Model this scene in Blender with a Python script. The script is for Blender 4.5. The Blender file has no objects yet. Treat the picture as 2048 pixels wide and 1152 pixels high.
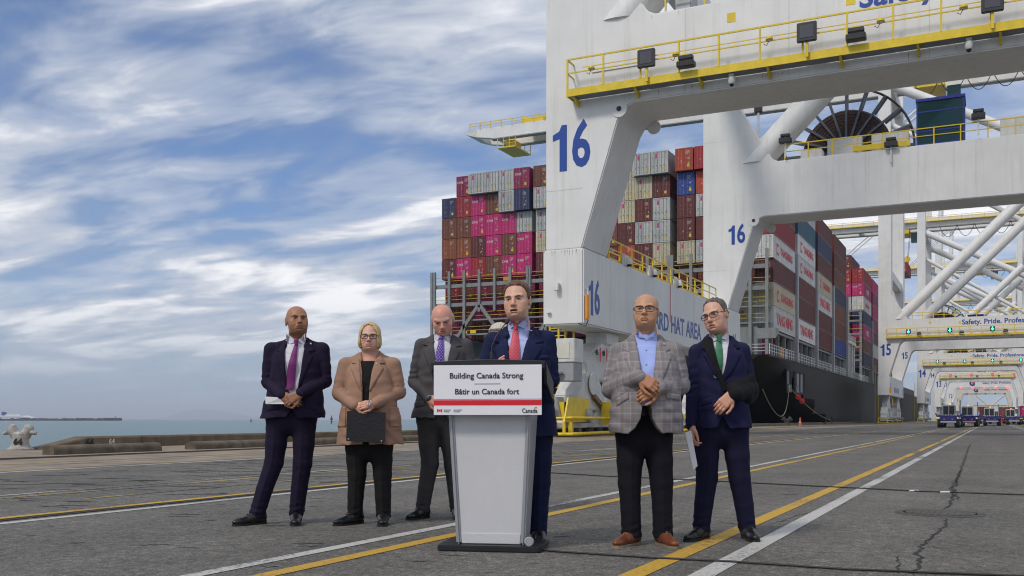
import bpy, bmesh, math, random
import numpy as np
from mathutils import Vector, Matrix
random.seed(7); np.random.seed(7)
R = math.radians
SC = bpy.context.scene
COL = SC.collection

# ---------------------------------------------------------------- camera
F_PX, CX, HY, CAM_H = 1991.1, 1024.0, 838.0, 0.9
TH = math.atan((1985 - 1024) / F_PX)          # quay runs along world +Y; camera is turned seaward by TH
SN, CS = math.sin(TH), math.cos(TH)
cam_d = bpy.data.cameras.new('camera')
cam_d.lens = 35.0; cam_d.sensor_width = 36.0; cam_d.shift_y = (838 - 576) / 2048
cam_d.clip_start = 0.1; cam_d.clip_end = 250000
cam = bpy.data.objects.new('camera', cam_d); COL.objects.link(cam)
cam.location = (0, 0, CAM_H); cam.rotation_euler = (R(90), 0, TH)
SC.camera = cam
SC.render.engine = 'CYCLES'
SC.cycles.max_bounces = 6; SC.cycles.diffuse_bounces = 3; SC.cycles.glossy_bounces = 3
SC.cycles.transmission_bounces = 4; SC.cycles.transparent_max_bounces = 8
SC.cycles.use_denoising = True; SC.cycles.filter_width = 1.1
SC.cycles.sample_clamp_indirect = 8

# ---------------------------------------------------------------- world, sun, exposure
SUN_EL = R(48); SUN_DIR = Vector((-0.30 * math.cos(SUN_EL), -0.954 * math.cos(SUN_EL), math.sin(SUN_EL))).normalized()
world = bpy.data.worlds.new('World'); SC.world = world; world.use_nodes = True
def build_world():
    nt = world.node_tree; nt.nodes.clear()
    N = nt.nodes.new; L = nt.links.new
    out = N('ShaderNodeOutputWorld'); bg = N('ShaderNodeBackground'); L(bg.outputs[0], out.inputs[0])
    sky = N('ShaderNodeTexSky'); sky.sky_type = 'NISHITA'; sky.sun_disc = False
    sky.sun_elevation = SUN_EL; sky.sun_rotation = math.atan2(SUN_DIR.x, SUN_DIR.y)
    sky.air_density = 1.0; sky.dust_density = 0.3; sky.ozone_density = 4.0
    sc = N('ShaderNodeVectorMath'); sc.operation = 'SCALE'; sc.inputs['Scale'].default_value = SKY_BLUE; tn = N('ShaderNodeVectorMath'); tn.operation = 'MULTIPLY'; tn.inputs[1].default_value = (0.82, 0.92, 1.12); L(sky.outputs[0], tn.inputs[0]); L(tn.outputs[0], sc.inputs[0])
    tc = N('ShaderNodeTexCoord'); sep = N('ShaderNodeSeparateXYZ'); L(tc.outputs['Generated'], sep.inputs[0])
    zz = N('ShaderNodeMath'); zz.operation = 'MAXIMUM'; L(sep.outputs['Z'], zz.inputs[0]); zz.inputs[1].default_value = 0.0
    za = N('ShaderNodeMath'); za.operation = 'ADD'; L(zz.outputs[0], za.inputs[0]); za.inputs[1].default_value = 0.14
    dv = N('ShaderNodeVectorMath'); dv.operation = 'DIVIDE'; L(tc.outputs['Generated'], dv.inputs[0])
    cb = N('ShaderNodeCombineXYZ')
    for k in range(3): L(za.outputs[0], cb.inputs[k])
    L(cb.outputs[0], dv.inputs[1])
    def noise(scale, detail, rough, dist, mp=(1, 1, 0), rot=0.0, loc=(0, 0, 0)):
        m = N('ShaderNodeMapping'); m.inputs['Scale'].default_value = mp; m.inputs['Rotation'].default_value = (0, 0, rot)
        m.inputs['Location'].default_value = loc; L(dv.outputs[0], m.inputs[0])
        n = N('ShaderNodeTexNoise'); n.inputs['Scale'].default_value = scale; n.inputs['Detail'].default_value = detail
        n.inputs['Roughness'].default_value = rough; n.inputs['Distortion'].default_value = dist
        L(m.outputs[0], n.inputs['Vector']); return n.outputs['Fac']
    def ramp(src, stops):
        r = N('ShaderNodeValToRGB'); e = r.color_ramp.elements
        while len(e) < len(stops): e.new(0.5)
        for k, (p, c) in enumerate(stops): e[k].position = p; e[k].color = (*c, 1)
        r.color_ramp.interpolation = 'EASE'; L(src, r.inputs[0]); return r.outputs[0]
    def math2(op, a, b):
        m = N('ShaderNodeMath'); m.operation = op
        for k, v in enumerate((a, b)):
            if isinstance(v, (int, float)): m.inputs[k].default_value = v
            else: L(v, m.inputs[k])
        return m.outputs[0]
    big = noise(0.8, 3, 0.5, 0.5, (0.8, 1.3, 0), R(-24), (7.1, 1.9, 0))
    mid = noise(2.0, 4, 0.5, 0.6, (0.75, 1.4, 0), R(-20), (0.4, 2.2, 0))
    fine = noise(5.0, 6, 0.6, 0.5, (0.7, 1.35, 0), R(-14), (5, 1, 0))
    s = math2('ADD', math2('MULTIPLY', big, 0.56), math2('ADD', math2('MULTIPLY', mid, 0.46), math2('MULTIPLY', fine, 0.24)))
    cov = ramp(s, [(0.46, (0.06,) * 3), (0.57, (0.58,) * 3), (0.66, (1,) * 3)])
    # cloud brightness: thick parts of the deck are greyer, thin rims white
    s2 = math2('ADD', math2('MULTIPLY', mid, 0.50), math2('ADD', math2('MULTIPLY', big, 0.35), math2('MULTIPLY', fine, 0.22)))
    cc = ramp(s2, [(0.44, CLOUD_LO), (0.53, CLOUD_MD), (0.635, CLOUD_HI)])
    # towards the horizon the deck closes to an even pale veil
    hz = N('ShaderNodeMapRange'); hz.inputs['From Min'].default_value = 0.0; hz.inputs['From Max'].default_value = 0.13
    hz.interpolation_type = 'SMOOTHSTEP'; L(sep.outputs['Z'], hz.inputs['Value'])
    m1 = N('ShaderNodeMix'); m1.data_type = 'RGBA'; L(cov, m1.inputs[0]); L(sc.outputs[0], m1.inputs[6]); L(cc, m1.inputs[7])
    m2 = N('ShaderNodeMix'); m2.data_type = 'RGBA'; L(hz.outputs[0], m2.inputs[0]); m2.inputs[6].default_value = (*VEIL, 1); L(m1.outputs[2], m2.inputs[7])
    L(m2.outputs[2], bg.inputs[0]); bg.inputs[1].default_value = 1.0
SKY_BLUE = 0.085
CLOUD_LO = (0.25, 0.31, 0.43); CLOUD_MD = (0.46, 0.50, 0.58); CLOUD_HI = (0.86, 0.86, 0.88)
VEIL = (0.30, 0.38, 0.48)
build_world()
sun_d = bpy.data.lights.new('sun', 'SUN'); sun_d.energy = 1.5; sun_d.angle = R(10); sun_d.color = (1.0, 0.93, 0.83)
sun = bpy.data.objects.new('sun', sun_d); COL.objects.link(sun)
sun.rotation_euler = SUN_DIR.to_track_quat('Z', 'Y').to_euler(); sun.location = (0, -30, 60)
SC.view_settings.view_transform = 'Standard'; SC.view_settings.look = 'None'
SC.view_settings.gamma = 1.0; SC.view_settings.exposure = 0.3

# ---------------------------------------------------------------- placing helpers
def ground(px, py, z=0.0):
    d = F_PX * (CAM_H - z) / (py - HY); r = (px - CX) / F_PX * d
    return Vector((r * CS - d * SN, r * SN + d * CS, z))

# ---------------------------------------------------------------- materials
MATS = {}
def mat(name, col, rough=0.55, metal=0.0, var=0.08, vs=2.0, bump=0.0, bs=30.0, streak=0.0, streak_col=(0.25, 0.16, 0.08), spec=0.5, aniso=(1, 1, 1), rnd=0.0):
    if name in MATS: return MATS[name]
    m = bpy.data.materials.new(name); m.use_nodes = True; MATS[name] = m
    nt = m.node_tree; N = nt.nodes.new; L = nt.links.new
    b = nt.nodes['Principled BSDF']; b.inputs['Roughness'].default_value = rough; b.inputs['Metallic'].default_value = metal
    b.inputs['Specular IOR Level'].default_value = spec
    tc = N('ShaderNodeTexCoord'); oi = N('ShaderNodeObjectInfo')
    off = N('ShaderNodeVectorMath'); off.operation = 'MULTIPLY_ADD'; off.inputs[1].default_value = (37, 17, 23)
    cb = N('ShaderNodeCombineXYZ')
    for k in range(3): L(oi.outputs['Random'], cb.inputs[k])
    L(cb.outputs[0], off.inputs[0]); L(tc.outputs['Object'], off.inputs[2])
    mp = N('ShaderNodeMapping'); mp.inputs['Scale'].default_value = aniso; L(off.outputs[0], mp.inputs[0])
    n = N('ShaderNodeTexNoise'); n.inputs['Scale'].default_value = vs; n.inputs['Detail'].default_value = 6; n.inputs['Roughness'].default_value = 0.6
    L(mp.outputs[0], n.inputs['Vector'])
    mr = N('ShaderNodeMapRange'); mr.inputs['From Min'].default_value = 0.3; mr.inputs['From Max'].default_value = 0.7
    mr.inputs['To Min'].default_value = 1 - var; mr.inputs['To Max'].default_value = 1 + var; L(n.outputs['Fac'], mr.inputs['Value'])
    val = mr.outputs[0]
    if rnd:
        r2 = N('ShaderNodeMapRange'); r2.inputs['To Min'].default_value = 1 - rnd; r2.inputs['To Max'].default_value = 1 + rnd * 0.6; L(oi.outputs['Random'], r2.inputs['Value'])
        mm = N('ShaderNodeMath'); mm.operation = 'MULTIPLY'; L(val, mm.inputs[0]); L(r2.outputs[0], mm.inputs[1]); val = mm.outputs[0]
    vm = N('ShaderNodeVectorMath'); vm.operation = 'SCALE'; vm.inputs[0].default_value = col; L(val, vm.inputs['Scale'])
    cur = vm.outputs[0]
    if streak:
        mp2 = N('ShaderNodeMapping'); mp2.inputs['Scale'].default_value = (2.2, 2.2, 0.10); L(off.outputs[0], mp2.inputs[0])
        n2 = N('ShaderNodeTexNoise'); n2.inputs['Scale'].default_value = 1.4; n2.inputs['Detail'].default_value = 7; n2.inputs['Roughness'].default_value = 0.65; L(mp2.outputs[0], n2.inputs['Vector'])
        r2 = N('ShaderNodeMapRange'); r2.inputs['From Min'].default_value = 0.52; r2.inputs['From Max'].default_value = 0.78; r2.inputs['To Max'].default_value = streak; L(n2.outputs['Fac'], r2.inputs['Value'])
        mx = N('ShaderNodeMix'); mx.data_type = 'RGBA'; L(r2.outputs[0], mx.inputs[0]); L(cur, mx.inputs[6]); mx.inputs[7].default_value = (*streak_col, 1); cur = mx.outputs[2]
    L(cur, b.inputs['Base Color'])
    if bump:
        n3 = N('ShaderNodeTexNoise'); n3.inputs['Scale'].default_value = bs; n3.inputs['Detail'].default_value = 4; L(mp.outputs[0], n3.inputs['Vector'])
        bp = N('ShaderNodeBump'); bp.inputs['Strength'].default_value = min(1, bump); bp.inputs['Distance'].default_value = 0.02; L(n3.outputs['Fac'], bp.inputs['Height']); L(bp.outputs[0], b.inputs['Normal'])
    return m
def emis(name, col, s):
    if name in MATS: return MATS[name]
    m = bpy.data.materials.new(name); m.use_nodes = True; MATS[name] = m
    b = m.node_tree.nodes['Principled BSDF']; b.inputs['Base Color'].default_value = (*[c * 0.3 for c in col], 1)
    b.inputs['Emission Color'].default_value = (*col, 1); b.inputs['Emission Strength'].default_value = s
    return m
def glass_mat(name, col, rough=0.05, alpha=1.0):
    if name in MATS: return MATS[name]
    m = bpy.data.materials.new(name); m.use_nodes = True; MATS[name] = m
    b = m.node_tree.nodes['Principled BSDF']; b.inputs['Base Color'].default_value = (*col, 1); b.inputs['Roughness'].default_value = rough
    b.inputs['Alpha'].default_value = alpha; b.inputs['IOR'].default_value = 1.5
    return m

# ---------------------------------------------------------------- mesh builder
class MB:
    def __init__(s): s.v = []; s.f = []
    def add(s, vs, fs):
        o = len(s.v); s.v += [tuple(v) for v in vs]; s.f += [tuple(i + o for i in f) for f in fs]; return s
    def box(s, x0, x1, y0, y1, z0, z1):
        return s.add([(x0, y0, z0), (x1, y0, z0), (x1, y1, z0), (x0, y1, z0), (x0, y0, z1), (x1, y0, z1), (x1, y1, z1), (x0, y1, z1)],
                     [(3, 2, 1, 0), (4, 5, 6, 7), (0, 1, 5, 4), (1, 2, 6, 5), (2, 3, 7, 6), (3, 0, 4, 7)])
    def cbox(s, c, sx, sy, sz): return s.box(c[0] - sx / 2, c[0] + sx / 2, c[1] - sy / 2, c[1] + sy / 2, c[2] - sz / 2, c[2] + sz / 2)
    def bar(s, p, q, w, h=None, up=(0, 0, 1)):
        p = Vector(p); q = Vector(q); h = h or w; t = (q - p).normalized(); up = Vector(up)
        if abs(t.dot(up)) > 0.98: up = Vector((0, 1, 0))
        a = t.cross(up).normalized(); b = a.cross(t)
        vs = [e + a * i * w / 2 + b * j * h / 2 for e in (p, q) for i, j in ((-1, -1), (1, -1), (1, 1), (-1, 1))]
        return s.add(vs, [(3, 2, 1, 0), (4, 5, 6, 7), (0, 1, 5, 4), (1, 2, 6, 5), (2, 3, 7, 6), (3, 0, 4, 7)])
    def path(s, pts, r, n=8, closed=False, cap=True):
        pts = [Vector(p) for p in pts]; m = len(pts); rr = r if isinstance(r, (list, tuple)) else [r] * m
        vs = []; ref = None
        for i in range(m):
            a = pts[(i - 1) % m] if (closed or i) else pts[0]; b = pts[(i + 1) % m] if (closed or i < m - 1) else pts[-1]
            t = (b - a).normalized()
            if ref is None: ref = Vector((0, 0, 1)) if abs(t.z) < 0.9 else Vector((1, 0, 0))
            u = (ref - t * ref.dot(t)).normalized(); w = t.cross(u); ref = u
            vs += [pts[i] + (u * math.cos(2 * math.pi * k / n) + w * math.sin(2 * math.pi * k / n)) * rr[i] for k in range(n)]
        fs = []
        for i in range(m if closed else m - 1):
            j = (i + 1) % m
            for k in range(n): fs.append((i * n + k, i * n + (k + 1) % n, j * n + (k + 1) % n, j * n + k))
        if cap and not closed: fs += [tuple(range(n - 1, -1, -1)), tuple((m - 1) * n + k for k in range(n))]
        return s.add(vs, fs)
    def tube(s, p, q, r, r2=None, n=10): return s.path([p, q], [r, r if r2 is None else r2], n)
    def prism(s, poly, axis, a, b):
        # poly in the two other axes; extruded from a to b along axis
        def P(u, v, w): return {'x': (w, u, v), 'y': (u, w, v), 'z': (u, v, w)}[axis]
        n = len(poly); vs = [P(u, v, a) for u, v in poly] + [P(u, v, b) for u, v in poly]
        return s.add(vs, [tuple(range(n)), tuple(range(2 * n - 1, n - 1, -1))] + [(i, i + n, (i + 1) % n + n, (i + 1) % n) for i in range(n)])
    def lathe(s, prof, n=16, c=(0, 0, 0), axis='z'):
        vs = []
        for r, h in prof:
            for k in range(n):
                a = 2 * math.pi * k / n; x, y = r * math.cos(a), r * math.sin(a)
                p = {'z': (x, y, h), 'y': (x, h, y), 'x': (h, x, y)}[axis]; vs.append((p[0] + c[0], p[1] + c[1], p[2] + c[2]))
        m = len(prof); fs = [(i * n + k, i * n + (k + 1) % n, (i + 1) * n + (k + 1) % n, (i + 1) * n + k) for i in range(m - 1) for k in range(n)]
        fs += [tuple(range(n - 1, -1, -1)), tuple((m - 1) * n + k for k in range(n))]
        return s.add(vs, fs)
    def build(s, name, material, parent=None, smooth=0, bevel=0, fix=True, loc=None):
        me = bpy.data.meshes.new(name); me.from_pydata(s.v, [], s.f)
        if fix or bevel:
            bm = bmesh.new(); bm.from_mesh(me)
            if fix: bmesh.ops.recalc_face_normals(bm, faces=bm.faces)
            if bevel:
                es = [e for e in bm.edges if len(e.link_faces) == 2 and e.calc_face_angle(0) > 0.5]
                bmesh.ops.bevel(bm, geom=es, offset=bevel, segments=2, affect='EDGES', clamp_overlap=True)
            bm.to_mesh(me); bm.free()
        if smooth or bevel:
            me.polygons.foreach_set('use_smooth', [True] * len(me.polygons))
            me.set_sharp_from_angle(angle=R(smooth or 40))
        return link(name, me, material, parent, loc)
def link(name, me, material=None, parent=None, loc=None):
    o = bpy.data.objects.new(name, me); COL.objects.link(o)
    if material is not None and me is not None:
        if not me.materials: me.materials.append(material)
    if parent is not None: o.parent = parent
    if loc is not None: o.location = loc
    return o
def empty(name, loc=(0, 0, 0), rz=0.0, parent=None):
    o = bpy.data.objects.new(name, None); COL.objects.link(o); o.location = loc; o.rotation_euler = (0, 0, rz); o.empty_display_size = 0.3
    if parent is not None: o.parent = parent
    return o
def tag(o, label, cat, group=None):
    o['label'] = label; o['category'] = cat
    if group: o['group'] = group
    return o
def struct(o): o['kind'] = 'structure'; return o
def copy_tree(o, parent=None):
    c = o.copy(); COL.objects.link(c); c.parent = parent
    for ch in o.children: copy_tree(ch, c)
    return c
TXT = {}
TSC = bpy.data.scenes.new('type_setting')      # scratch scene for turning type into meshes; removed at the end
def text_mesh(s, size, bold=0.0, ext=0.004, sx=1.0, align='CENTER', shear=0.0, spacing=1.0):
    key = (s, size, bold, ext, sx, align, shear, spacing)
    if key in TXT: return TXT[key]
    cu = bpy.data.curves.new('lettering', 'FONT'); cu.body = s; cu.size = size; cu.align_x = align; cu.align_y = 'CENTER'
    cu.offset = bold; cu.extrude = ext; cu.resolution_u = 3; cu.shear = shear; cu.space_character = spacing
    o = bpy.data.objects.new('lettering', cu); TSC.collection.objects.link(o); vl = TSC.view_layers[0]; vl.update()
    me = bpy.data.meshes.new_from_object(o.evaluated_get(vl.depsgraph))
    bpy.data.objects.remove(o); me.name = 'lettering'
    me.materials.clear()
    if sx != 1.0: me.transform(Matrix.Diagonal((sx, 1, 1, 1)))
    TXT[key] = me; return me
def text(s, size, material, loc, rot, parent, name='lettering', **k):
    me = text_mesh(s, size, **k)
    if me.materials and me.materials[0] != material: me = me.copy(); me.materials.clear()
    o = link(name, me, material, parent); o.location = loc; o.rotation_euler = rot; return o
FRONT = (R(90), 0, 0); SIDE = (R(90), 0, R(90))      # facing -Y ; facing +X

# ---------------------------------------------------------------- shared paints
WHITE = mat('crane white paint', (0.74, 0.735, 0.72), 0.42, var=0.06, vs=0.5, streak=0.34, streak_col=(0.40, 0.36, 0.29))
WHITE2 = mat('white machinery paint', (0.62, 0.62, 0.60), 0.45, var=0.12, vs=2, streak=0.35, streak_col=(0.30, 0.25, 0.18))
YELLOW = mat('safety yellow paint', (0.72, 0.52, 0.02), 0.45, var=0.12, vs=2, streak=0.2, streak_col=(0.32, 0.17, 0.03))
BLUE_T = mat('blue lettering paint', (0.012, 0.06, 0.32), 0.4, var=0.05)
NAVY_T = mat('dark blue lettering paint', (0.03, 0.03, 0.22), 0.4, var=0.05)
BLACK = mat('black enamel', (0.012, 0.012, 0.014), 0.4, var=0.2)
RUBBER = mat('black rubber', (0.018, 0.018, 0.018), 0.7, var=0.25, vs=8)
STEEL = mat('galvanised steel', (0.33, 0.34, 0.35), 0.45, 0.5, var=0.18, vs=4)
GREY = mat('grey paint', (0.30, 0.31, 0.32), 0.5, var=0.12, vs=3, streak=0.2)
RED_T = mat('red lettering paint', (0.62, 0.015, 0.03), 0.45, var=0.08)
# ================================================================ SETTING
def asphalt_mat():
    m = bpy.data.materials.new('asphalt'); m.use_nodes = True
    nt = m.node_tree; N = nt.nodes.new; L = nt.links.new; b = nt.nodes['Principled BSDF']
    tc = N('ShaderNodeTexCoord')
    def noise(scale, detail=4, rough=0.6, sc=(1, 1, 1), dist=0.0):
        mp = N('ShaderNodeMapping'); mp.inputs['Scale'].default_value = sc; L(tc.outputs['Object'], mp.inputs[0])
        n = N('ShaderNodeTexNoise'); n.inputs['Scale'].default_value = scale; n.inputs['Detail'].default_value = detail; n.inputs['Roughness'].default_value = rough; n.inputs['Distortion'].default_value = dist
        L(mp.outputs[0], n.inputs['Vector']); return n.outputs['Fac']
    def mrange(src, a, b_, c, d):
        r = N('ShaderNodeMapRange'); r.inputs['From Min'].default_value = a; r.inputs['From Max'].default_value = b_; r.inputs['To Min'].default_value = c; r.inputs['To Max'].default_value = d; L(src, r.inputs['Value']); return r.outputs[0]
    def mul(a, c):
        x = N('ShaderNodeMath'); x.operation = 'MULTIPLY'; L(a, x.inputs[0])
        if isinstance(c, (int, float)): x.inputs[1].default_value = c
        else: L(c, x.inputs[1])
        return x.outputs[0]
    grain = noise(85, 3, 0.75); grain2 = noise(33, 3, 0.7)
    blot = noise(0.55, 5, 0.6); wheel = noise(0.9, 4, 0.6, (1, 0.05, 1))
    vor = N('ShaderNodeTexVoronoi'); vor.inputs['Scale'].default_value = 120; L(tc.outputs['Object'], vor.inputs['Vector'])
    chips = mrange(vor.outputs['Color'], 0.0, 1.0, 0.55, 1.5)
    v = mul(mul(mrange(grain, 0.3, 0.7, 0.35, 1.75), mrange(blot, 0.3, 0.7, 0.78, 1.2)), mrange(wheel, 0.3, 0.7, 0.84, 1.14))
    grain3 = noise(13, 3, 0.75, (1, .8, 1)); grain4 = noise(5.5, 5, 0.7)
    v = mul(mul(v, mrange(grain2, 0.3, 0.7, 0.5, 1.55)), chips)
    v = mul(mul(v, mrange(grain3, 0.3, 0.7, 0.6, 1.42)), mrange(grain4, 0.3, 0.7, 0.8, 1.2))
    # dark tar scuffs drawn out along the traffic
    sc1 = noise(3.2, 6, 0.62, (1.6, 0.45, 1), 0.2); patch = noise(0.22, 3, 0.5)
    sep = N('ShaderNodeSeparateXYZ'); L(tc.outputs['Object'], sep.inputs[0])
    sea = mrange(sep.outputs['X'], -15.2, -7.6, 1.0, 0.0)
    thr = mrange(sc1, 0.605, 0.66, 0.0, 1.0); pm = mrange(patch, 0.40, 0.6, 0.0, 1.0)
    ad = N('ShaderNodeMath'); ad.operation = 'MAXIMUM'; L(sea, ad.inputs[0]); ad.inputs[1].default_value = 0.38
    sm = mul(mul(thr, pm), ad.outputs[0])
    sv = N('ShaderNodeVectorMath'); sv.operation = 'SCALE'; sv.inputs[0].default_value = (0.112, 0.105, 0.093); L(v, sv.inputs['Scale'])
    mx = N('ShaderNodeMix'); mx.data_type = 'RGBA'; L(mul(sm, 0.85), mx.inputs[0]); L(sv.outputs[0], mx.inputs[6]); mx.inputs[7].default_value = (0.025, 0.024, 0.023, 1)
    st = mul(mrange(noise(0.9, 4, 0.55, (1.2, .6, 1), .4), 0.60, 0.70, 0.0, 1.0), 0.42)
    m3 = N('ShaderNodeMix'); m3.data_type = 'RGBA'; L(st, m3.inputs[0]); L(mx.outputs[2], m3.inputs[6]); m3.inputs[7].default_value = (0.045, 0.043, 0.04, 1)
    L(m3.outputs[2], b.inputs['Base Color']); b.inputs['Roughness'].default_value = 0.82
    bp = N('ShaderNodeBump'); bp.inputs['Strength'].default_value = 0.75; bp.inputs['Distance'].default_value = 0.012; L(grain, bp.inputs['Height']); L(bp.outputs[0], b.inputs['Normal'])
    return m
ASPH = asphalt_mat()
CONC = mat('weathered quay concrete', (0.24, 0.195, 0.145), 0.85, var=0.3, vs=0.9, bump=0.4, bs=25)
KERBM = mat('old kerb concrete', (0.135, 0.105, 0.068), 0.9, var=0.4, vs=1.6, bump=0.5, bs=18, streak=0.5, streak_col=(0.05, 0.045, 0.035))
LOGM = mat('dark weathered stop concrete', (0.115, 0.09, 0.062), 0.9, var=0.45, vs=3, bump=0.6, bs=20)
PAINT_W = None
def line_mat(name, col, wear):
    m = bpy.data.materials.new(name); m.use_nodes = True
    nt = m.node_tree; N = nt.nodes.new; L = nt.links.new; b = nt.nodes['Principled BSDF']
    tc = N('ShaderNodeTexCoord')
    a = N('ShaderNodeTexNoise'); a.inputs['Scale'].default_value = 26; a.inputs['Detail'].default_value = 6; a.inputs['Roughness'].default_value = 0.75; L(tc.outputs['Object'], a.inputs['Vector'])
    mp = N('ShaderNodeMapping'); mp.inputs['Scale'].default_value = (1.5, 0.35, 1); L(tc.outputs['Object'], mp.inputs[0])
    c = N('ShaderNodeTexNoise'); c.inputs['Scale'].default_value = 1.3; c.inputs['Detail'].default_value = 3; L(mp.outputs[0], c.inputs['Vector'])
    ad = N('ShaderNodeMath'); ad.operation = 'ADD'; L(a.outputs['Fac'], ad.inputs[0]); L(c.outputs['Fac'], ad.inputs[1])
    r = N('ShaderNodeMapRange'); r.inputs['From Min'].default_value = wear; r.inputs['From Max'].default_value = wear + 0.14; L(ad.outputs[0], r.inputs['Value'])
    mx = N('ShaderNodeMix'); mx.data_type = 'RGBA'; L(r.outputs[0], mx.inputs[0]); mx.inputs[6].default_value = (*col, 1); mx.inputs[7].default_value = (0.085, 0.083, 0.08, 1)
    vr = N('ShaderNodeTexVoronoi'); vr.inputs['Scale'].default_value = 110; L(tc.outputs['Object'], vr.inputs['Vector'])
    r3 = N('ShaderNodeMapRange'); r3.inputs['To Min'].default_value = 0.72; r3.inputs['To Max'].default_value = 1.1; L(vr.outputs['Color'], r3.inputs['Value'])
    sv = N('ShaderNodeVectorMath'); sv.operation = 'SCALE'; L(mx.outputs[2], sv.inputs[0]); L(r3.outputs[0], sv.inputs['Scale'])
    L(sv.outputs[0], b.inputs['Base Color']); b.inputs['Roughness'].default_value = 0.7
    return m
LW = line_mat('worn white road paint', (0.50, 0.49, 0.47), 1.03); LY = line_mat('worn yellow road paint', (0.54, 0.32, 0.03), 1.03)
LYF = line_mat('faded yellow road paint', (0.42, 0.30, 0.07), 0.92); LWF = line_mat('faded white road paint', (0.42, 0.41, 0.39), 0.95)

QE = -25.75                                    # quay edge
struct(MB().add([(QE + 10.6, -60, 0), (900, -60, 0), (900, 3000, 0), (QE + 10.6, 3000, 0)], [(0, 1, 2, 3)]).build('asphalt_ground', ASPH))
q = MB(); q.box(QE, QE + 10.6, -60, 1400, -6, 0)
struct(q.build('concrete_quay_apron', CONC))
# painted lane lines, all along the quay
for X, w, m, nm, y0, y1 in [(-1.50, .14, LW, 'white', -5, 420), (-1.86, .14, LY, 'yellow', -5, 420), (-4.13, .12, LW, 'white', -5, 420), (-3.76, .13, LY, 'yellow', -5, 420),
        (-7.66, .12, LW, 'white', -5, 420), (-8.08, .13, LY, 'yellow', -5, 420), (-10.46, .12, LWF, 'white', -5, 420), (-10.12, .12, LYF, 'yellow', -5, 420),
        (-9.2, .07, LYF, 'yellow', 8, 60), (-14.95, .14, LW, 'white', -5, 420), (-15.35, .12, LYF, 'yellow', -5, 420), (-16.7, .1, LWF, 'white', -5, 420), (-17.5, .13, LYF, 'yellow', -5, 420),
        (2.3, .14, LW, 'white', 60, 420), (2.7, .14, LY, 'yellow', 60, 420), (6.1, .14, LW, 'white', 60, 420)]:
    z = 0.004
    struct(MB().add([(X - w / 2, y0, z), (X + w / 2, y0, z), (X + w / 2, y1, z), (X - w / 2, y1, z)], [(0, 1, 2, 3)]).build(nm + '_lane_line', m))
# slot between the painted pair (steel-edged trench cover)
struct(MB().box(-7.955, -7.84, -20, 400, -0.02, 0.006).build('trench_slot', mat('trench rubber', (.014, .013, .012), .9, var=.2)))
# waterside crane rail in its groove
struct(MB().box(-19.95, -19.55, -60, 900, 0.0, 0.006).build('rail_bed', mat('rail bed grime', (0.06, 0.045, 0.03), 0.9, var=0.3)))
struct(MB().box(-19.79, -19.71, -60, 900, 0.005, 0.035).build('crane_rail', mat('worn rail steel', (0.16, 0.12, 0.09), 0.4, 0.7, var=0.3)))
struct(MB().box(10.0, 10.08, -60, 900, 0.005, 0.03).build('crane_rail', MATS['worn rail steel']))
# cracks in the asphalt: jagged tarry strips
TAR = mat('crack tar', (0.02, 0.019, 0.018), 0.9, var=0.3)
def crack(pts, w, seed, branch=True):
    rg = random.Random(seed); P = []; ox = oy = 0.0
    for (a, b) in zip(pts[:-1], pts[1:]):
        n = max(3, int((Vector(b) - Vector(a)).length / 0.04))
        for k in range(n):
            t = k / n; ox = ox * .8 + rg.uniform(-1, 1) * .016; oy = oy * .8 + rg.uniform(-1, 1) * .016; P.append((a[0] + (b[0] - a[0]) * t + ox, a[1] + (b[1] - a[1]) * t + oy))
    mb = MB(); vs = []; n = len(P)
    for k, (x, y) in enumerate(P):
        ww = w * rg.uniform(.15, 1.0) * (min(1, k / 5, (n - 1 - k) / 5) + .02)
        vs += [(x - ww, y, .003), (x + ww, y, .003)]
    mb.add(vs, [(2 * k, 2 * k + 1, 2 * k + 3, 2 * k + 2) for k in range(n - 1)])
    struct(mb.build('asphalt_crack', TAR, fix=False))
def gp(*pp): return [tuple(ground(*p)[:2]) for p in pp]
crack(gp((1940, 888), (1925, 930), (1905, 990), (1898, 1020)), .020, 3)
crack(gp((1895, 1036), (1880, 1060), (1850, 1090), (1835, 1120), (1815, 1152)), .017, 4)
crack(gp((1850, 1090), (1880, 1098), (1925, 1100)), .012, 5)
crack(gp((1800, 1110), (1790, 1152)), .010, 6)
crack(gp((1925, 940), (1900, 975), (1915, 1000)), .015, 8)
crack(gp((1300, 1060), (1260, 1052), (1200, 1055)), .01, 9)
crack(gp((1540, 1048), (1600, 1030), (1700, 1005)), .009, 10)
crack(gp((640, 1100), (700, 1085), (780, 1090)), .008, 11)
# oblique dark scuff marks on the seaward lanes
rg = random.Random(21)
SCUFF = mat('tyre scuff black', (0.028, 0.027, 0.026), 0.9, var=0.5, vs=9)
sm = MB()
for k in range(900):
    X = rg.uniform(-14.8, -8.0) if k % 8 else rg.uniform(-7.3, -2.0); Y = rg.uniform(5, 50) if k % 8 else rg.uniform(4.5, 14)
    a = TH + math.pi / 2 + rg.uniform(-.5, .35); ln = rg.uniform(.12, 1.0) * (1.0 if k % 8 else .3); w = rg.uniform(.012, .085) * (1 if k % 8 else .35)
    u = Vector((-math.sin(a), math.cos(a), 0)); v = Vector((-u.y, u.x, 0)); n = 7; vs = []
    for i in range(n):
        t = i / (n - 1) - .5; ww = w * (1 - (2 * t) ** 2) * rg.uniform(.35, 1.2) + .001
        c = Vector((X, Y, .0022)) + u * ln * t + v * rg.uniform(-1, 1) * .03
        vs += [c - v * ww, c + v * ww]
    sm.add(vs, [(2 * i, 2 * i + 1, 2 * i + 3, 2 * i + 2) for i in range(n - 1)])
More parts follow.
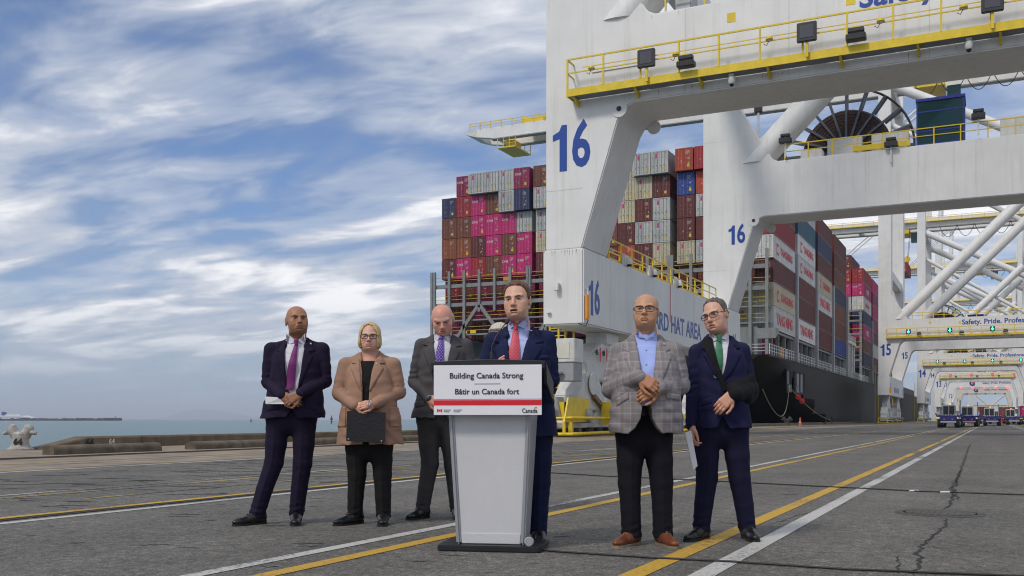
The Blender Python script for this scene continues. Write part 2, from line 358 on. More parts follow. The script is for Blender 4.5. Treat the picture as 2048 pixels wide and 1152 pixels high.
o = sm.build('asphalt_scuff', SCUFF, fix=False); o['kind'] = 'stuff'; o['label'] = 'dark tar scuffs scattered over the seaward lanes'

# sea
def water_mat():
    m = bpy.data.materials.new('sea water'); m.use_nodes = True
    nt = m.node_tree; N = nt.nodes.new; L = nt.links.new; b = nt.nodes['Principled BSDF']
    b.inputs['Base Color'].default_value = (0.075, 0.145, 0.155, 1); b.inputs['Roughness'].default_value = 0.28; b.inputs['IOR'].default_value = 1.33
    tc = N('ShaderNodeTexCoord'); mp = N('ShaderNodeMapping'); mp.inputs['Rotation'].default_value = (0, 0, TH); mp.inputs['Scale'].default_value = (0.35, 0.8, 1); L(tc.outputs['Object'], mp.inputs[0])
    n = N('ShaderNodeTexNoise'); n.inputs['Scale'].default_value = 0.5; n.inputs['Detail'].default_value = 8; n.inputs['Roughness'].default_value = 0.65; L(mp.outputs[0], n.inputs['Vector'])
    bp = N('ShaderNodeBump'); bp.inputs['Strength'].default_value = 0.8; bp.inputs['Distance'].default_value = 0.6; L(n.outputs['Fac'], bp.inputs['Height']); L(bp.outputs[0], b.inputs['Normal'])
    return m
SEA = water_mat()
struct(MB().add([(-45000, -20000, -3.6), (QE + .3, -20000, -3.6), (QE + .3, 45000, -3.6), (-45000, 45000, -3.6)], [(0, 1, 2, 3)]).build('sea', SEA))

# kerb (bull rail) in cast sections, ramped at its seaward-left end
def kerb_section(y0, y1, label, ramp=0.0, h=.36):
    mb = MB(); x0, x1 = QE + .12, QE + .78
    prof = [(x0, 0), (x1, 0), (x1 - .03, h - .05), (x1 - .08, h), (x0 + .05, h), (x0, h - .04)]
    if ramp:
        n = 6; vs = []
        low = [(x, min(z, .04)) for x, z in prof]
        vs = [(x, y0, z) for x, z in low] + [(x, y0 + ramp, z) for x, z in prof] + [(x, y1, z) for x, z in prof]
        fs = [tuple(range(6)), tuple(range(17, 11, -1))]
        for s in (0, 6): fs += [(s + i, s + 6 + i, s + 6 + (i + 1) % 6, s + (i + 1) % 6) for i in range(6)]
        mb.add(vs, fs)
    else: mb.prism(prof, 'y', y0, y1)
    return tag(mb.build('quay_kerb', KERBM), label, 'kerb', 'concrete kerb sections along the quay edge')
PNT_W = mat('stencil white paint', (0.55, 0.53, 0.48), 0.7, var=0.3, vs=12)
PNT_K = mat('stencil black paint', (0.02, 0.02, 0.02), 0.7, var=0.3)
k0 = kerb_section(20.2, 24.0, 'ramped concrete kerb end with two painted 64 marks beside the white bollard', 1.7)
text('64', .30, PNT_K, (QE + .785, 21.9, .17), SIDE, k0, bold=.012)
text('64', .24, PNT_W, (QE + .785, 22.75, .18), SIDE, k0, bold=.008)
yk = 24.03; names = ['concrete kerb section just right of the 64 marks', 'concrete kerb section seen between the man in purple tie and woman in tan', 'concrete kerb section behind the woman in the tan blazer', 'concrete kerb section behind the man in the grey suit', 'concrete kerb section beyond the lectern, hidden mostly by crane machinery']
for lab in names:
    kerb_section(yk, yk + 8.6, lab); yk += 8.64
far = ['concrete kerb section behind the plaid blazer, towards the ship stern', 'concrete kerb stretch below the ship stern, left of the traffic cone', 'concrete kerb stretch below the ship hull, right of the traffic cone', 'far concrete kerb stretch running to the crane marked 15']
for lab, L_ in zip(far, (26, 30, 40, 60)):
    kerb_section(yk, yk + L_, lab); yk += L_ + 3.0
# half-round wheel stops
for k, (y0, y1, lab) in enumerate([(17.4, 21.0, 'long rounded concrete wheel stop nearest the white bollard'), (22.3, 26.4, 'rounded concrete wheel stop left of the man in purple tie'),
        (27.9, 31.2, 'rounded concrete wheel stop behind the man in purple tie'), (32.6, 36.2, 'rounded concrete wheel stop between the purple tie man and the woman'), (37.6, 41.2, 'rounded concrete wheel stop behind the woman in tan blazer')]):
    mb = MB(); n = 8; prof = [(-.21, 0)] + [(-.21 * math.cos(math.pi * i / n), .10 + .14 * math.sin(math.pi * i / n)) for i in range(n + 1)] + [(.21, 0)]
    L_ = y1 - y0; cuts = [0, .52, .72, 1] if k == 0 else [0, .5, 1]
    ob = empty('wheel_stop', (-21.3, y0, 0)); tag(ob, lab, 'wheel stop', 'concrete wheel stops beside the crane rail')
    for a, b_ in zip(cuts[:-1], cuts[1:]):
        MB().prism(prof, 'y', a * L_ + .006, b_ * L_ - .006).build('stop_block', LOGM, ob, smooth=30)
# bollards
BOLM = mat('chipped white bollard paint', (0.36, 0.34, 0.31), 0.75, var=0.4, vs=5, bump=0.5, bs=14, streak=0.55, streak_col=(0.16, 0.12, 0.08))
def bollard(x, y, rz, label, marked=False, m=BOLM, s=.86):
    e = empty('mooring_bollard', (x, y, 0), rz); tag(e, label, 'bollard', 'mooring bollards on the quay edge'); e.scale = (s, s, s)
    MB().lathe([(.42, 0), (.42, .05), (.33, .09), (.27, .2), (.26, .42), (.27, .55), (.2, .62)], 16).build('post', m, e, smooth=40)
    for sx in (-1, 1):
        MB().path([(0, 0, .42), (sx * .17, 0, .52), (sx * .27, -.01, .68), (sx * .30, -.03, .80), (sx * .33, -.05, .845)], [.20, .19, .165, .15, .06], 12).build('horn', m, e, smooth=50)
        MB().path([(sx * .22, -.02, .62), (sx * .40, -.05, .60), (sx * .52, -.06, .565), (sx * .56, -.06, .56)], [.10, .085, .06, .05], 10).build('lip', m, e, smooth=50)
    if marked: text('64', .30, PNT_K, (.04, -.275, .27), FRONT, e, bold=.008, ext=.02)
bollard(QE + .25, 19.9, TH, 'white double-horned mooring bollard painted 64 at the quay edge', True)
DKB = mat('rusty dark bollard iron', (0.05, 0.045, 0.04), 0.7, var=0.4)
bollard(QE + .5, 106.6, .2, 'dark mooring bollard on the kerb left of the traffic cone', m=DKB, s=1.3)
bollard(QE + .5, 138.5, .2, 'small dark mooring bollard on kerb right of the traffic cone', m=DKB, s=1.4)
bollard(QE + .5, 178.5, .2, 'far dark bollard where the mooring line lands', m=DKB, s=1.5)

# jetty, ferry and marks far out at sea
SEAZ = -3.6
def cam_pt(px, d, z):
    r = (px - CX) / F_PX * d; return Vector((r * CS - d * SN, r * SN + d * CS, z))
JD = 2600.0
jet = empty('breakwater_jetty', cam_pt(60, JD, SEAZ), TH); tag(jet, 'long dark causeway jetty reaching out across the horizon', 'jetty')
DK = mat('dark jetty timber', (0.045, 0.04, 0.055), 0.9, var=0.4, vs=.05)
MB().box(-500, 238, -6, 6, 0, 5.2).build('deck', DK, jet)
rg = random.Random(5)
mb = MB()
for x in range(-480, 232, 5):
    h = rg.choice((0, 0, 1.0, 1.6, 2.6)) * rg.uniform(.5, 1)
    if h > .3: mb.box(x, x + rg.uniform(2, 9), -3, 3, 5.15, 5.2 + h)
o = mb.build('parked_cargo', DK, jet); o['kind'] = 'stuff'
MB().box(196, 237, -7, 7, 5.1, 7.4).build('jetty_head', DK, jet)
MB().box(222, 223, -.5, .5, 5, 12).build('light_post', DK, jet)
fer = empty('ferry', cam_pt(18, JD + 220, SEAZ), TH); tag(fer, 'white passenger ferry with blue funnel behind the dark jetty', 'ferry')
FW = mat('ferry white', (0.75, 0.75, 0.76), 0.5, var=.03, vs=.05); FB = mat('ferry blue', (0.02, 0.04, 0.2), 0.5)
MB().prism([(-90, 0), (56, 0), (70, 7), (64, 11), (-92, 11)], 'y', -9, 9).build('hull', FW, fer)
MB().box(-80, 60, -9.06, 9.06, 7.2, 8.6).build('window_band', FB, fer)
MB().prism([(-78, 10.9), (60, 10.9), (52, 14.5), (-70, 14.5)], 'y', -8, 8).build('saloon_deck', FW, fer)
MB().box(-66, 46, -8.06, 8.06, 12.1, 13.2).build('window_band', FB, fer)
MB().prism([(-8, 14.4), (30, 14.4), (24, 17.8), (-5, 17.8)], 'y', -7, 7).build('bridge_deck', FW, fer)
MB().prism([(-20, 14.4), (-6, 14.4), (-9, 24), (-19, 25)], 'y', -3, 3).build('funnel', FB, fer)
def seamark(px, py, d, label):
    hz = SEAZ; e = empty('sea_mark', cam_pt(px, d, hz), TH); tag(e, label, 'sea mark')
    top = CAM_H + (HY - py) / F_PX * d - hz
    MB().tube((0, 0, 0), (0, 0, top * .55), .5, .35).build('pile', DK, e); MB().lathe([(1.0, top * .5), (1.15, top * .62), (.4, top * .8), (.2, top)], 8).build('beacon', DK, e)
    MB().box(-1.6, 1.6, -.3, .3, top * .25, top * .3).build('crosspiece', DK, e)
seamark(663, 831, 900, 'dark navigation beacon on the water between the man and woman')
seamark(502, 837, 1200, 'tiny buoy on the water left of the man in purple tie')
# far island
isl = MB(); vs = []; n = 60; rg = random.Random(3)
ID = 30000.0
for k in range(n + 1):
    t = k / n; px = 290 + t * 300
    h = (math.exp(-((px - 385) / 62) ** 2) * 290 + math.exp(-((px - 470) / 70) ** 2) * 120 + rg.uniform(-4, 4)) * math.sin(math.pi * t) ** .8
    p = cam_pt(px, ID, -20); vs += [p, Vector((p.x, p.y, max(0, h))), cam_pt(px, ID + 2500, -20)]
isl.add(vs, [(3 * k, 3 * k + 3, 3 * k + 4, 3 * k + 1) for k in range(n)] + [(3 * k + 1, 3 * k + 4, 3 * k + 5, 3 * k + 2) for k in range(n)])
struct(isl.build('distant_island_hills', mat('wooded hills', (0.05, 0.075, 0.06), 0.9, var=.1, vs=.001)))
# ================================================================ CONTAINER SHIP
SX1 = -26.7; SX0 = -78.2; SYS = 133.4; DECK = 9.5
HULLM = mat('black hull paint', (0.013, 0.012, 0.012), 0.62, var=0.35, vs=0.16, streak=0.35, streak_col=(0.05, 0.04, 0.034), aniso=(1, 1, 2.5), spec=.3)
BOOT = mat('red boot topping', (0.055, 0.018, 0.014), 0.6, var=0.3, vs=.3)
SHIPG = mat('ship grey paint', (0.22, 0.235, 0.235), 0.55, var=0.15, vs=1.0, streak=0.55, streak_col=(0.17, 0.085, 0.035))
SHIPL = mat('ship light grey paint', (0.33, 0.345, 0.35), 0.5, var=0.12, vs=1.0, streak=0.35, streak_col=(0.17, 0.1, 0.05))
ship = empty('container_ship', (0, SYS, 0)); tag(ship, 'black-hulled container ship moored stern-first beyond the crane marked 16', 'container ship')
def hull():
    ys = [0, .6, 2, 5, 9, 14, 20, 28, 38, 50, 65, 85, 120, 200, 330]
    zs = [DECK, 8.5, 7, 5.5, 4.2, 3, 1.8, .6, -.8, -2.2, -4, -6]
    half = (SX1 - SX0) / 2; cx = (SX1 + SX0) / 2; mb = MB(); vs = []; nz = len(zs)
    for y in ys:
        t = min(1, y / 62); zb = 4.6 - 9.6 * t ** .9; hgt = 7.5 - 5.0 * t
        for z in zs:
            q = max(0.0, min(1, (z - zb) / hgt)); w = half * (.30 + .70 * (1 - (1 - q) ** 2.6)) if z > zb else half * .30
            bow = 0 if y else 1
            yy = y + (max(0, 5.6 - z) ** 1.6 * .35 if y < 1 else 0) * 1.0
            vs.append((cx + w, min(yy, y + 6), max(z, zb)))
        for z in reversed(zs):
            q = max(0.0, min(1, (z - zb) / hgt)); w = half * (.30 + .70 * (1 - (1 - q) ** 2.6)) if z > zb else half * .30
            yy = y + (max(0, 5.6 - z) ** 1.6 * .35 if y < 1 else 0)
            vs.append((cx - w, min(yy, y + 6), max(z, zb)))
    n = 2 * nz; m = len(ys)
    fs = [(i * n + k, (i + 1) * n + k, (i + 1) * n + k + 1, i * n + k + 1) for i in range(m - 1) for k in range(n - 1) if k != nz - 1]
    fs += [(i * n + nz - 1, (i + 1) * n + nz - 1, (i + 1) * n + nz, i * n + nz) for i in range(m - 1)]
    fs += [(i * n, i * n + n - 1, (i + 1) * n + n - 1, (i + 1) * n) for i in range(m - 1)]
    fs += [(k, k + 1, n - 2 - k, n - 1 - k) for k in range(nz - 1)]
    mb.add(vs, fs); return mb.build('hull', HULLM, ship, smooth=28)
hull()
XS = SX1
# rubbing strake and hull plates seams
for z in (DECK - .25,): MB().box(XS - .05, XS + .06, 0, 330, z, z + .3).build('sheer_strake', HULLM, ship)
# mooring-deck openings in the ship's side: frames and rollers on flat dark plates, inner shade put into their colour
MID = mat('recess dark', (0.015, 0.015, 0.017), 0.8, var=.2); PALE = mat('inner grey', (0.22, 0.24, 0.27), 0.6, var=.1)
for (y0, y1) in ((12.2, 16.2), (18.5, 27.5)):
    f = MB()
    f.box(XS + .005, XS + .13, y0, y1, 7.9, 8.1).box(XS + .005, XS + .13, y0, y1, 4.7, 4.9).box(XS + .005, XS + .13, y0, y0 + .3, 4.9, 7.9).box(XS + .005, XS + .13, y1 - .3, y1, 4.9, 7.9)
    p = f.build('mooring_port', HULLM, ship)
    MB().box(XS + .003, XS + .05, y0 + .3, y1 - .3, 4.9, 7.9).build('recess_shade', MID, p)
    MB().box(XS + .051, XS + .085, y0 + (y1 - y0) * .25, y0 + (y1 - y0) * .45, 5.0, 7.8).build('inner_bulkhead', PALE, p)
    if y0 > 15: MB().box(XS + .051, XS + .085, y0 + (y1 - y0) * .62, y0 + (y1 - y0) * .8, 5.0, 7.8).build('inner_bulkhead', PALE, p)
    for k in range(2): MB().lathe([(.25, 4.9), (.14, 5.0), (.14, 5.8), (.25, 5.9)], 10, (XS + .3, y0 + .8 + k * 1.2, 0)).build('fairlead_roller', STEEL, p)
# deck-edge railing
WR = mat('white railing paint', (0.7, 0.7, 0.68), .5, var=.1)
y = 0.5
while y < 118:
    y1 = min(y + 9.6, 118); g = MB()
    if not (33 < y < 36):
        yy = y
        while yy <= y1 + .01: g.box(XS + .0, XS + .09, yy - .04, yy + .04, DECK, DECK + 1.45); yy += 1.6
        for z in (.5, .95, 1.4): g.box(XS + .02, XS + .07, y, y1, DECK + z - .035, DECK + z + .035)
        g.build('deck_railing', WR, ship)
    y = y1 + .1
g = MB()
for k in range(12): g.box(XS - .3 - 2.6 * k, XS - .22 - 2.6 * k, .35, .42, DECK, DECK + 1.4)
for z in (.5, .95, 1.38): g.box(XS - 30, XS - .05, .36, .41, DECK + z - .03, DECK + z + .03)
g.build('stern_railing', WR, ship)
ORG = mat('orange locker', (0.6, 0.24, 0.02), .5)
MB().box(XS - .9, XS - .3, 9.5, 12, DECK, DECK + 1.6).build('deck_locker', ORG, ship, bevel=.05)
MB().box(XS - .9, XS - .3, 13, 14.6, DECK, DECK + 1.5).build('deck_locker', WR, ship, bevel=.05)
# side stanchions and hatch coaming under the stacks
BASE = 13.1; TIER = 3.2; Y0 = 136.0; BL = 16.5
BAYS = [(136.0, 152.5), (154.9, 171.4), (174.1, 190.6), (193.6, 210.1), (240.0, 256.5), (259.5, 276), (279, 295.5), (298.5, 315)]
MB().box(SX0 + 4, XS - 3.2, 4, 320, DECK - .2, BASE - .3).build('hatch_coaming', mat('coaming grey', (.08, .085, .09), .7, var=.3, vs=.5), ship)
for (a, b) in BAYS:
    for yy in np.linspace(a + 1.2, b - 1.2, 4):
        MB().box(XS - .75, XS - .25, yy - SYS - .22, yy - SYS + .22, DECK, BASE - .08).build('container_stanchion', SHIPG, ship)
    MB().box(XS - 3.0, XS - .1, a - SYS - .3, b - SYS + .3, BASE - .42, BASE - .06).build('stack_bench', SHIPG, ship)
# lashing bridges between bays (seen edge on along the side)
for k, (a, b) in enumerate(BAYS):
    yy = b - SYS + .9; top = BASE + 3 * TIER + (1.6 if k < 4 else .9)
    e = empty('lashing_bridge', (0, yy, 0), parent=ship)
    MB().box(XS - .5, XS + .42, -.55, .55, DECK, top + 1.2).build('outer_post', SHIPL, e)
    MB().box(XS - 3.1, XS - 2.6, -.38, .38, DECK, top).build('inner_post', SHIPG, e)
    for z in (BASE + .2, BASE + TIER, BASE + 2 * TIER, BASE + 3 * TIER): MB().box(XS - 2.6, XS - .5, -.5, .5, z - .18, z + .1).build('walkway', SHIPG, e)
# stern lashing bridge
lb = empty('lashing_bridge', (0, 1.0, 0), parent=ship)
COLX = []
x = -77.9
for k in range(6): COLX.append((x, x + 2.6)); x += 2.6
x = -61.7
for k in range(8): COLX.append((x, x + 2.6)); x += 2.6
x = -40.0
for k in range(5): COLX.append((x, x + 2.7)); x += 2.7
lv = [(13.9, .22), (16.1, .22), (18.7, .55), (21.6, .55)]
for z, h in lv:
    MB().box(SX0 - .4, XS + .0, -.45, .05, z - h, z).build('cross_beam', SHIPG, lb); MB().box(SX0 - .3, XS - .1, .051, 1.7, z - .12, z - .02).build('walkway_floor', SHIPG, lb)
posts = sorted({round(a, 2) for a, b in COLX} | {-62.0, -40.4, -27.0, SX0 - .2})
for i, px_ in enumerate(posts):
    long_ = i % 3 == 0 or px_ < -78 or px_ > -28
    MB().box(px_ - .2, px_ + .2, -.75, -.46, DECK if long_ else 17.2, 23.6).build('post', SHIPG, lb)
for i, px_ in enumerate(posts):
    if i % 6 == 4 and px_ < -44:
        for s in (-1, 1): MB().bar((px_ + s * .1, -.6, 18.2), (px_ + s * 5.0, -.6, DECK + 2.4), .5, .3, (0, 1, 0)).build('brace', SHIPG, lb)
LY2 = mat('lashing rail yellow', (0.62, 0.42, 0.03), .5, var=.2, vs=3)
for z, h in lv + [(24.0, .3)]:
    base = z if z < 23 else 21.6
    for q_ in (.55, 1.1):
        if z < 23: MB().box(SX0 - .3, XS, -.40, -.33, z + q_ - .03, z + q_ + .03).build('guard_rail', LY2, lb)
rg = random.Random(9)
for k in range(11):
    px_ = rg.uniform(SX0 + 1, XS - 1); z = rg.choice((13.9, 16.1, 18.7, 21.6))
    MB().box(px_, px_ + rg.uniform(.5, 1.1), -.5, -.40, z + .05, z + rg.uniform(.4, .7)).build('lashing_bin', YELLOW if k % 3 else ORG, lb)
# corner pedestal and bracket under the corner stack
MB().box(XS - 5.2, XS - 1.6, .9, 3.6, DECK, 13.4).build('corner_pedestal', SHIPG, ship, bevel=.08)
MB().prism([(.2, 11.6), (.2, 13.0), (2.4, 13.0), (2.4, 12.4)], 'x', XS - 1.6, XS + .9).build('corner_bracket', SHIPG, ship)
# white access tower in the gap between bays
tw = empty('access_tower', (XS - 2.5, 212.5 - SYS, 0), parent=ship)
for yy in (0, 4, 8, 12): MB().box(.6, 2.5, yy, yy + .8, DECK, 16.5).build('frame_leg', WR, tw)
MB().box(.2, 2.7, -.5, 13.3, 16.5, 17.1).build('platform', WR, tw)
for z in (17.6, 18.2): MB().box(2.6, 2.68, -.5, 13.3, z, z + .08).build('tower_railing', WR, tw)
for yy in range(0, 14, 2): MB().box(2.58, 2.7, yy, yy + .1, 17.1, 18.3).build('railing_post', WR, tw)
MB().box(-20, .1, 1, 12, DECK, 22).build('engine_casing', mat('casing dark', (.06, .055, .055), .7, var=.3), tw)

# ---------------------------------------------------------------- containers
CC = {'magenta': (0.44, 0.012, 0.13), 'plum': (0.24, 0.014, 0.07), 'grey': (0.44, 0.45, 0.44), 'cream': (0.52, 0.47, 0.33), 'maroon': (0.115, 0.018, 0.016), 'brown': (0.15, 0.045, 0.025),
      'orange': (0.36, 0.05, 0.018), 'rust': (0.235, 0.065, 0.024), 'red': (0.30, 0.015, 0.018), 'crimson': (0.30, 0.02, 0.035), 'navy': (0.022, 0.03, 0.085), 'blue': (0.02, 0.05, 0.24), 'teal': (0.03, 0.11, 0.17), 'white': (0.62, 0.62, 0.60)}
CN = {'magenta': 'bright magenta', 'plum': 'dark pink', 'grey': 'pale grey', 'cream': 'stained cream', 'maroon': 'maroon', 'brown': 'dark brown', 'orange': 'orange red', 'rust': 'rust brown', 'red': 'red', 'crimson': 'crimson', 'navy': 'navy blue', 'blue': 'blue', 'teal': 'teal', 'white': 'white'}
CM = {}
for k, c in CC.items(): CM[k] = mat(k + ' container paint', c, .5, var=.16, vs=.8, streak=.42 if k in ('cream', 'grey', 'white', 'rust', 'brown', 'maroon') else .25, streak_col=(.14, .07, .035) if k not in ('maroon', 'brown') else (.05, .02, .015), rnd=.16)
RODM = {k: mat(k + ' lock rod', tuple(min(1, v * (.55 if k in ('grey', 'white', 'cream') else 1.4) + (.0 if k in ('grey', 'white', 'cream') else .08)) for v in c), .4, .3, var=.2) for k, c in CC.items()}
CW, CH = 2.52, 3.12
def mesh_of(mb, name, m):
    o = mb.build(name, m); me = o.data; bpy.data.objects.remove(o); return me
def cont_body(w, h, L_, m):
    mb = MB(); x = w / 2; e = .12
    for sx in (-1, 1):
        for y0, y1 in ((0, .16), (L_ - .16, L_)): mb.box(min(sx * x, sx * (x - .16)), max(sx * x, sx * (x - .16)), y0, y1, 0, h)
        mb.box(min(sx * x, sx * (x - e)), max(sx * x, sx * (x - e)), .16, L_ - .16, 0, .18).box(min(sx * x, sx * (x - e)), max(sx * x, sx * (x - e)), .16, L_ - .16, h - .13, h)
        n = 38; pts = []
        for i in range(n * 4 + 1):
            t = .16 + (L_ - .32) * i / (n * 4); pts.append((sx * (x - (.02, .02, .085, .085)[i % 4]), t))
        vs = [(a, b, .18) for a, b in pts] + [(a, b, h - .13) for a, b in pts]; q = len(pts)
        mb.add(vs, [(i, i + 1, i + 1 + q, i + q) for i in range(q - 1)])
    mb.box(-x + .16, x - .16, 0.0, .13, 0, .17).box(-x + .16, x - .16, 0.0, .13, h - .16, h)
    mb.box(-x + .161, x - .161, L_ - .09, L_ - .03, .0, h)
    mb.box(-x + .05, x - .05, .13, L_ - .1, h - .06, h - .02).box(-x + .05, x - .05, .13, L_ - .1, .04, .1)
    mb.box(-x + .165, x - .165, .14, .16, .1, h - .1)
    return mesh_of(mb, 'shipping_container', m)
def door_mesh(w, h, m):
    mb = MB(); a = (w - .34) / 2 - .012; zz = [(.18, .62), (.68, 1.32), (1.38, 2.06), (2.12, h - .2)]
    mb.box(0, a, .03, .07, .175, h - .165)
    for z0, z1 in zz: mb.box(.07, a - .07, .012, .03, z0 + .05, z1)
    return mesh_of(mb, 'door', m)
def bars_mesh(w, h, m):
    mb = MB(); a = (w - .34) / 2
    for t in (.28, .72):
        mb.bar((a * t, -.015, .1), (a * t, -.015, h - .08), .055)
        for z in (.22, .9, 1.7, h - .3): mb.box(a * t - .08, a * t + .08, -.03, .012, z, z + .07)
        mb.box(a * t - .25, a * t + .05, -.05, -.025, 1.02 + t * .1, 1.08 + t * .1)
    return mesh_of(mb, 'locking_bars', m)
LABW = mat('white label', (.50, .50, .48), .5, var=.1); LABY = mat('yellow label', (.66, .44, .03), .5, var=.1); PINK = mat('pink logo', (.5, .02, .2), .5)
BODY = {}; DOOR = {}; BARS = {}
def plate_mesh(kind):
    mb = MB(); rg = random.Random(kind)
    for k in range(4): mb.box(.18, .18 + rg.uniform(.3, .7), -.004, .011, 2.62 - k * .13, 2.67 - k * .13)
    for k in range(rg.choice((2, 3, 4))): x0 = rg.choice((.3, .55, -.55, .7)) + rg.uniform(-.1, .1); z0 = rg.uniform(.5, 1.9); mb.box(x0, x0 + rg.uniform(.08, .16), -.004, .011, z0, z0 + rg.uniform(.1, .2))
    return mesh_of(mb, 'markings', LABW)
PLW = [plate_mesh(k) for k in range(4)]
PLY = mesh_of(MB().box(.45, .85, -.004, .011, .45, .85), 'warning_plate', LABY)
TPL = mesh_of(MB().box(-.62, -.27, -.004, .011, 2.15, 2.75), 'logo_plate', PINK)
ONEM = text_mesh('ONE', .62, bold=.02, ext=.01, sx=1.0); ONEM.materials.append(LABW)
def container(col, x, y, z, label, L_=BL, doors=True, logo=None):
    if col not in BODY:
        BODY[col] = cont_body(CW, CH, BL, CM[col]); DOOR[col] = door_mesh(CW, CH, CM[col]); BARS[col] = bars_mesh(CW, CH, RODM[col])
    o = link('shipping_container', BODY[col], None); o.location = (x, y, z)
    tag(o, label, 'container', 'shipping containers stacked on the ship')
    if doors:
        for s in (-1, 1):
            d = link('door', DOOR[col], None, o, (-(CW / 2 - .17) if s < 0 else .012, 0, 0))
            link('locking_bars', BARS[col], None, d)
        rr = random.Random(int(x * 7 + z * 13)); link('markings', rr.choice(PLW), None, o)['kind'] = 'stuff'
        if rr.random() < .6 or col in ('grey', 'cream'): link('warning_plate', PLY, None, o)
        if col in ('grey', 'cream'): link('logo_plate', TPL, None, o)
        if col in ('magenta', 'plum'): l = link('lettering', ONEM, None, o, (-.58, -.005, 2.15)); l.rotation_euler = FRONT; l.scale = (.8, .8, .8)
    return o
ORD = ['first', 'second', 'third', 'fourth', 'fifth', 'sixth', 'seventh', 'eighth', 'ninth', 'tenth', 'eleventh', 'twelfth', 'thirteenth', 'fourteenth', 'fifteenth', 'sixteenth', 'seventeenth', 'eighteenth', 'nineteenth']
TN = ['lowest', 'second', 'third', 'fourth', 'fifth', 'sixth', 'seventh', 'top']
UP = {0: '- navy brown rust maroon', 1: 'plum crimson brown rust magenta', 2: 'grey* magenta magenta maroon red', 3: 'grey* brown magenta magenta brown', 4: 'grey* grey* magenta brown magenta',
      5: 'plum* navy* grey magenta magenta', 6: 'brown* grey* grey cream maroon', 11: 'grey cream cream maroon orange', 12: 'grey* cream maroon grey maroon', 13: 'grey* maroon grey grey cream',
      14: 'orange* blue maroon maroon cream', 15: 'red* orange grey maroon grey', 16: 'maroon grey red navy maroon', 17: 'red maroon grey cream brown', 18: 'maroon grey brown red grey'}
rg = random.Random(12); pal = ['magenta', 'maroon', 'brown', 'grey', 'cream', 'red', 'magenta', 'navy']
LOWC = {18: ['grey', 'cream', 'maroon'], 17: ['cream', 'cream', 'brown']}
for c, (x0, x1) in enumerate(COLX):
    row = UP[c].split() if c in UP else [rg.choice(pal) for _ in range(5)]
    for r, name in enumerate(row):
        if name == '-': continue
        long_ = name.endswith('*'); name = name.rstrip('*'); t = 7 - r
        container(name, (x0 + x1) / 2, Y0 - (.9 if long_ else 0), BASE + t * TIER, f'{CN[name]} container at the stern end, {ORD[c]} stack from the sea side, {TN[t]} tier')
    for t in range(3):
        name = LOWC[c][t] if c in LOWC else rg.choice(['plum', 'maroon', 'brown', 'magenta', 'plum', 'crimson'])
        container(name, (x0 + x1) / 2, Y0 + 1.1, BASE + t * TIER, f'{CN[name]} container behind the stern lashing bridge, {ORD[c]} stack from sea side, {TN[t]} tier')
for c in range(9, 19):
    if c in (16, 17, 11, 12, 13):
        x0, x1 = COLX[c]; container('magenta' if c % 2 else 'plum', (x0 + x1) / 2, Y0 + 2.6, BASE - TIER - .1, f'pink container low on the stern deck, {ORD[c]} stack from the sea side')
YMR = mat('red brand lettering', (.55, .02, .035), .5, var=.08)
def side_brand(o, kind):
    s = CW / 2 - .012
    if kind == 'ym': text('YANG MING', 2.1, YMR, (s, BL * .5, 1.5), SIDE, o, bold=.06, ext=.01, sx=1.02)
    if kind == 'yl':
        text('YANGMING', 1.5, YMR, (s, BL * .60, 1.5), SIDE, o, bold=.05, ext=.01, sx=1.15)
        MB().box(s - .01, s + .012, 2.4, 2.8, .7, 2.3).box(s - .01, s + .012, 2.81, 3.9, 1.9, 2.3).box(s - .01, s + .012, 2.81, 3.9, .7, 1.1).build('logo_mark', YMR, o)
    if kind == 'one': text('ONE', 1.7, LABW, (s, BL * .52, 1.5), SIDE, o, bold=.06, ext=.01, sx=1.3)
    if kind == 'tx': text('YANG MING', 1.2, YMR, (s, BL * .5, 1.5), SIDE, o, bold=.02, ext=.01, sx=1.1)
x18 = sum(COLX[18]) / 2
def find(x, y, z):
    for o in bpy.data.objects:
        if o.name.startswith('shipping_container') and abs(o.location.x - x) < .1 and abs(o.location.y - y) < 1.5 and abs(o.location.z - z) < .3: return o
SIDEC = [None,
   ['white:ym', 'maroon', 'maroon', 'white:yl', 'white:yl', 'teal', 'grey'],
   ['maroon', 'maroon', 'white:ym', 'cream:yl', 'maroon', 'navy', 'maroon'],
   ['blue', 'brown', 'brown', 'navy', 'brown', 'maroon', 'maroon'],
   ['navy', 'brown', 'magenta:one', 'navy', 'white:tx', 'magenta:one', 'red'],
   ['maroon', 'grey', 'maroon', 'plum', 'magenta', 'plum', 'magenta'],
   ['magenta', 'brown', 'red', 'magenta', 'maroon', 'plum', 'red'],
   ['brown', 'red', 'magenta:one', 'maroon', 'plum', 'red', 'brown']]
BN = ['first', 'second', 'third', 'fourth', 'fifth', 'sixth', 'seventh', 'eighth']
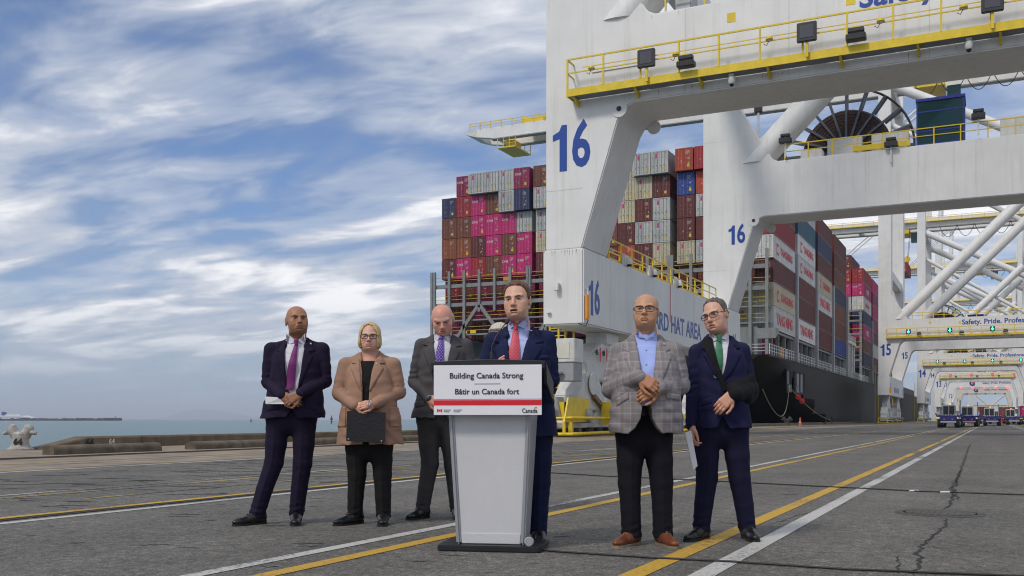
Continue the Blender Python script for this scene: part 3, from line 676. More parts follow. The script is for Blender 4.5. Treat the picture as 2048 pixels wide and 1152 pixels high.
# corner bay: outermost stack carries brands on its long side; its boxes come from the grid above
corner = ['white:ym', 'cream:yl', 'maroon', 'white:yl', 'red', 'brown', 'grey', 'maroon']
for t, spec in enumerate(corner):
    nm, _, br = spec.partition(':'); o = find(x18, Y0 + (1.1 if t < 3 else 0), BASE + t * TIER)
    if o:
        old = o.data; kids = list(o.children)
        for ch in kids:
            for g2 in list(ch.children): bpy.data.objects.remove(g2)
            bpy.data.objects.remove(ch)
        bpy.data.objects.remove(o)
    o = container(nm, x18, Y0 + (.3 if t < 3 else 0), BASE + t * TIER, f'{CN[nm]} container at the quay-side stern corner of the ship, {TN[t]} tier')
    if br: side_brand(o, br)
for b, cols in enumerate(SIDEC):
    if not cols: continue
    y = BAYS[b][0]
    for t, spec in enumerate(cols):
        nm, _, br = spec.partition(':')
        o = container(nm, x18, y, BASE + t * TIER, f'{CN[nm]} container on the quay side, {BN[b]} bay from stern, {TN[t]} tier', doors=(b in (3, 4) or t >= 5))
        if br: side_brand(o, br)
# inner stacks that show behind the gap and above the outer row
x17 = sum(COLX[17]) / 2; x16 = sum(COLX[16]) / 2
for t, nm in enumerate(['maroon', 'plum', 'maroon', 'maroon', 'grey', 'magenta', 'red', 'maroon']):
    container(nm, x17, 240.0, BASE + t * TIER, f'{CN[nm]} container, second stack in beyond the white access tower, {TN[t]} tier')
for t, nm in enumerate(['brown', 'maroon', 'maroon', 'maroon', 'maroon', 'cream', 'maroon', 'brown']):
    container(nm, x16, 240.0, BASE + t * TIER, f'{CN[nm]} container, third stack in beyond the white access tower, {TN[t]} tier')
for nm, b in (('maroon', 1), ('maroon', 2), ('brown', 3)):
    container(nm, x17, BAYS[b][0], BASE + 7 * TIER, f'{CN[nm]} container on top, second stack in, {BN[b]} bay from the stern')
# lashing bridge facing the gap
lg = empty('lashing_bridge', (0, 238.6 - SYS, 0), parent=ship)
for x in (XS - .3, XS - 3, XS - 5.7, XS - 8.4): MB().box(x - .25, x + .25, -.3, .3, DECK, BASE + 4 * TIER).build('post', SHIPG, lg)
for z in (14.5, 17.5, 20.5, 23.5, 25.8):
    MB().box(XS - 9, XS, -.4, .2, z - .4, z).build('cross_beam', SHIPG, lg); MB().box(XS - 9, XS, -.42, -.36, z + .9, z + 1.0).build('guard_rail', LY2, lg)
# mooring line from the port down to the quay bollard, with red floats
LINE = mat('mooring rope', (.30, .24, .15), .9, var=.2)
p0 = Vector((XS + .4, SYS + 14, 5.3)); p1 = Vector((QE + .5, 178.5, .75)); pts = []
for k in range(25):
    t = k / 24; p = p0.lerp(p1, t); p.z -= 4 * .7 * t * (1 - t); pts.append(p)
tag(MB().path(pts, .07, 6).build('mooring_rope', LINE, smooth=60), 'taut mooring rope from the ship port down to the quay', 'rope')
pts = []
q0 = Vector((XS + .4, SYS + 12.6, 5.3)); q1 = Vector((XS + .9, SYS - 8, 4.6))
for k in range(25):
    t = k / 24; p = q0.lerp(q1, t); p.z -= 4 * 4.6 * t * (1 - t) * .8; p.x += .6 * math.sin(math.pi * t); pts.append(p)
tag(MB().path(pts, .05, 6).build('mooring_rope', LINE, smooth=60), 'slack pale rope hanging in a loop at the ship stern', 'rope')
for k, t in enumerate((.16, .25)):
    p = p0.lerp(p1, t); p.z -= 4 * .7 * t * (1 - t)
    e = empty('rat_guard', p, TH); tag(e, ['red round rat guard on the mooring rope nearer the ship', 'red round rat guard on the mooring rope nearer the quay'][k], 'rat guard', 'red rat guards on the mooring rope')
    MB().lathe([(.05, -.06), (.40, -.04), (.43, 0), (.40, .05), (.12, .1)], 14, axis='y').build('disc', mat('signal red', (.6, .02, .015), .5), e, smooth=40)
    MB().lathe([(.12, -.25), (.12, .25)], 8, axis='y').build('collar', MATS['signal red'], e)
# ================================================================ SHIP-TO-SHORE CRANES
LAMPG = emis('green signal', (0.05, 0.95, 0.55), 3.0); LAMPR = emis('red signal', (1.0, 0.05, 0.06), 3.0)
SCREEN = mat('unlit signal screen', (0.06, 0.06, 0.075), .35, var=.1); DARKG = mat('signal housing', (0.022, 0.022, 0.026), .45)
SLATE = mat('grating steel', (.20, .22, .25), .5, .2, var=.15)
CABB = mat('cabin blue', (0.01, 0.022, 0.26), .4, var=.05); CGL = glass_mat('cabin teal glass', (.008, .045, .05), .05, .8)
def frame_poly(x_in, z_in, ztop):
    # half profile of the portal from seaward outer edge; mirrored for the landside leg
    mir = lambda x: -9.7 - x
    low = [(-20.75, 9.6), (-18.75, 9.6), (-16.85, 15.75), (-16.62, 16.15), (-16.3, 16.45), (x_in, z_in)]
    up = [(-14.9, 20.8), (-15.3, 21.0), (-18.35, 26.0), (-18.45, ztop), (-20.75, ztop)]
    return low + [(mir(x), z) for x, z in reversed(low)] + [(mir(x), z) for x, z in reversed(up)] + up
def slant_tube(p, q, r, n=18):
    # tube whose lower end is cut level and whose upper end is square
    p = Vector(p); q = Vector(q); t = (q - p).normalized(); a = Vector((0, 1, 0)); b = t.cross(a).normalized(); vs = []
    for k in range(n):
        c = a * math.cos(2 * math.pi * k / n) * r + b * math.sin(2 * math.pi * k / n) * r
        s0 = (p + c); s0 = s0 + t * ((p.z - s0.z) / t.z); vs.append(s0)
    for k in range(n): vs.append(q + a * math.cos(2 * math.pi * k / n) * r + b * math.sin(2 * math.pi * k / n) * r)
    m = MB(); m.add(vs, [(k, (k + 1) % n, n + (k + 1) % n, n + k) for k in range(n)] + [tuple(range(n)), tuple(range(2 * n - 1, n - 1, -1))]); return m
def rail_run(parent, x0, x1, y, z, h, step, m=YELLOW, along='x', w=.075, split=False, ends=True):
    P = (lambda u, zz, d=0: (u, y + d, zz)) if along == 'x' else (lambda u, zz, d=0: (y + d, u, zz))
    n = max(1, round((x1 - x0) / step)); us = [x0 + (x1 - x0) * k / n for k in range(n + 1)]
    if split:
        MB().bar(P(x0, z + h), P(x1, z + h), w * .95).build('top_rail', m, parent); MB().bar(P(x0, z + h * .55, .03), P(x1, z + h * .55, .03), w * .7).build('middle_rail', m, parent)
        me = None
        for u in us:
            if me is None:
                o = MB().bar(P(0, z), P(0, z + h), w * 1.1).build('rail_post', m, parent); me = o.data
            else: o = link('rail_post', me, None, parent)
            o.location = (u, 0, 0) if along == 'x' else (0, u, 0)
    else:
        g = MB().bar(P(x0, z + h), P(x1, z + h), w).bar(P(x0, z + h * .55), P(x1, z + h * .55), w * .8)
        for u in us: g.bar(P(u, z), P(u, z + h), w * 1.1)
        g.build('railing', m, parent)
def arrow_down(mb, x, y, z, s):
    mb.prism([(x - .09 * s, z + .34 * s), (x + .09 * s, z + .34 * s), (x + .09 * s, z), (x + .3 * s, z), (x, z - .36 * s), (x - .3 * s, z), (x - .09 * s, z)], 'y', y - .02, y)
def bogie_set(cr, x, yc, detail):
    e = empty('bogie_set', (x, yc, 0), parent=cr)
    MB().box(-.62, .62, -1.0, 1.0, 5.0, 5.72).build('pivot_block', WHITE2, e, bevel=.05)
    MB().prism([(-3.6, 3.15), (-2.6, 3.0), (2.6, 3.0), (3.6, 3.15), (3.9, 3.9), (1.6, 5.05), (-1.6, 5.05), (-3.9, 3.9)], 'x', -.52, .52).build('main_equaliser', WHITE2, e, bevel=.06)
    for s in (-1, 1):
        q = MB().prism([(s * 3.3 - 1.9, 1.35), (s * 3.3 + 1.9, 1.35), (s * 3.3 + 2.0, 2.1), (s * 3.3 + .8, 3.3), (s * 3.3 - .8, 3.3), (s * 3.3 - 2.0, 2.1)], 'x', -.66, .66).build('equaliser', WHITE2, e, bevel=.05)
        MB().lathe([(.34, -.74), (.34, .74)], 16, (0, s * 3.3, 2.85), 'x').build('pin', STEEL, q, smooth=40)
        for t in (-1, 1):
            yy = s * 3.3 + t * 1.75
            MB().prism([(yy - 1.35, .45), (yy + 1.35, .45), (yy + 1.25, 1.05), (yy + .5, 1.62), (yy - .5, 1.62), (yy - 1.25, 1.05)], 'x', -.58, .58).build('truck_frame', WHITE2, q, bevel=.04)
            for u in (-.68, .68): MB().lathe([(.3, -.24), (.42, -.2), (.36, -.1), (.36, .1), (.42, .2), (.3, .24)], 18, (0, yy + u, .43), 'x').build('wheel', DARKG, q, smooth=35)
            MB().lathe([(.22, .6), (.26, .65), (.26, 1.25), (.2, 1.3)], 14, (0, yy + .1, .95), 'x').build('drive_motor', GREY, q, smooth=40)
    if detail:
        for s in (-1, 1):
            g = MB()
            g.box(-.95, .95, s * 6.7 - .12, s * 6.7 + .12, 1.0, 1.25).box(-.95, -.75, s * 6.7 - .1, s * 6.7 + .1, .1, 1.0).box(.75, .95, s * 6.7 - .1, s * 6.7 + .1, .1, 1.0).box(-1.05, 1.25, s * 6.75 - .14, s * 6.75 + .14, .08, .22)
            g.build('end_guard', YELLOW, e)
    else:
        for s in (-1, 1): MB().box(-.9, .9, s * 6.3 - .4, s * 6.3 + .4, .15, 1.5).build('end_guard', YELLOW, e)
    return e
def crane(Yn, num, label, zg=62.0, detail=1, signal=None, boom=-119, textz=19.75):
    cr = empty('gantry_crane', (0, Yn, 0)); tag(cr, label, 'gantry crane', 'quay cranes in a row over the apron')
    DEP = 3.6; SPAN = 31.0; ztop = zg + 9
    for yy in (0, SPAN):
        MB().prism(frame_poly(-16.0, 16.6, ztop), 'y', yy, yy + DEP).build('portal_frame', WHITE, cr, bevel=.06 if detail > 1 else 0)
        slant_tube((-16.9, yy + .9, 20.9), (8.2, yy + 1.2, 46), 1.05).build('rising_brace', WHITE, cr, smooth=50)
        MB().tube((-18.6, yy + 1.8, zg - 4), (9, yy + 1.8, zg - 19), .95, n=16).build('falling_brace', WHITE, cr, smooth=50)
        MB().tube((-18.6, yy + 1.8, zg - 12), (9, yy + 1.8, zg - 30), .55, n=12).build('slender_brace', WHITE, cr, smooth=50)
    for x0, x1 in ((-20.87, -18.63), (8.93, 11.17)):
        o = MB().box(x0, x1, -.1, SPAN + DEP + .1, 5.7, 9.58).build('sill_beam', WHITE, cr, bevel=.08)
        for yy in (5.6, SPAN + DEP - 5.6): bogie_set(cr, (x0 + x1) / 2, yy, detail)
    for x in (-19.6, 9.9):
        MB().box(x - .8, x + .8, DEP, SPAN, zg - 2.5, zg).build('tie_beam', WHITE, cr); MB().box(x - .8, x + .8, DEP, SPAN, 30, 31.8).build('tie_beam', WHITE, cr)
    # main girders with walkway and rails, boom reaching over the ship
    ym = SPAN / 2 + DEP / 2
    for s, nm in ((-1, 'boom_girder'), (1, 'boom_girder')):
        MB().prism([(boom, zg + .6), (boom + 5, zg - .2), (34, zg - .2), (34, zg + 2.6), (boom, zg + 2.6)], 'y', ym + s * 3.6 - .8, ym + s * 3.6 + .8).build(nm, WHITE, cr)
        MB().box(boom + 4, 33, ym + s * 3.6 - 1.0, ym + s * 3.6 + 1.0, zg - .5, zg - .25).build('trolley_rail', GREY, cr)
    for x in (boom + 4, -85, -60, -40, 26): MB().box(x, x + 1.2, ym - 3, ym + 3, zg + .3, zg + 2.2).build('girder_cross_tie', WHITE, cr)
    MB().box(-70, 30, ym - 5.6, ym - 4.4, zg + 1.2, zg + 1.4).build('girder_walkway', YELLOW, cr)
    rail_run(cr, -70, 30, ym - 5.6, zg + 1.4, 1.3, 3.2, w=.12)
    MB().box(boom + 6, boom + 11, ym - 4.8, ym + 4.8, zg - 3.1, zg - 2.8).build('tip_platform', YELLOW, cr); MB().box(boom + 7, boom + 9.5, ym - 2, ym + 2, zg - 2.8, zg - .5).build('tip_machinery', YELLOW, cr)
    for s in (-1, 1): MB().tube((boom + 30, ym + s * 3, zg + 2), (-19, ym + s * 3, zg + 40), .35, n=8).build('fore_stay', WHITE, cr)
    for s in (-1, 1): MB().tube((-19.5, ym + s * 3, zg + 8), (-19, ym, zg + 42), .9, n=10).build('apex_leg', WHITE, cr)
    # boom tip: sloped nose, hanging cage and yellow guard rails
    MB().prism([(boom - 3.2, zg + 1.6), (boom, zg + .6), (boom, zg + 2.6), (boom - 3.2, zg + 2.4)], 'y', ym - 4.3, ym + 4.3).build('boom_nose', WHITE2, cr)
    for yy in (ym - 4.6, ym + 4.6):
        rail_run(cr, boom - 2, boom + 34, yy, zg + 2.6, 1.5, 3, w=.16); rail_run(cr, boom + 6, boom + 11, yy, zg - .6, -2.4, 1.7, w=.14)
    MB().box(boom + 12, boom + 18, ym - 3, ym + 3, zg + 2.6, zg + 4.2).build('sheave_platform', YELLOW, cr)
    # trolley with operator cab
    tx = {'15': -12, '14': -27, '13': -4}.get(num, 5)
    MB().box(tx - 3, tx + 3, ym - 4.5, ym + 4.5, zg - 1.9, zg - .5).build('trolley', YELLOW, cr)
    MB().box(tx + 3.4, tx + 6, ym - 1.4, ym + 1.4, zg - 4.2, zg - 1.3).build('operator_cab', CGL if False else mat('cab teal', (.02, .10, .12), .15), cr)
    # festoon cable loops under the girder
    for k in range(9):
        x0 = -15 + k * 5; pts = [(x0 + 5 * t / 10, ym - 4.8, zg - .4 - 3.6 * math.sin(math.pi * t / 10) ** .8) for t in range(11)]
        MB().path(pts, .09, 5).build('festoon_cable', RUBBER, cr)
    MB().box(12, 33, ym - 7, ym + 7, zg + 3, zg + 8).build('machinery_house', WHITE, cr)
    # signal walkway on the near beam face
    if signal != 'plain':
        w = empty('signal_walkway', (0, 0, 0), parent=cr)
        MB().box(-19.25, 7.6, -.86, -.80, 17.05, 17.42).build('fascia', YELLOW, w); MB().box(-19.25, 7.6, -.79, -.06, 17.08, 17.14).build('floor', YELLOW if detail < 2 else SLATE, w)
        MB().box(-19.25, -19.19, -.80, -.01, 17.05, 17.40).build('fascia', YELLOW, w)
        rail_run(w, -19.2, 7.6, -.83, 17.4, 1.5, 1.92, split=detail > 1, w=.075 if detail > 1 else .11)
        MB().bar((-19.2, -.83, 18.9), (-19.2, -.02, 18.9), .07).bar((-19.2, -.83, 18.2), (-19.2, -.02, 18.2), .06).build('end_rail', YELLOW, w)
        if detail > 1:
            MB().bar((-18.4, -.80, 18.42), (7.4, -.80, 18.42), .035).build('conduit', YELLOW, w)
            for x in (-17.9, -13.6, -9.2, -4.4, -1.1, 3.0):
                l_ = MB().lathe([(.05, .1), (.16, .04), (.17, -.04), (.12, -.07)], 12, (x, -.86, 18.3)).build('rail_lamp', YELLOW, w, smooth=40); MB().lathe([(.11, -.071), (.08, -.12)], 10, (x, -.86, 18.3)).build('lamp_glass', LABW, l_)
                MB().path([(x, -.86, 18.24), (x - .12, -.86, 18.0), (x - .25, -.84, 18.1)], .018, 5).build('cable', BLACK, l_)
        for k in range(9):
            x = -18.9 + k * 3.2
            MB().prism([(-.80, 17.04), (-.02, 17.04), (-.02, 16.72), (-.2, 16.72)], 'x', x - .05, x + .05).build('bracket', YELLOW, w)
        for k in range(4):
            x = -15.0 + 7.5 * k; s = empty('lane_signal', (x, -1.05, 18.25), parent=cr)
            MB().box(-.43, .43, -.1, .1, -.43, .43).build('housing', DARKG, s, bevel=.03)
            if signal in ('green', 'red'):
                a = MB()
                if signal == 'green': arrow_down(a, 0, -.1, 0, 1.0)
                else: a.bar((-.28, -.11, -.28), (.28, -.11, .28), .14, .02, (0, 1, 0)).bar((-.28, -.112, .28), (.28, -.112, -.28), .14, .02, (0, 1, 0))
                a.build('lit_symbol', LAMPG if signal == 'green' else LAMPR, s)
            else:
                MB().box(-.29, .29, -.115, -.099, -.27, .3).build('screen', SCREEN, s)
                MB().box(-.06, .06, .0, .1, -1.1, -.43).build('stem', YELLOW, s)
            # floodlight under the rail
            if k < 3:
                fl = empty('floodlight', (x + 1.95 + .15 * k, -1.0, 17.75), parent=cr)
                b_ = MB().box(-.42, .42, -.25, .2, -.22, .05).build('lamp_body', DARKG, fl, bevel=.03); MB().box(-.34, .34, -.2, .1, .14, .32).build('driver_box', DARKG, fl, bevel=.02)
                for t in (-.3, .3): MB().box(t - .03, t + .03, -.1, -.04, .05, .15).build('strut', DARKG, fl)
                if detail > 1:
                    for t in range(9): MB().box(-.38 + t * .09, -.35 + t * .09, -.27, -.24, -.2, .04).build('cooling_fin', BLACK, fl)
    def number(h, loc, rot, bold):
        e = text(num[1], h / .73, BLUE_T, loc, rot, cr, bold=bold, sx=.66, ext=.012); w = h * .225
        one = [(-.06, -.5), (.11, -.5), (.11, .5), (-.01, .5), (-.07, .37), (-.22, .30), (-.22, .17), (-.06, .21)]
        o = MB().prism([(a * h, b * h) for a, b in one], 'z', -.012, .012).build('lettering', BLUE_T, cr); o.rotation_euler = rot
        M_ = Matrix.Rotation(rot[2], 4, 'Z') @ Matrix.Rotation(rot[0], 4, 'X'); o.location = Vector(loc) + M_ @ Vector((-w, 0, 0)); e.location = Vector(loc) + M_ @ Vector((w * .95, 0, 0))
    BG = {'16': 1, '15': 1, '14': 1, '13': 1}
    if num in BG:
        number(2.36, (-19.3, -.006, 14.75), FRONT, .07); number(1.5, (-18.05, SPAN - .006, 15.35), FRONT, .045)
        number(1.8, (-18.625, 1.45, 7.15), SIDE, .05); number(1.3, (-18.625, SPAN + 1.6, 7.0), SIDE, .04)
        text('HARD HAT AREA', 1.55, BLUE_T, (-18.625, 16.4, 6.95), SIDE, cr, bold=.03, sx=1.0, ext=.008)
        text('Safety. Pride. Professionalism.', 1.35, BLUE_T, (-5.4, -.006, textz), FRONT, cr, bold=.03, ext=.012, align='LEFT')
        MB().box(-11.35, -10.95, -.012, -.002, 19.7, 20.15).build('warning_sign', YELLOW, cr); MB().box(-5.95, -5.55, -.012, -.002, 19.55, 20.0).build('warning_sign', YELLOW, cr)
    # platform rail on the beams' tops
    rail_run(cr, -14.4, 5, SPAN + .12, 20.8, 1.2, 1.7, split=detail > 1, w=.075 if detail > 1 else .12)
    rail_run(cr, -14.4, 5, .12, 20.8, 1.2, 1.9, w=.075 if detail > 1 else .12)
    if detail:
        # cable reel: ring, spokes, wound drum, hub
        rl = empty('cable_reel', (-10.4, SPAN + 4.6, 22.0), parent=cr)
        ring = [(5.0 * math.cos(2 * math.pi * k / 48), 0, 5.0 * math.sin(2 * math.pi * k / 48)) for k in range(48)]
        MB().path(ring, .09, 6, closed=True).build('outer_ring', DARKG, rl, smooth=60)
        MB().lathe([(1.5, -.25), (3.2, -.22), (3.4, 0), (3.2, .22), (1.5, .25)], 40, axis='y').build('wound_cable', mat('wound reel cable', (.030, .010, .010), .6, var=.3, vs=6), rl, smooth=40)
        for r_ in (3.24, 3.0, 2.75, 2.5, 2.25, 2.0, 1.75):
            rr = [(r_ * math.cos(2 * math.pi * k / 40), -.235 if r_ < 3.2 else -.18, r_ * math.sin(2 * math.pi * k / 40)) for k in range(40)]
            MB().path(rr, .055, 5, closed=True).build('cable_turn', mat('reel cable brown', (.050, .018, .017), .5, var=.2), rl, smooth=60)
        me = None
        for k in range(20):
            if me is None: o = MB().box(1.0, 5.0, -.42, -.3, -.09, .09).box(3.5, 5.0, .3, .42, -.09, .09).build('spoke', mat('reel spoke grey', (.10, .11, .13), .45, .4, var=.1), rl); me = o.data
            else: o = link('spoke', me, None, rl)
            o.rotation_euler = (0, 2 * math.pi * k / 20, 0)
        MB().lathe([(.5, -.6), (1.15, -.5), (1.15, .5), (.5, .6)], 20, axis='y').build('hub', WHITE2, rl, smooth=40)
        MB().box(-1.3, 1.3, -1.4, -.6, -1.2, .9).build('gearbox', WHITE2, rl, bevel=.05)
        # cable drums and cabinets along the far walkway
        for x, w_, h_ in ((-6.9, 2.6, 1.5), (-12.6, 1.6, .9), (1.6, 2.2, 1.6), (4.4, 2.0, 1.9)): MB().box(x - w_ / 2, x + w_ / 2, SPAN + 1.2, SPAN + 2.4, 20.8, 20.8 + h_).build('electrical_cabinet', WHITE2, cr, bevel=.04)
        MB().box(-9.4, -5.4, SPAN - .05, SPAN + .1, 20.85, 21.25).build('kick_plate', YELLOW, cr)
        # check-in cabin
        cb = empty('checker_cabin', (-3.4, SPAN + .15, 20.62), parent=cr)
        MB().box(-1.6, 1.6, 0, 2.5, 0, .28).build('cabin_floor', CABB, cb); MB().box(-1.65, 1.65, -.05, 2.55, 3.35, 3.55).build('cabin_roof', CABB, cb)
        for x in (-1.6, 1.5): MB().box(x, x + .1, 0, .1, .28, 3.35).build('corner_post', CABB, cb); MB().box(x, x + .1, 2.4, 2.5, .28, 3.35).build('corner_post', CABB, cb)
        MB().box(-1.5, 1.5, .01, .08, 1.15, 1.25).build('transom_bar', CABB, cb); MB().box(-1.5, 1.5, .01, .08, 2.55, 2.64).build('transom_bar', CABB, cb)
        for z0, z1 in ((.28, 1.15), (1.25, 2.55), (2.64, 3.35)): MB().box(-1.5, 1.5, .04, .06, z0, z1).build('pane', CGL, cb)
        for x in (-1.57, 1.55): MB().box(x, x + .02, .1, 2.4, .28, 3.35).build('pane', CGL, cb)
        MB().box(-1.5, 1.5, 2.44, 2.46, .28, 3.35).build('rear_pane', CGL, cb)
        MB().box(.45, .95, .9, 1.4, .28, .75).box(.45, .95, 1.3, 1.4, .75, 1.55).build('operator_seat', BLACK, cb, bevel=.04); MB().box(-1.3, .1, .5, 1.0, .9, 1.0).build('console', DARKG, cb)
    if detail > 1:
        # lug plates at the inner corners, weld seams, cameras, sill walkway
        for yy in (0, SPAN):
            MB().lathe([(.42, -.05), (.42, -.004)], 20, (-16.75, yy, 16.35), 'y').build('lug_plate', WHITE, cr, smooth=30)
            MB().lathe([(.13, -.075), (.13, -.05)], 14, (-16.75, yy, 16.35), 'y').build('lug_pin', DARKG, cr)
            MB().lathe([(.36, .0), (.36, .05)], 18, (-16.1, yy + 3.6, 16.3), 'y').build('lug_plate', WHITE, cr)
            for x in (-13.4, -8.5, -2.5): MB().box(x, x + .04, yy - .008, yy + .01, 16.7, 20.75).build('weld_seam', WHITE2, cr)
        MB().box(-20.7, -18.8, -.004, .01, 9.60, 9.66).build('weld_seam', WHITE2, cr)
        for yy in (0, SPAN):
            for z in (12.6, 22.8): MB().box(-20.72, -18.7, yy - .008, yy + .01, z, z + .035).build('weld_seam', WHITE2, cr)
        for y0 in (3.9, 9.8, 20.5, 27.0): MB().box(-18.635, -18.622, y0, y0 + .035, 5.75, 9.5).build('weld_seam', WHITE2, cr)
        RST = mat('rust stain', (.30, .17, .08), .8, var=.4, vs=12)
        rgr = random.Random(4)
        for k in range(26):                                # short rust weeps under edges and fittings
            x = rgr.uniform(-20.5, 4); z = rgr.choice((16.98, 9.52, 20.7)) if x > -18 else rgr.choice((9.52, 9.55)); x = x if z != 9.52 and z != 9.55 else rgr.uniform(-20.5, -18.9)
            MB().add([(x - .012, -.009 if z > 10 else -.109, z), (x + .012, -.009 if z > 10 else -.109, z), (x + .004, -.009 if z > 10 else -.109, z - rgr.uniform(.12, .5)), (x - .003, -.009 if z > 10 else -.109, z - .1)], [(0, 1, 2, 3)]).build('rust_weep', RST, cr, fix=False)
        MB().box(-18.2, -15.4, -.05, -.0, 18.35, 18.55).build('stiffener', WHITE, cr, bevel=.02)
        for x in (-11.0, -.9):
            c = empty('dome_camera', (x, -.55, 17.0), parent=cr)
            MB().box(-.12, .12, -.1, .1, -.05, .06).build('mount', WHITE2, c); MB().lathe([(.1, -.05), (.17, -.1), (.17, -.32), (.12, -.42)], 14).build('housing', WHITE2, c, smooth=40); MB().lathe([(.11, -.41), (.09, -.5), (.03, -.54)], 12).build('dome', BLACK, c, smooth=60)
        sw = empty('sill_walkway', (-18.9, 0, 9.6), parent=cr)
        rail_run(sw, 4.2, 27.5, .05, 0, 1.15, 1.9, along='y', split=True, w=.07)
        rail_run(sw, 4.2, 27.5, -1.4, 0, 1.15, 1.9, along='y', w=.06)
        MB().box(-.02, .06, 4.2, 27.5, .02, .16).build('kick_plate', YELLOW, sw)
        for k, yy in enumerate((6.5, 11.2, 16.6)):
            c = empty('sill_camera', (-18.72, yy, 9.6), parent=cr)
            MB().prism([(-.45, -.1), (.35, -.1), (.45, .5), (-.25, .62)], 'x', -.1, .1).build('camera_box', WHITE2, c, bevel=.03)
            MB().lathe([(.17, .1), (.19, .3), (.1, .46)], 12, (.18, .2, -.05)).build('camera_head', WHITE, c, smooth=40); MB().lathe([(.12, .0), (.16, .1)], 12, (.18, .2, -.05)).build('dome', BLACK, c, smooth=40)
        MB().box(-18.62, -18.60, 14.9, 14.95, 7.1, 9.5).build('red_plumb_mark', RED_T, cr)
        # waterside leg foot: vent hook, horn, amber lamp box
        MB().path([(-20.0, -.05, 7.75), (-20.0, -.28, 7.8), (-20.0, -.32, 7.45)], [.12, .13, .13], 10).build('vent_cowl', WHITE2, cr, smooth=60)
        MB().lathe([(.05, 0), (.12, .03), (.1, .1)], 10, (-20.5, -.2, 6.3)).build('lamp_bracket', WHITE2, cr)
        MB().box(-18.6, -18.42, .0, .22, 5.95, 7.2).build('warning_lamp_box', mat('amber', (.75, .30, .02), .4), cr, bevel=.03)
        MB().path([(-18.45, .1, 7.2), (-18.5, .1, 7.5), (-18.62, .3, 7.5)], .04, 6).build('lamp_arm', WHITE2, cr); MB().path([(-18.45, .1, 5.9), (-18.5, -.1, 5.6), (-18.9, -.1, 5.75)], .03, 6).build('cable', BLACK, cr)
        # gear round the near waterside bogies
        g = empty('bogie_gear', (-19.75, 0, 0), parent=cr)
        cabt = MB().box(-.3, .95, -.9, .35, 3.75, 4.95).build('control_box', WHITE2, g, bevel=.03); MB().box(.0, .7, -.93, -.9, 3.95, 4.75).build('box_door', mat('box cream', (.62, .60, .52), .5), cabt)
        MB().box(-.25, .9, -.85, .3, 2.8, 3.74).build('junction_box', GREY, g, bevel=.03)
        for k in range(4): MB().path([(.35 - .22 * k, -.95, 3.2 + .03 * k), (.1 - .24 * k, -1.15, 3.15), (-.12 - .22 * k, -1.2, 2.7), (-.16 - .2 * k, -1.2, 1.75)], .085, 8).build('hose', mat('grey hose', (.12, .125, .14), .5, var=.1), g, smooth=60)
        MB().prism([(-.9, 1.0), (.5, 1.0), (.3, 2.0), (-.75, 2.0)], 'y', -1.6, -.7).build('terminal_box', GREY, g, bevel=.03)
        MB().lathe([(.05, 1.2), (.07, 1.95), (.05, 2.0)], 10, (-.25, -1.75, 0)).build('lamp_post', WHITE2, g); MB().lathe([(.13, 1.95), (.13, 2.25), (.1, 2.28)], 12, (-.25, -1.75, 0)).build('orange_beacon', emis('orange beacon', (.9, .25, .02), .3), g, smooth=40)
        MB().lathe([(.55, .0), (.6, .05), (.6, .1)], 20, (.72, 2.2, 2.75), 'x').build('pivot_cover', WHITE2, g)
        MB().box(-.55, .15, -2.0, -1.45, .3, 1.35).build('brake_housing', WHITE2, g, bevel=.05); MB().lathe([(.2, .1), (.22, .15), (.22, .65), (.15, .7)], 14, (.1, -1.75, .62), 'x').build('brake_drum', WHITE2, g, smooth=40)
        MB().prism([(-2.4, .75), (.6, .75), (.9, 1.1), (.9, 1.95), (-1.9, 1.95)], 'x', .98, 1.06).build('yellow_shield', YELLOW, g); MB().box(-.5, .3, -1.95, -1.9, 1.36, 1.7).build('yellow_plate', YELLOW, g); MB().bar((.75, 2.2, 2.1), (.75, 4.3, 1.25), .3, .22).build('brown_arm', mat('primer brown', (.20, .13, .06), .6, var=.2), g); y_ = MB().box(-.1, .75, -1.45, -1.3, .95, 1.75).box(.62, .75, -1.45, 1.6, .85, 1.75).build('yellow_shield', YELLOW, g, bevel=.02)
        MB().box(.85, 1.6, 3.2, 3.3, .6, 1.8).build('yellow_shield', YELLOW, g)
        MB().path([(-1.2, -2.2, .2), (-.8, -2.2, .9), (1.3, -2.2, .95), (1.3, 4.5, .95)], .075, 8).build('guard_tube', YELLOW, g, smooth=60)
        MB().path([(-1.25, -2.2, .14), (1.35, -2.2, .16), (1.35, 4.5, .2)], .085, 8).build('guard_tube', YELLOW, g, smooth=60)
        for x in (.35, .95): MB().bar((x, -2.2, .15), (x, -2.2, .95), .13).build('guard_post', YELLOW, g)
        MB().lathe([(.2, .0), (.27, .05), (.27, .6), (.2, .65)], 16, (1.0, .3, 1.15), 'y').build('drive_motor', GREY, g, smooth=40)
        for k, yy in enumerate((1.0, 2.7)):
            o = text('45' if k == 0 else '40', .42, DARKG, (.70, 2.3 + yy * .6, 4.45), SIDE, g, ext=.02); MB().box(.69, .71, 2.75 + yy * .6, 2.9 + yy * .6, 4.0, 4.75).build('red_bar', RED_T, g)
        # access ladder tower on the seaward side
        ld = empty('access_ladder', (-21.6, 2.5, 0), parent=cr)
        for x in (0, .9): MB().bar((x, 0, .3), (x, 0, 9.4), .1).build('stile', YELLOW, ld); MB().bar((x, 1.2, .3), (x, 1.2, 9.4), .1).build('stile', YELLOW, ld)
        for k in range(22): MB().bar((0, 0, .6 + k * .4), (.9, 0, .6 + k * .4), .05).build('rung', YELLOW, ld)
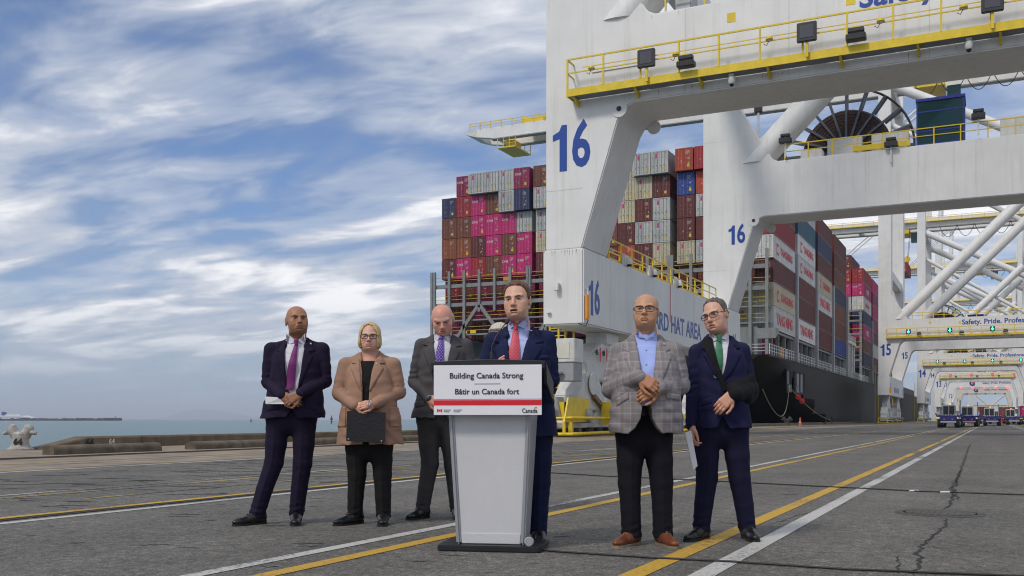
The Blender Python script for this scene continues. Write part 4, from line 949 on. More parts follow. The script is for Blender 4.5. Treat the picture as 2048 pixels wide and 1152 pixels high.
        # floodlights and small mast by the far beam
        for x, z in ((-14.3, 22.3), (-6.7, 21.1), (-.9, 22.4)):
            fl = empty('floodlight', (x, SPAN - .2, z), parent=cr); MB().box(-.45, .45, -.3, .3, -.25, .12).build('lamp_body', DARKG, fl, bevel=.03); MB().box(-.35, .35, -.2, .2, .22, .42).build('driver_box', DARKG, fl, bevel=.03); MB().box(-.05, .05, -.05, .05, -1.4, .25).build('stem', WHITE2, fl)
        MB().tube((-16.6, SPAN + 1, 20.8), (-16.6, SPAN + 1, 25.2), .1, n=8).build('lamp_mast', WHITE2, cr); MB().box(-16.9, -16.3, SPAN + .8, SPAN + 1.2, 25, 25.5).build('mast_lamps', DARKG, cr, bevel=.05)
        MB().box(-16.6, -15.6, SPAN + .6, SPAN + 1.4, 20.8, 22.7).build('electrical_cabinet', WHITE2, cr, bevel=.04)
        MB().box(-14.0, -13.2, .4, 1.6, 20.8, 21.9).build('electrical_cabinet', STEEL, cr, bevel=.04)
    else:
        for s in (0, SPAN):
            ld = MB()
            for x in (-21.6, -20.95): ld.bar((x, s + 2.5, .3), (x, s + 2.5, 12), .12)
            ld.build('access_ladder', YELLOW, cr)
        o = MB().box(-18.6, -18.3, .0, .4, 6.1, 7.3).build('warning_lamp_box', mat('amber', (.75, .30, .02), .4), cr)
    return cr
c16 = crane(47.0, '16', 'nearest white gantry crane marked 16, its portal spanning the lanes', zg=72, detail=2, signal='off')
c15 = crane(213.0, '15', 'white gantry crane marked 15 with green lane arrows', zg=72.5, detail=1, signal='green')
c14 = crane(328.0, '14', 'white gantry crane marked 14, behind the one marked 15', zg=62, detail=1, signal='green', boom=-95)
c13 = crane(432.0, '13', 'white gantry crane marked 13 with red lane lights', zg=62, detail=1, signal='red', boom=-95)
c12 = crane(545.0, '12', 'pale gantry crane marked 12 with round logo on its beam', zg=60, detail=0, signal='plain', boom=-90)
c11 = crane(672.0, '11', 'far cream gantry crane marked 11 at the end of the row', zg=58, detail=0, signal='plain', boom=-90)
CREAM = mat('old cream crane paint', (.60, .57, .50), .5, var=.08, vs=.4)
for c, n_ in ((c12, '12'), (c11, '11')):
    text(n_, 2.2 / .73, NAVY_T, (-19.0, -.02, 12.3), FRONT, c, bold=.02, sx=.65, ext=.02)
    text('Safety. Pride. Professionalism.', 1.35, NAVY_T, (-4.5, -.02, 18.7), FRONT, c, bold=.02, ext=.02, align='LEFT')
    rr = [( -9 + 1.0 * math.cos(a), -.03, 18.7 + 1.0 * math.sin(a)) for a in np.linspace(.55, 2 * math.pi - .55, 20)]
    MB().path(rr, .38, 6).build('logo_ring', NAVY_T, c); MB().box(-9.1, -7.9, -.25, -.02, 18.4, 19.0).build('logo_bar', RED_T, c)
    for k in range(5):
        MB().box(-14.6 + k * 5.2, -13.7 + k * 5.2, -.4, -.05, 15.9, 16.55).build('lane_lamp', LAMPR if c is c12 else DARKG, c)
for o in c11.children:
    if o.type == 'MESH' and o.data.materials and o.data.materials[0] is WHITE: o.data = o.data.copy() if False else o.data; o.data.materials[0] = CREAM
# old gantry beyond, seen through the last portals
gt = empty('yard_gantry', (0, 905, 0)); tag(gt, 'small cream gantry frame with V bracing beyond the last crane', 'gantry crane')
for x in (-16, 12.5): MB().prism([(x - 1.3, 0), (x + 1.3, 0), (x + 1.8, 26), (x - 1.8, 26)], 'y', 0, 3).build('leg', CREAM, gt)
MB().box(-14.7, 11.2, .2, 2.8, 9, 12).build('portal_beam', CREAM, gt); MB().prism([(-14.7, 8.99), (-14.7, 5), (-11, 8.99)], 'y', .3, 2.7).prism([(11.2, 8.99), (11.2, 5), (7.5, 8.99)], 'y', .3, 2.7).build('haunch', CREAM, gt)
for s in (-1, 1): MB().tube((-1.8 + s * 1.2, 1.5, 12), (-1.8 + s * 10, 1.5, 20), .7).build('v_brace', CREAM, gt)
MB().box(-14, 10.5, -.3, 0, 12, 12.6).build('walkway', YELLOW, gt); MB().box(-16, 12.5, .2, 2.8, 22, 24).build('upper_beam', CREAM, gt)
text('MAX HEIGHT', 1.3, NAVY_T, (-3, .18, 10.6), FRONT, gt, ext=.02)
# container hanging from the trolley of crane 14
hx, hy, hz = -25.6, 338.0, 47.5
hc = container('red', hx, hy, hz, 'red container hanging from a yellow spreader between the crane legs')
sp = empty('spreader', (hx, hy, hz + CH)); tag(sp, 'yellow lifting spreader holding up the hanging red container', 'spreader')
MB().box(-1.2, 1.2, .2, BL - .2, 0.02, .5).build('frame', YELLOW, sp); MB().box(-1.1, 1.1, BL * .3, BL * .6, .5, 1.6).build('headblock', YELLOW, sp)
for s in (-.8, .8): MB().lathe([(.9, -.2), (.9, .2)], 14, (s, BL * .45, 2.0), 'y').build('sheave', YELLOW, sp)
for sx in (-.9, .9):
    for sy in (.35, .55): MB().tube((sx, BL * sy, 1.6), (sx * 2, BL * sy, 12.2), .06, n=5).build('hoist_rope', BLACK, sp)
# ================================================================ PEOPLE (signed-distance bodies, meshed with surface nets)
f32 = np.float32
class Grid:
    def __init__(s, lo, hi, h):
        s.lo = np.array(lo, f32); s.h = f32(h); n = np.ceil((np.array(hi) - np.array(lo)) / h).astype(int) + 1
        s.ax = [(s.lo[i] + s.h * np.arange(n[i])).astype(f32) for i in range(3)]; s.D = np.full(n, .3, f32)
    def sl(s, lo, hi):
        out = []
        for i in range(3):
            a = int(np.clip(math.floor((lo[i] - s.lo[i]) / s.h), 0, len(s.ax[i]))); b = int(np.clip(math.ceil((hi[i] - s.lo[i]) / s.h) + 1, 0, len(s.ax[i]))); out.append(slice(a, b))
        return tuple(out)
    def xyz(s, sl): return s.ax[0][sl[0]][:, None, None], s.ax[1][sl[1]][None, :, None], s.ax[2][sl[2]][None, None, :]
    def _c(s, sl, d, k, sub=False):
        A = s.D[sl]
        if sub: s.D[sl] = smax(A, -d, k)
        else: s.D[sl] = smin(A, d, k)
    def cone(s, a, b, ra, rb, k=.0, fold=None, sub=False, flat=None, crease=0):
        a = np.array(a, f32); b = np.array(b, f32); m = max(ra, rb) + k + .03
        sl = s.sl(np.minimum(a, b) - m, np.maximum(a, b) + m)
        if min(x.stop - x.start for x in sl) <= 0: return s
        x, y, z = s.xyz(sl); ab = b - a; L2 = float(ab @ ab) + 1e-9
        t = np.clip(((x - a[0]) * ab[0] + (y - a[1]) * ab[1] + (z - a[2]) * ab[2]) / L2, 0, 1)
        dx = x - a[0] - t * ab[0]; dy = y - a[1] - t * ab[1]; dz = z - a[2] - t * ab[2]
        if flat: dy = dy * flat
        d = np.sqrt(dx * dx + dy * dy + dz * dz) - (ra + (rb - ra) * t)
        if crease: d = d - crease * np.exp(-(dx / .011) ** 2) * (dy < 0)
        if fold:
            amp, wl, ph, c, wd = fold; L = math.sqrt(L2); w = np.exp(-((t - c) / wd) ** 2)
            d = d + amp * w * (np.sin(6.283 * (t * L / wl) + ph + 30 * dx - 24 * dy + 1.7 * np.sin(31 * dz + 9 * dy + ph)) * (.5 + .5 * np.sin(44 * dx + 38 * dy + 2 * ph + 2 * t)))
        s._c(sl, d.astype(f32), k, sub); return s
    def ell(s, c, r, k=.0, sub=False, M=None):
        c = np.array(c, f32); m = max(r) + k + .02; sl = s.sl(c - m, c + m)
        if min(x.stop - x.start for x in sl) <= 0: return s
        x, y, z = s.xyz(sl); x = x - c[0]; y = y - c[1]; z = z - c[2]
        s._c(sl, ellf(x, y, z, r), k, sub); return s
def ellf(x, y, z, r):
    k0 = np.sqrt((x / r[0]) ** 2 + (y / r[1]) ** 2 + (z / r[2]) ** 2); k1 = np.sqrt((x / r[0] ** 2) ** 2 + (y / r[1] ** 2) ** 2 + (z / r[2] ** 2) ** 2) + 1e-9
    return (k0 * (k0 - 1) / k1).astype(f32)
def smin(a, b, k):
    if k <= 0: return np.minimum(a, b)
    h = np.maximum(k - np.abs(a - b), 0) / k; return np.minimum(a, b) - h * h * k * .25
def smax(a, b, k): return -smin(-a, -b, k)
def sstep(e0, e1, x): t = np.clip((x - e0) / (e1 - e0), 0, 1); return t * t * (3 - 2 * t)
def surf(D, lo, h):
    S = D < 0; c = np.zeros(tuple(n - 1 for n in D.shape), np.int8)
    for i in (0, 1):
        for j in (0, 1):
            for k in (0, 1): c += S[i:S.shape[0] - 1 + i, j:S.shape[1] - 1 + j, k:S.shape[2] - 1 + k]
    act = (c > 0) & (c < 8); idx = np.argwhere(act); vid = np.full(act.shape, -1, np.int32); vid[act] = np.arange(len(idx))
    offs = np.array([(i, j, k) for i in (0, 1) for j in (0, 1) for k in (0, 1)])
    V = [D[idx[:, 0] + o[0], idx[:, 1] + o[1], idx[:, 2] + o[2]] for o in offs]
    acc = np.zeros((len(idx), 3)); cnt = np.zeros(len(idx))
    for a in range(8):
        for b in range(a + 1, 8):
            if np.abs(offs[a] - offs[b]).sum() != 1: continue
            m = (V[a] < 0) != (V[b] < 0); t = V[a][m] / (V[a][m] - V[b][m])
            acc[m] += offs[a] + t[:, None] * (offs[b] - offs[a]); cnt[m] += 1
    P = np.array(lo) + h * (idx + acc / cnt[:, None]); Q = []
    for ax in range(3):
        o1, o2 = [(1, 2), (2, 0), (0, 1)][ax]
        A = np.take(S, range(0, S.shape[ax] - 1), ax); B = np.take(S, range(1, S.shape[ax]), ax)
        for sgn in (0, 1):
            e = np.argwhere(A & ~B if sgn == 0 else ~A & B)
            ok = (e[:, o1] > 0) & (e[:, o2] > 0) & (e[:, o1] < S.shape[o1] - 1) & (e[:, o2] < S.shape[o2] - 1); e = e[ok]
            def cell(d1, d2):
                q = e.copy(); q[:, o1] -= d1; q[:, o2] -= d2; return vid[q[:, 0], q[:, 1], q[:, 2]]
            f = np.stack([cell(1, 1), cell(0, 1), cell(0, 0), cell(1, 0)], 1)
            Q.append(f if sgn == 0 else f[:, ::-1])
    return P, np.concatenate(Q)
def np_mesh(name, P, Q, material, parent, smooth=True):
    me = bpy.data.meshes.new(name); n = len(Q); me.vertices.add(len(P)); me.vertices.foreach_set('co', np.asarray(P, f32).ravel())
    me.loops.add(4 * n); me.loops.foreach_set('vertex_index', np.asarray(Q, np.int32).ravel())
    me.polygons.add(n); me.polygons.foreach_set('loop_start', np.arange(0, 4 * n, 4, dtype=np.int32))
    me.polygons.foreach_set('use_smooth', np.ones(n, bool)); me.update(calc_edges=True)
    return link(name, me, material, parent)
def gmesh(g, name, material, parent): P, Q = surf(g.D, g.lo, g.h); return np_mesh(name, P, Q, material, parent), P
def put_attr(o, name, arr):
    a = o.data.attributes.new(name, 'FLOAT_COLOR' if arr.shape[1] == 4 else 'FLOAT_VECTOR', 'POINT')
    a.data.foreach_set('color' if arr.shape[1] == 4 else 'vector', np.asarray(arr, f32).ravel())
def smooth1(z, v, rows_z, w=.03):
    f = np.interp(z, rows_z, v); h = z[1] - z[0] if len(z) > 1 else .01; n = max(1, int(w / h)); ker = np.hanning(2 * n + 3)[1:-1]; ker /= ker.sum()
    return np.convolve(np.pad(f, len(ker) // 2, mode='edge'), ker, 'valid').astype(f32)[:len(z)]
class Loft:
    def __init__(s, rows, n=2.5):       # rows: (z, cx, cy, a, b)
        r = sorted(rows); s.z = np.array([q[0] for q in r]); s.v = [np.array([q[i] for q in r]) for i in range(1, 5)]; s.n = n
    def at(s, z): return [smooth1(np.asarray(z), v, s.z) for v in s.v]
    def sdf(s, g, inset=0.0):
        x, y, z = g.ax[0][:, None, None], g.ax[1][None, :, None], g.ax[2]
        cx, cy, a, b = s.at(z); a = a - inset; b = b - inset
        X = np.abs(x - cx); Y = np.abs(y - cy); q = ((X / a) ** s.n + (Y / b) ** s.n) ** (1 / s.n) + 1e-6
        r = np.sqrt(X * X + Y * Y); return (r * (1 - 1 / q) + np.where(q < 1e-3, -a, 0)).astype(f32)
def poly2(px, pz, poly):
    # signed distance (negative inside) to polygon in the x-z plane
    d = np.full(np.broadcast(px, pz).shape, 1e9); s = np.ones_like(d); n = len(poly)
    for i in range(n):
        ax, az = poly[i]; bx, bz = poly[i - 1]; ex, ez = bx - ax, bz - az; wx, wz = px - ax, pz - az
        t = np.clip((wx * ex + wz * ez) / (ex * ex + ez * ez + 1e-12), 0, 1); d = np.minimum(d, (wx - ex * t) ** 2 + (wz - ez * t) ** 2)
        c1 = pz >= az; c2 = pz < bz; c3 = ex * wz > ez * wx; f = (c1 & c2 & c3) | (~c1 & ~c2 & ~c3); s = np.where(f, -s, s)
    return (s * np.sqrt(d)).astype(f32)

# ---- fabrics and skin
def fabric(name, col, var=.1, plaid=None, rough=.85, dots=None, weave=.10, sheen=.0):
    m = bpy.data.materials.new(name); m.use_nodes = True; nt = m.node_tree; N = nt.nodes.new; L = nt.links.new; b = nt.nodes['Principled BSDF']
    b.inputs['Roughness'].default_value = rough; b.inputs['Specular IOR Level'].default_value = .25; b.inputs['Sheen Weight'].default_value = sheen; b.inputs['Sheen Roughness'].default_value = .5
    tc = N('ShaderNodeTexCoord'); n = N('ShaderNodeTexNoise'); n.inputs['Scale'].default_value = 9; n.inputs['Detail'].default_value = 5; L(tc.outputs['Object'], n.inputs['Vector'])
    mr = N('ShaderNodeMapRange'); mr.inputs['From Min'].default_value = .3; mr.inputs['From Max'].default_value = .7; mr.inputs['To Min'].default_value = 1 - var; mr.inputs['To Max'].default_value = 1 + var; L(n.outputs['Fac'], mr.inputs['Value'])
    vm = N('ShaderNodeVectorMath'); vm.operation = 'SCALE'; vm.inputs[0].default_value = col; L(mr.outputs[0], vm.inputs['Scale']); cur = vm.outputs[0]
    def mix(fac, c2, c1):
        mx = N('ShaderNodeMix'); mx.data_type = 'RGBA'; L(fac, mx.inputs[0]); L(c1, mx.inputs[6]); mx.inputs[7].default_value = (*c2, 1); return mx.outputs[2]
    if plaid or dots:
        at = N('ShaderNodeAttribute'); at.attribute_name = 'cuv'; sp = N('ShaderNodeSeparateXYZ'); L(at.outputs['Vector'], sp.inputs[0])
        def stripe(sock, period, width, off=0.0):
            a = N('ShaderNodeMath'); a.operation = 'MULTIPLY_ADD'; L(sock, a.inputs[0]); a.inputs[1].default_value = 1 / period; a.inputs[2].default_value = off + 50
            fr = N('ShaderNodeMath'); fr.operation = 'FRACT'; L(a.outputs[0], fr.inputs[0]); c = N('ShaderNodeMath'); c.operation = 'SUBTRACT'; L(fr.outputs[0], c.inputs[0]); c.inputs[1].default_value = .5
            ab = N('ShaderNodeMath'); ab.operation = 'ABSOLUTE'; L(c.outputs[0], ab.inputs[0]); r = N('ShaderNodeMapRange'); r.inputs['From Min'].default_value = width / period / 2; r.inputs['From Max'].default_value = width / period / 2 * .6; L(ab.outputs[0], r.inputs['Value']); return r.outputs[0], ab.outputs[0]
    if plaid:
        for sock, per, w, off, c2, al in plaid:
            r, _ = stripe(sp.outputs['X' if sock == 'x' else 'Y'], per, w, off); mm = N('ShaderNodeMath'); mm.operation = 'MULTIPLY'; L(r, mm.inputs[0]); mm.inputs[1].default_value = al; cur = mix(mm.outputs[0], c2, cur)
    if dots:
        per, rad, c2 = dots
        rx = N('ShaderNodeMath'); rx.operation = 'ADD'; L(sp.outputs['X'], rx.inputs[0]); L(sp.outputs['Y'], rx.inputs[1]); ry = N('ShaderNodeMath'); ry.operation = 'SUBTRACT'; L(sp.outputs['X'], ry.inputs[0]); L(sp.outputs['Y'], ry.inputs[1])
        _, a1 = stripe(rx.outputs[0], per, .01); _, a2 = stripe(ry.outputs[0], per, .01)
        mx_ = N('ShaderNodeMath'); mx_.operation = 'MAXIMUM'; L(a1, mx_.inputs[0]); L(a2, mx_.inputs[1]); r = N('ShaderNodeMapRange'); r.inputs['From Min'].default_value = rad * 1.15; r.inputs['From Max'].default_value = rad * .85; L(mx_.outputs[0], r.inputs['Value']); cur = mix(r.outputs[0], c2, cur)
    L(cur, b.inputs['Base Color'])
    n2 = N('ShaderNodeTexNoise'); n2.inputs['Scale'].default_value = 260; n2.inputs['Detail'].default_value = 2; L(tc.outputs['Object'], n2.inputs['Vector'])
    n4 = N('ShaderNodeTexNoise'); n4.inputs['Scale'].default_value = 14; n4.inputs['Detail'].default_value = 3; n4.inputs['Distortion'].default_value = .8; L(tc.outputs['Object'], n4.inputs['Vector'])
    ad = N('ShaderNodeMath'); ad.operation = 'MULTIPLY_ADD'; L(n2.outputs['Fac'], ad.inputs[0]); ad.inputs[1].default_value = .12; L(n4.outputs['Fac'], ad.inputs[2])
    bp = N('ShaderNodeBump'); bp.inputs['Strength'].default_value = weave; bp.inputs['Distance'].default_value = .03; L(ad.outputs[0], bp.inputs['Height']); L(bp.outputs[0], b.inputs['Normal'])
    return m
def skin_mat():
    m = bpy.data.materials.new('skin'); m.use_nodes = True; nt = m.node_tree; N = nt.nodes.new; L = nt.links.new; b = nt.nodes['Principled BSDF']
    at = N('ShaderNodeAttribute'); at.attribute_name = 'pigment'; tc = N('ShaderNodeTexCoord'); n = N('ShaderNodeTexNoise'); n.inputs['Scale'].default_value = 55; n.inputs['Detail'].default_value = 4; L(tc.outputs['Object'], n.inputs['Vector'])
    mr = N('ShaderNodeMapRange'); mr.inputs['To Min'].default_value = .88; mr.inputs['To Max'].default_value = 1.12; L(n.outputs['Fac'], mr.inputs['Value']); vm = N('ShaderNodeVectorMath'); vm.operation = 'SCALE'; L(at.outputs['Color'], vm.inputs[0]); L(mr.outputs[0], vm.inputs['Scale'])
    L(vm.outputs[0], b.inputs['Base Color']); b.inputs['Roughness'].default_value = .48; b.inputs['Specular IOR Level'].default_value = .4
    b.inputs['Subsurface Weight'].default_value = .12; b.inputs['Subsurface Radius'].default_value = (.012, .004, .002); b.inputs['Subsurface Scale'].default_value = .6
    bp = N('ShaderNodeBump'); bp.inputs['Strength'].default_value = .12; bp.inputs['Distance'].default_value = .004; L(n.outputs['Fac'], bp.inputs['Height']); L(bp.outputs[0], b.inputs['Normal'])
    return m
SKIN = skin_mat()
LIDM = mat('lash line', (.05, .025, .018), .6, var=.1); EYEW = mat('eye white', (.55, .50, .46), .25, var=.02); IRIS = mat('dark iris', (.02, .014, .01), .2, var=.1)
SPECB = mat('spectacle frame', (.015, .011, .011), .3, var=.1); LENS = glass_mat('spectacle lens', (.5, .53, .6), .05, .07)
SHOEK = mat('polished black leather', (.012, .012, .013), .28, var=.3, vs=14); SHOEB = mat('tan brown leather', (.15, .044, .017), .42, var=.3, vs=12); SOLEB = mat('pale rubber sole', (.25, .19, .13), .8, var=.2); SOLEK = mat('black sole', (.012, .012, .012), .7, var=.1)
BTN = mat('dark button', (.02, .018, .022), .35); GOLD = mat('lapel pin', (.7, .55, .35), .3, .8)
def hairm(name, c, var=.35): return mat(name, c, .55, var=var, vs=60, aniso=(1, 1, .25), bump=.35, bs=120)

def rotm(yaw, pitch, roll):
    return np.array((Matrix.Rotation(R(yaw), 3, 'Z') @ Matrix.Rotation(R(roll), 3, 'Y') @ Matrix.Rotation(R(pitch), 3, 'X')), f32)
def head_local(g, sl, c, M, sc):
    x, y, z = g.xyz(sl); x = x - c[0]; y = y - c[1]; z = z - c[2]
    return [((M[0, i] * x + M[1, i] * y + M[2, i] * z) / sc).astype(f32) for i in range(3)]
def seg(x, y, z, a, b, ra, rb, ay=1.0):
    ab = [b[i] - a[i] for i in range(3)]; L2 = sum(q * q for q in ab) + 1e-9
    t = np.clip(((x - a[0]) * ab[0] + (y - a[1]) * ab[1] + (z - a[2]) * ab[2]) / L2, 0, 1)
    return np.sqrt((x - a[0] - t * ab[0]) ** 2 + ((y - a[1] - t * ab[1]) * ay) ** 2 + (z - a[2] - t * ab[2]) ** 2) - (ra + (rb - ra) * t)
def skull(x, y, z, H):
    w = H.get('w', 1.0); jw = H.get('jaw', 1.0); ch = H.get('chin', 0.0)
    d = ellf(x, y - .012, z - .040, (.077 * w, .099, .086))
    d = smin(d, ellf(x, y + .012, z + .008, (.070 * w, .082, .084)), .03)
    d = smin(d, ellf(x, y + .030, z + .060, (.057 * jw, .056, .042)), .03)
    return d
def head_sdf(x, y, z, H):
    ax = np.abs(x); w = H.get('w', 1.0); fat = H.get('fat', 0.0); ns = H.get('nose', 1.0); op = H.get('open', 0.0); jw = H.get('jaw', 1.0)
    d = skull(x, y, z, H); x0_, ax0, z0_ = x, ax, z; fs = H.get('fs', 1.14)
    d = smin(d, ellf(x, y + .077, z + .089, (.026, .020, .018)), .022)                          # chin
    d = smin(d, ellf(ax - .047 * w, y + .052, z + .022, (.023, .030, .022)), .025)              # cheekbones
    d = smin(d, ellf(ax - .040, y + .056, z + .062, (.024 + .012 * fat, .026, .032)), .03)      # cheeks
    if fat: d = smin(d, ellf(x, y + .020, z + .103, (.060 * jw, .056, .028 + .010 * fat)), .035)
    x = x / fs; ax = ax / fs; z = z / (fs * .97)
    d = smin(d, seg(ax, y, z, (.006, -.090, .020), (.046, -.078, .024), .0078, .0078), .016)      # brow
    d = smax(d, -ellf(ax - .031, y + .101, z - .003, (.020, .017, .0125)), .012)                # sockets
    d = smin(d, ellf(ax - .031, y + .074, z - .002, (.0155, .0150, .0125)), .004)               # eyeballs under lids
    d = smin(d, seg(x, y, z, (0, -.086, .018), (0, -.113 * (1 + .04 * (ns - 1)), -.027), .0075, .0115 * ns), .010)
    d = smin(d, ellf(ax - .0125 * ns, y + .101, z + .031, (.0085 * ns, .011, .0085)), .006)     # wings of the nose
    d = smax(d, -ellf(ax - .0065 * ns, y + .108, z + .0385, (.0035, .005, .003)), .003)
    d = smin(d, ellf(x, y + .078, z + .060, (.030, .024, .024)), .02)                           # muzzle
    mz = -.0605; mc = H.get('smile', 0.0) * 32 * ax * ax
    zz = z - mz - mc
    d = smin(d, seg(ax, y, zz, (0, -.0985, .0055), (.021, -.0895, .0015), .0055, .0028), .005)  # upper lip
    d = smin(d, seg(ax, y, zz, (0, -.0965, -.0085 - op), (.019, -.0885, -.003 - op * .3), .0062, .003), .005)
    d = smax(d, -np.maximum(np.maximum(np.abs(zz + op * .5) - (.0013 + op * .5) * np.clip(1 - (ax / .024) ** 2, 0.05, 1), ax - .024), y + .088), .002)
    d = smax(d, -seg(ax, y, z, (.018, -.102, -.030), (.036, -.088, -.062), .0015, .0010), .010)  # nasolabial fold
    if H.get('lines', 0):
        for q in (.052, .064, .076): d = smax(d, -seg(ax, y, z, (0, -.0985 + (q - .052) * .5, q), (.036, -.083 + (q - .052) * .5, q - .003), .0012, .0012), .005)
    d = smax(d, -seg(ax, y, z, (.012, -.094, -.080), (.0, -.098, -.078), .003, .003), .01)
    es = H.get('ear', 1.0); x, ax, z = x0_, ax0, z0_
    d = smin(d, ellf(ax - .079 * w, y - .018 - .25 * (ax - .079 * w), z + .004, (.0085 * es, .020 * es, .034 * es)), .006)
    d = smax(d, -ellf(ax - .087 * w, y - .014, z - .001, (.006, .010, .018)), .005)
    return d.astype(f32)
def pigment(x, y, z, H):
    fs = H.get('fs', 1.14); zr = z; base = np.array(H['skin']); x = x / fs; z = z / (fs * .97); ax = np.abs(x); n = len(x); c = np.tile(base, (n, 1))
    def blend(w, col): nonlocal c; w = np.clip(w, 0, 1)[:, None]; c = c * (1 - w) + np.array(col) * w
    red = base * np.array([1.06, .76, .72])
    g3 = lambda cx, cy, cz, s: np.exp(-(((ax - cx) ** 2 + (y - cy) ** 2 + (z - cz) ** 2) / s ** 2))
    rd = H.get('red', .5)
    blend(rd * (g3(.042, -.07, -.03, .028) + g3(0, -.115, -.026, .018) + g3(.085, .015, 0, .03)), red)
    if H.get('redtop'): blend(H['redtop'] * sstep(.05, .1, zr), red)
    mz = -.0605; mc = H.get('smile', 0.0) * 32 * ax * ax; zz = z - mz - mc
    blend(.75 * (np.abs(zz + .001) < .0115) * (ax < .023) * (y < -.086) * np.clip(1.2 - np.abs(zz + .001) / .0115, 0, 1), base * np.array([.88, .48, .46]))
    blend(.9 * (np.abs(zz + H.get('open', 0) * .5) < .0028 + H.get('open', 0) * .5) * (ax < .022) * (y < -.084), base * np.array([.28, .12, .12]))
    if H.get('stubble'): blend(H['stubble'] * sstep(-.035, -.055, z) * (y < -.0) * sstep(-.16, -.13, z), H.get('stubc', (.16, .15, .15)))
    if H.get('fringe'): blend(H['fringe'] * sstep(.0, .03, y + .1 * (z - .02)) * sstep(.085, .06, z) * sstep(-.06, -.03, z) * (ax > .03), H.get('fringec', (.3, .29, .28)))
    blend(.35 * g3(.031, -.085, -.008, .014), base * np.array([.75, .55, .55]))
    return np.concatenate([np.clip(c, 0, 1), np.ones((n, 1))], 1)

def hand(g, wrist, to, back, side, curl=.5, spread=1.0, s=1.0):
    # wrist point, direction of the fingers, direction of the back of the hand, side=+1 thumb towards cross(back,dir)
    w = np.array(wrist, float); f = np.array(to, float); f /= np.linalg.norm(f); n = np.array(back, float); n -= f * (n @ f); n /= np.linalg.norm(n); t = np.cross(n, f) * side
    for q in (-.028, -.010, .010, .028): g.cone(w + t * q * .7 * s, w + f * .086 * s + t * q * s - n * .002, .0165 * s, .0125 * s, .014)
    lens = [.060, .074, .080, .072]; offs = [-.030, -.0105, .0105, .030]
    for q, L_ in zip(offs, lens):
        p = w + f * (.086 - abs(q - .008) * .25) * s + t * q * s * spread; a = curl * .75; L_ = L_ * s
        for i, (fr, r0, r1) in enumerate(((.46, .0100, .0090), (.31, .0090, .0082), (.25, .0082, .0068))):
            d = f * math.cos(a) - n * math.sin(a); e = p + d * L_ * fr * 1.12; g.cone(p, e, r0 * s, r1 * s, .0035 if i else .006); p = e; a += curl * (1.0 if i == 0 else .7)
    p = w + f * .018 * s + t * .024 * s - n * .006; e = p + (f * .75 + t * .62 - n * .12) * .046 * s; g.cone(p, e, .0155 * s, .0120 * s, .012)
    d = f * .93 + t * .22 - n * .3 * curl; e2 = e + d / np.linalg.norm(d) * .034 * s; g.cone(e, e2, .0115 * s, .0098 * s, .004); d = f * .95 - n * .35 * curl; e3 = e2 + d / np.linalg.norm(d) * .026 * s; g.cone(e2, e3, .0098 * s, .0075 * s, .003)

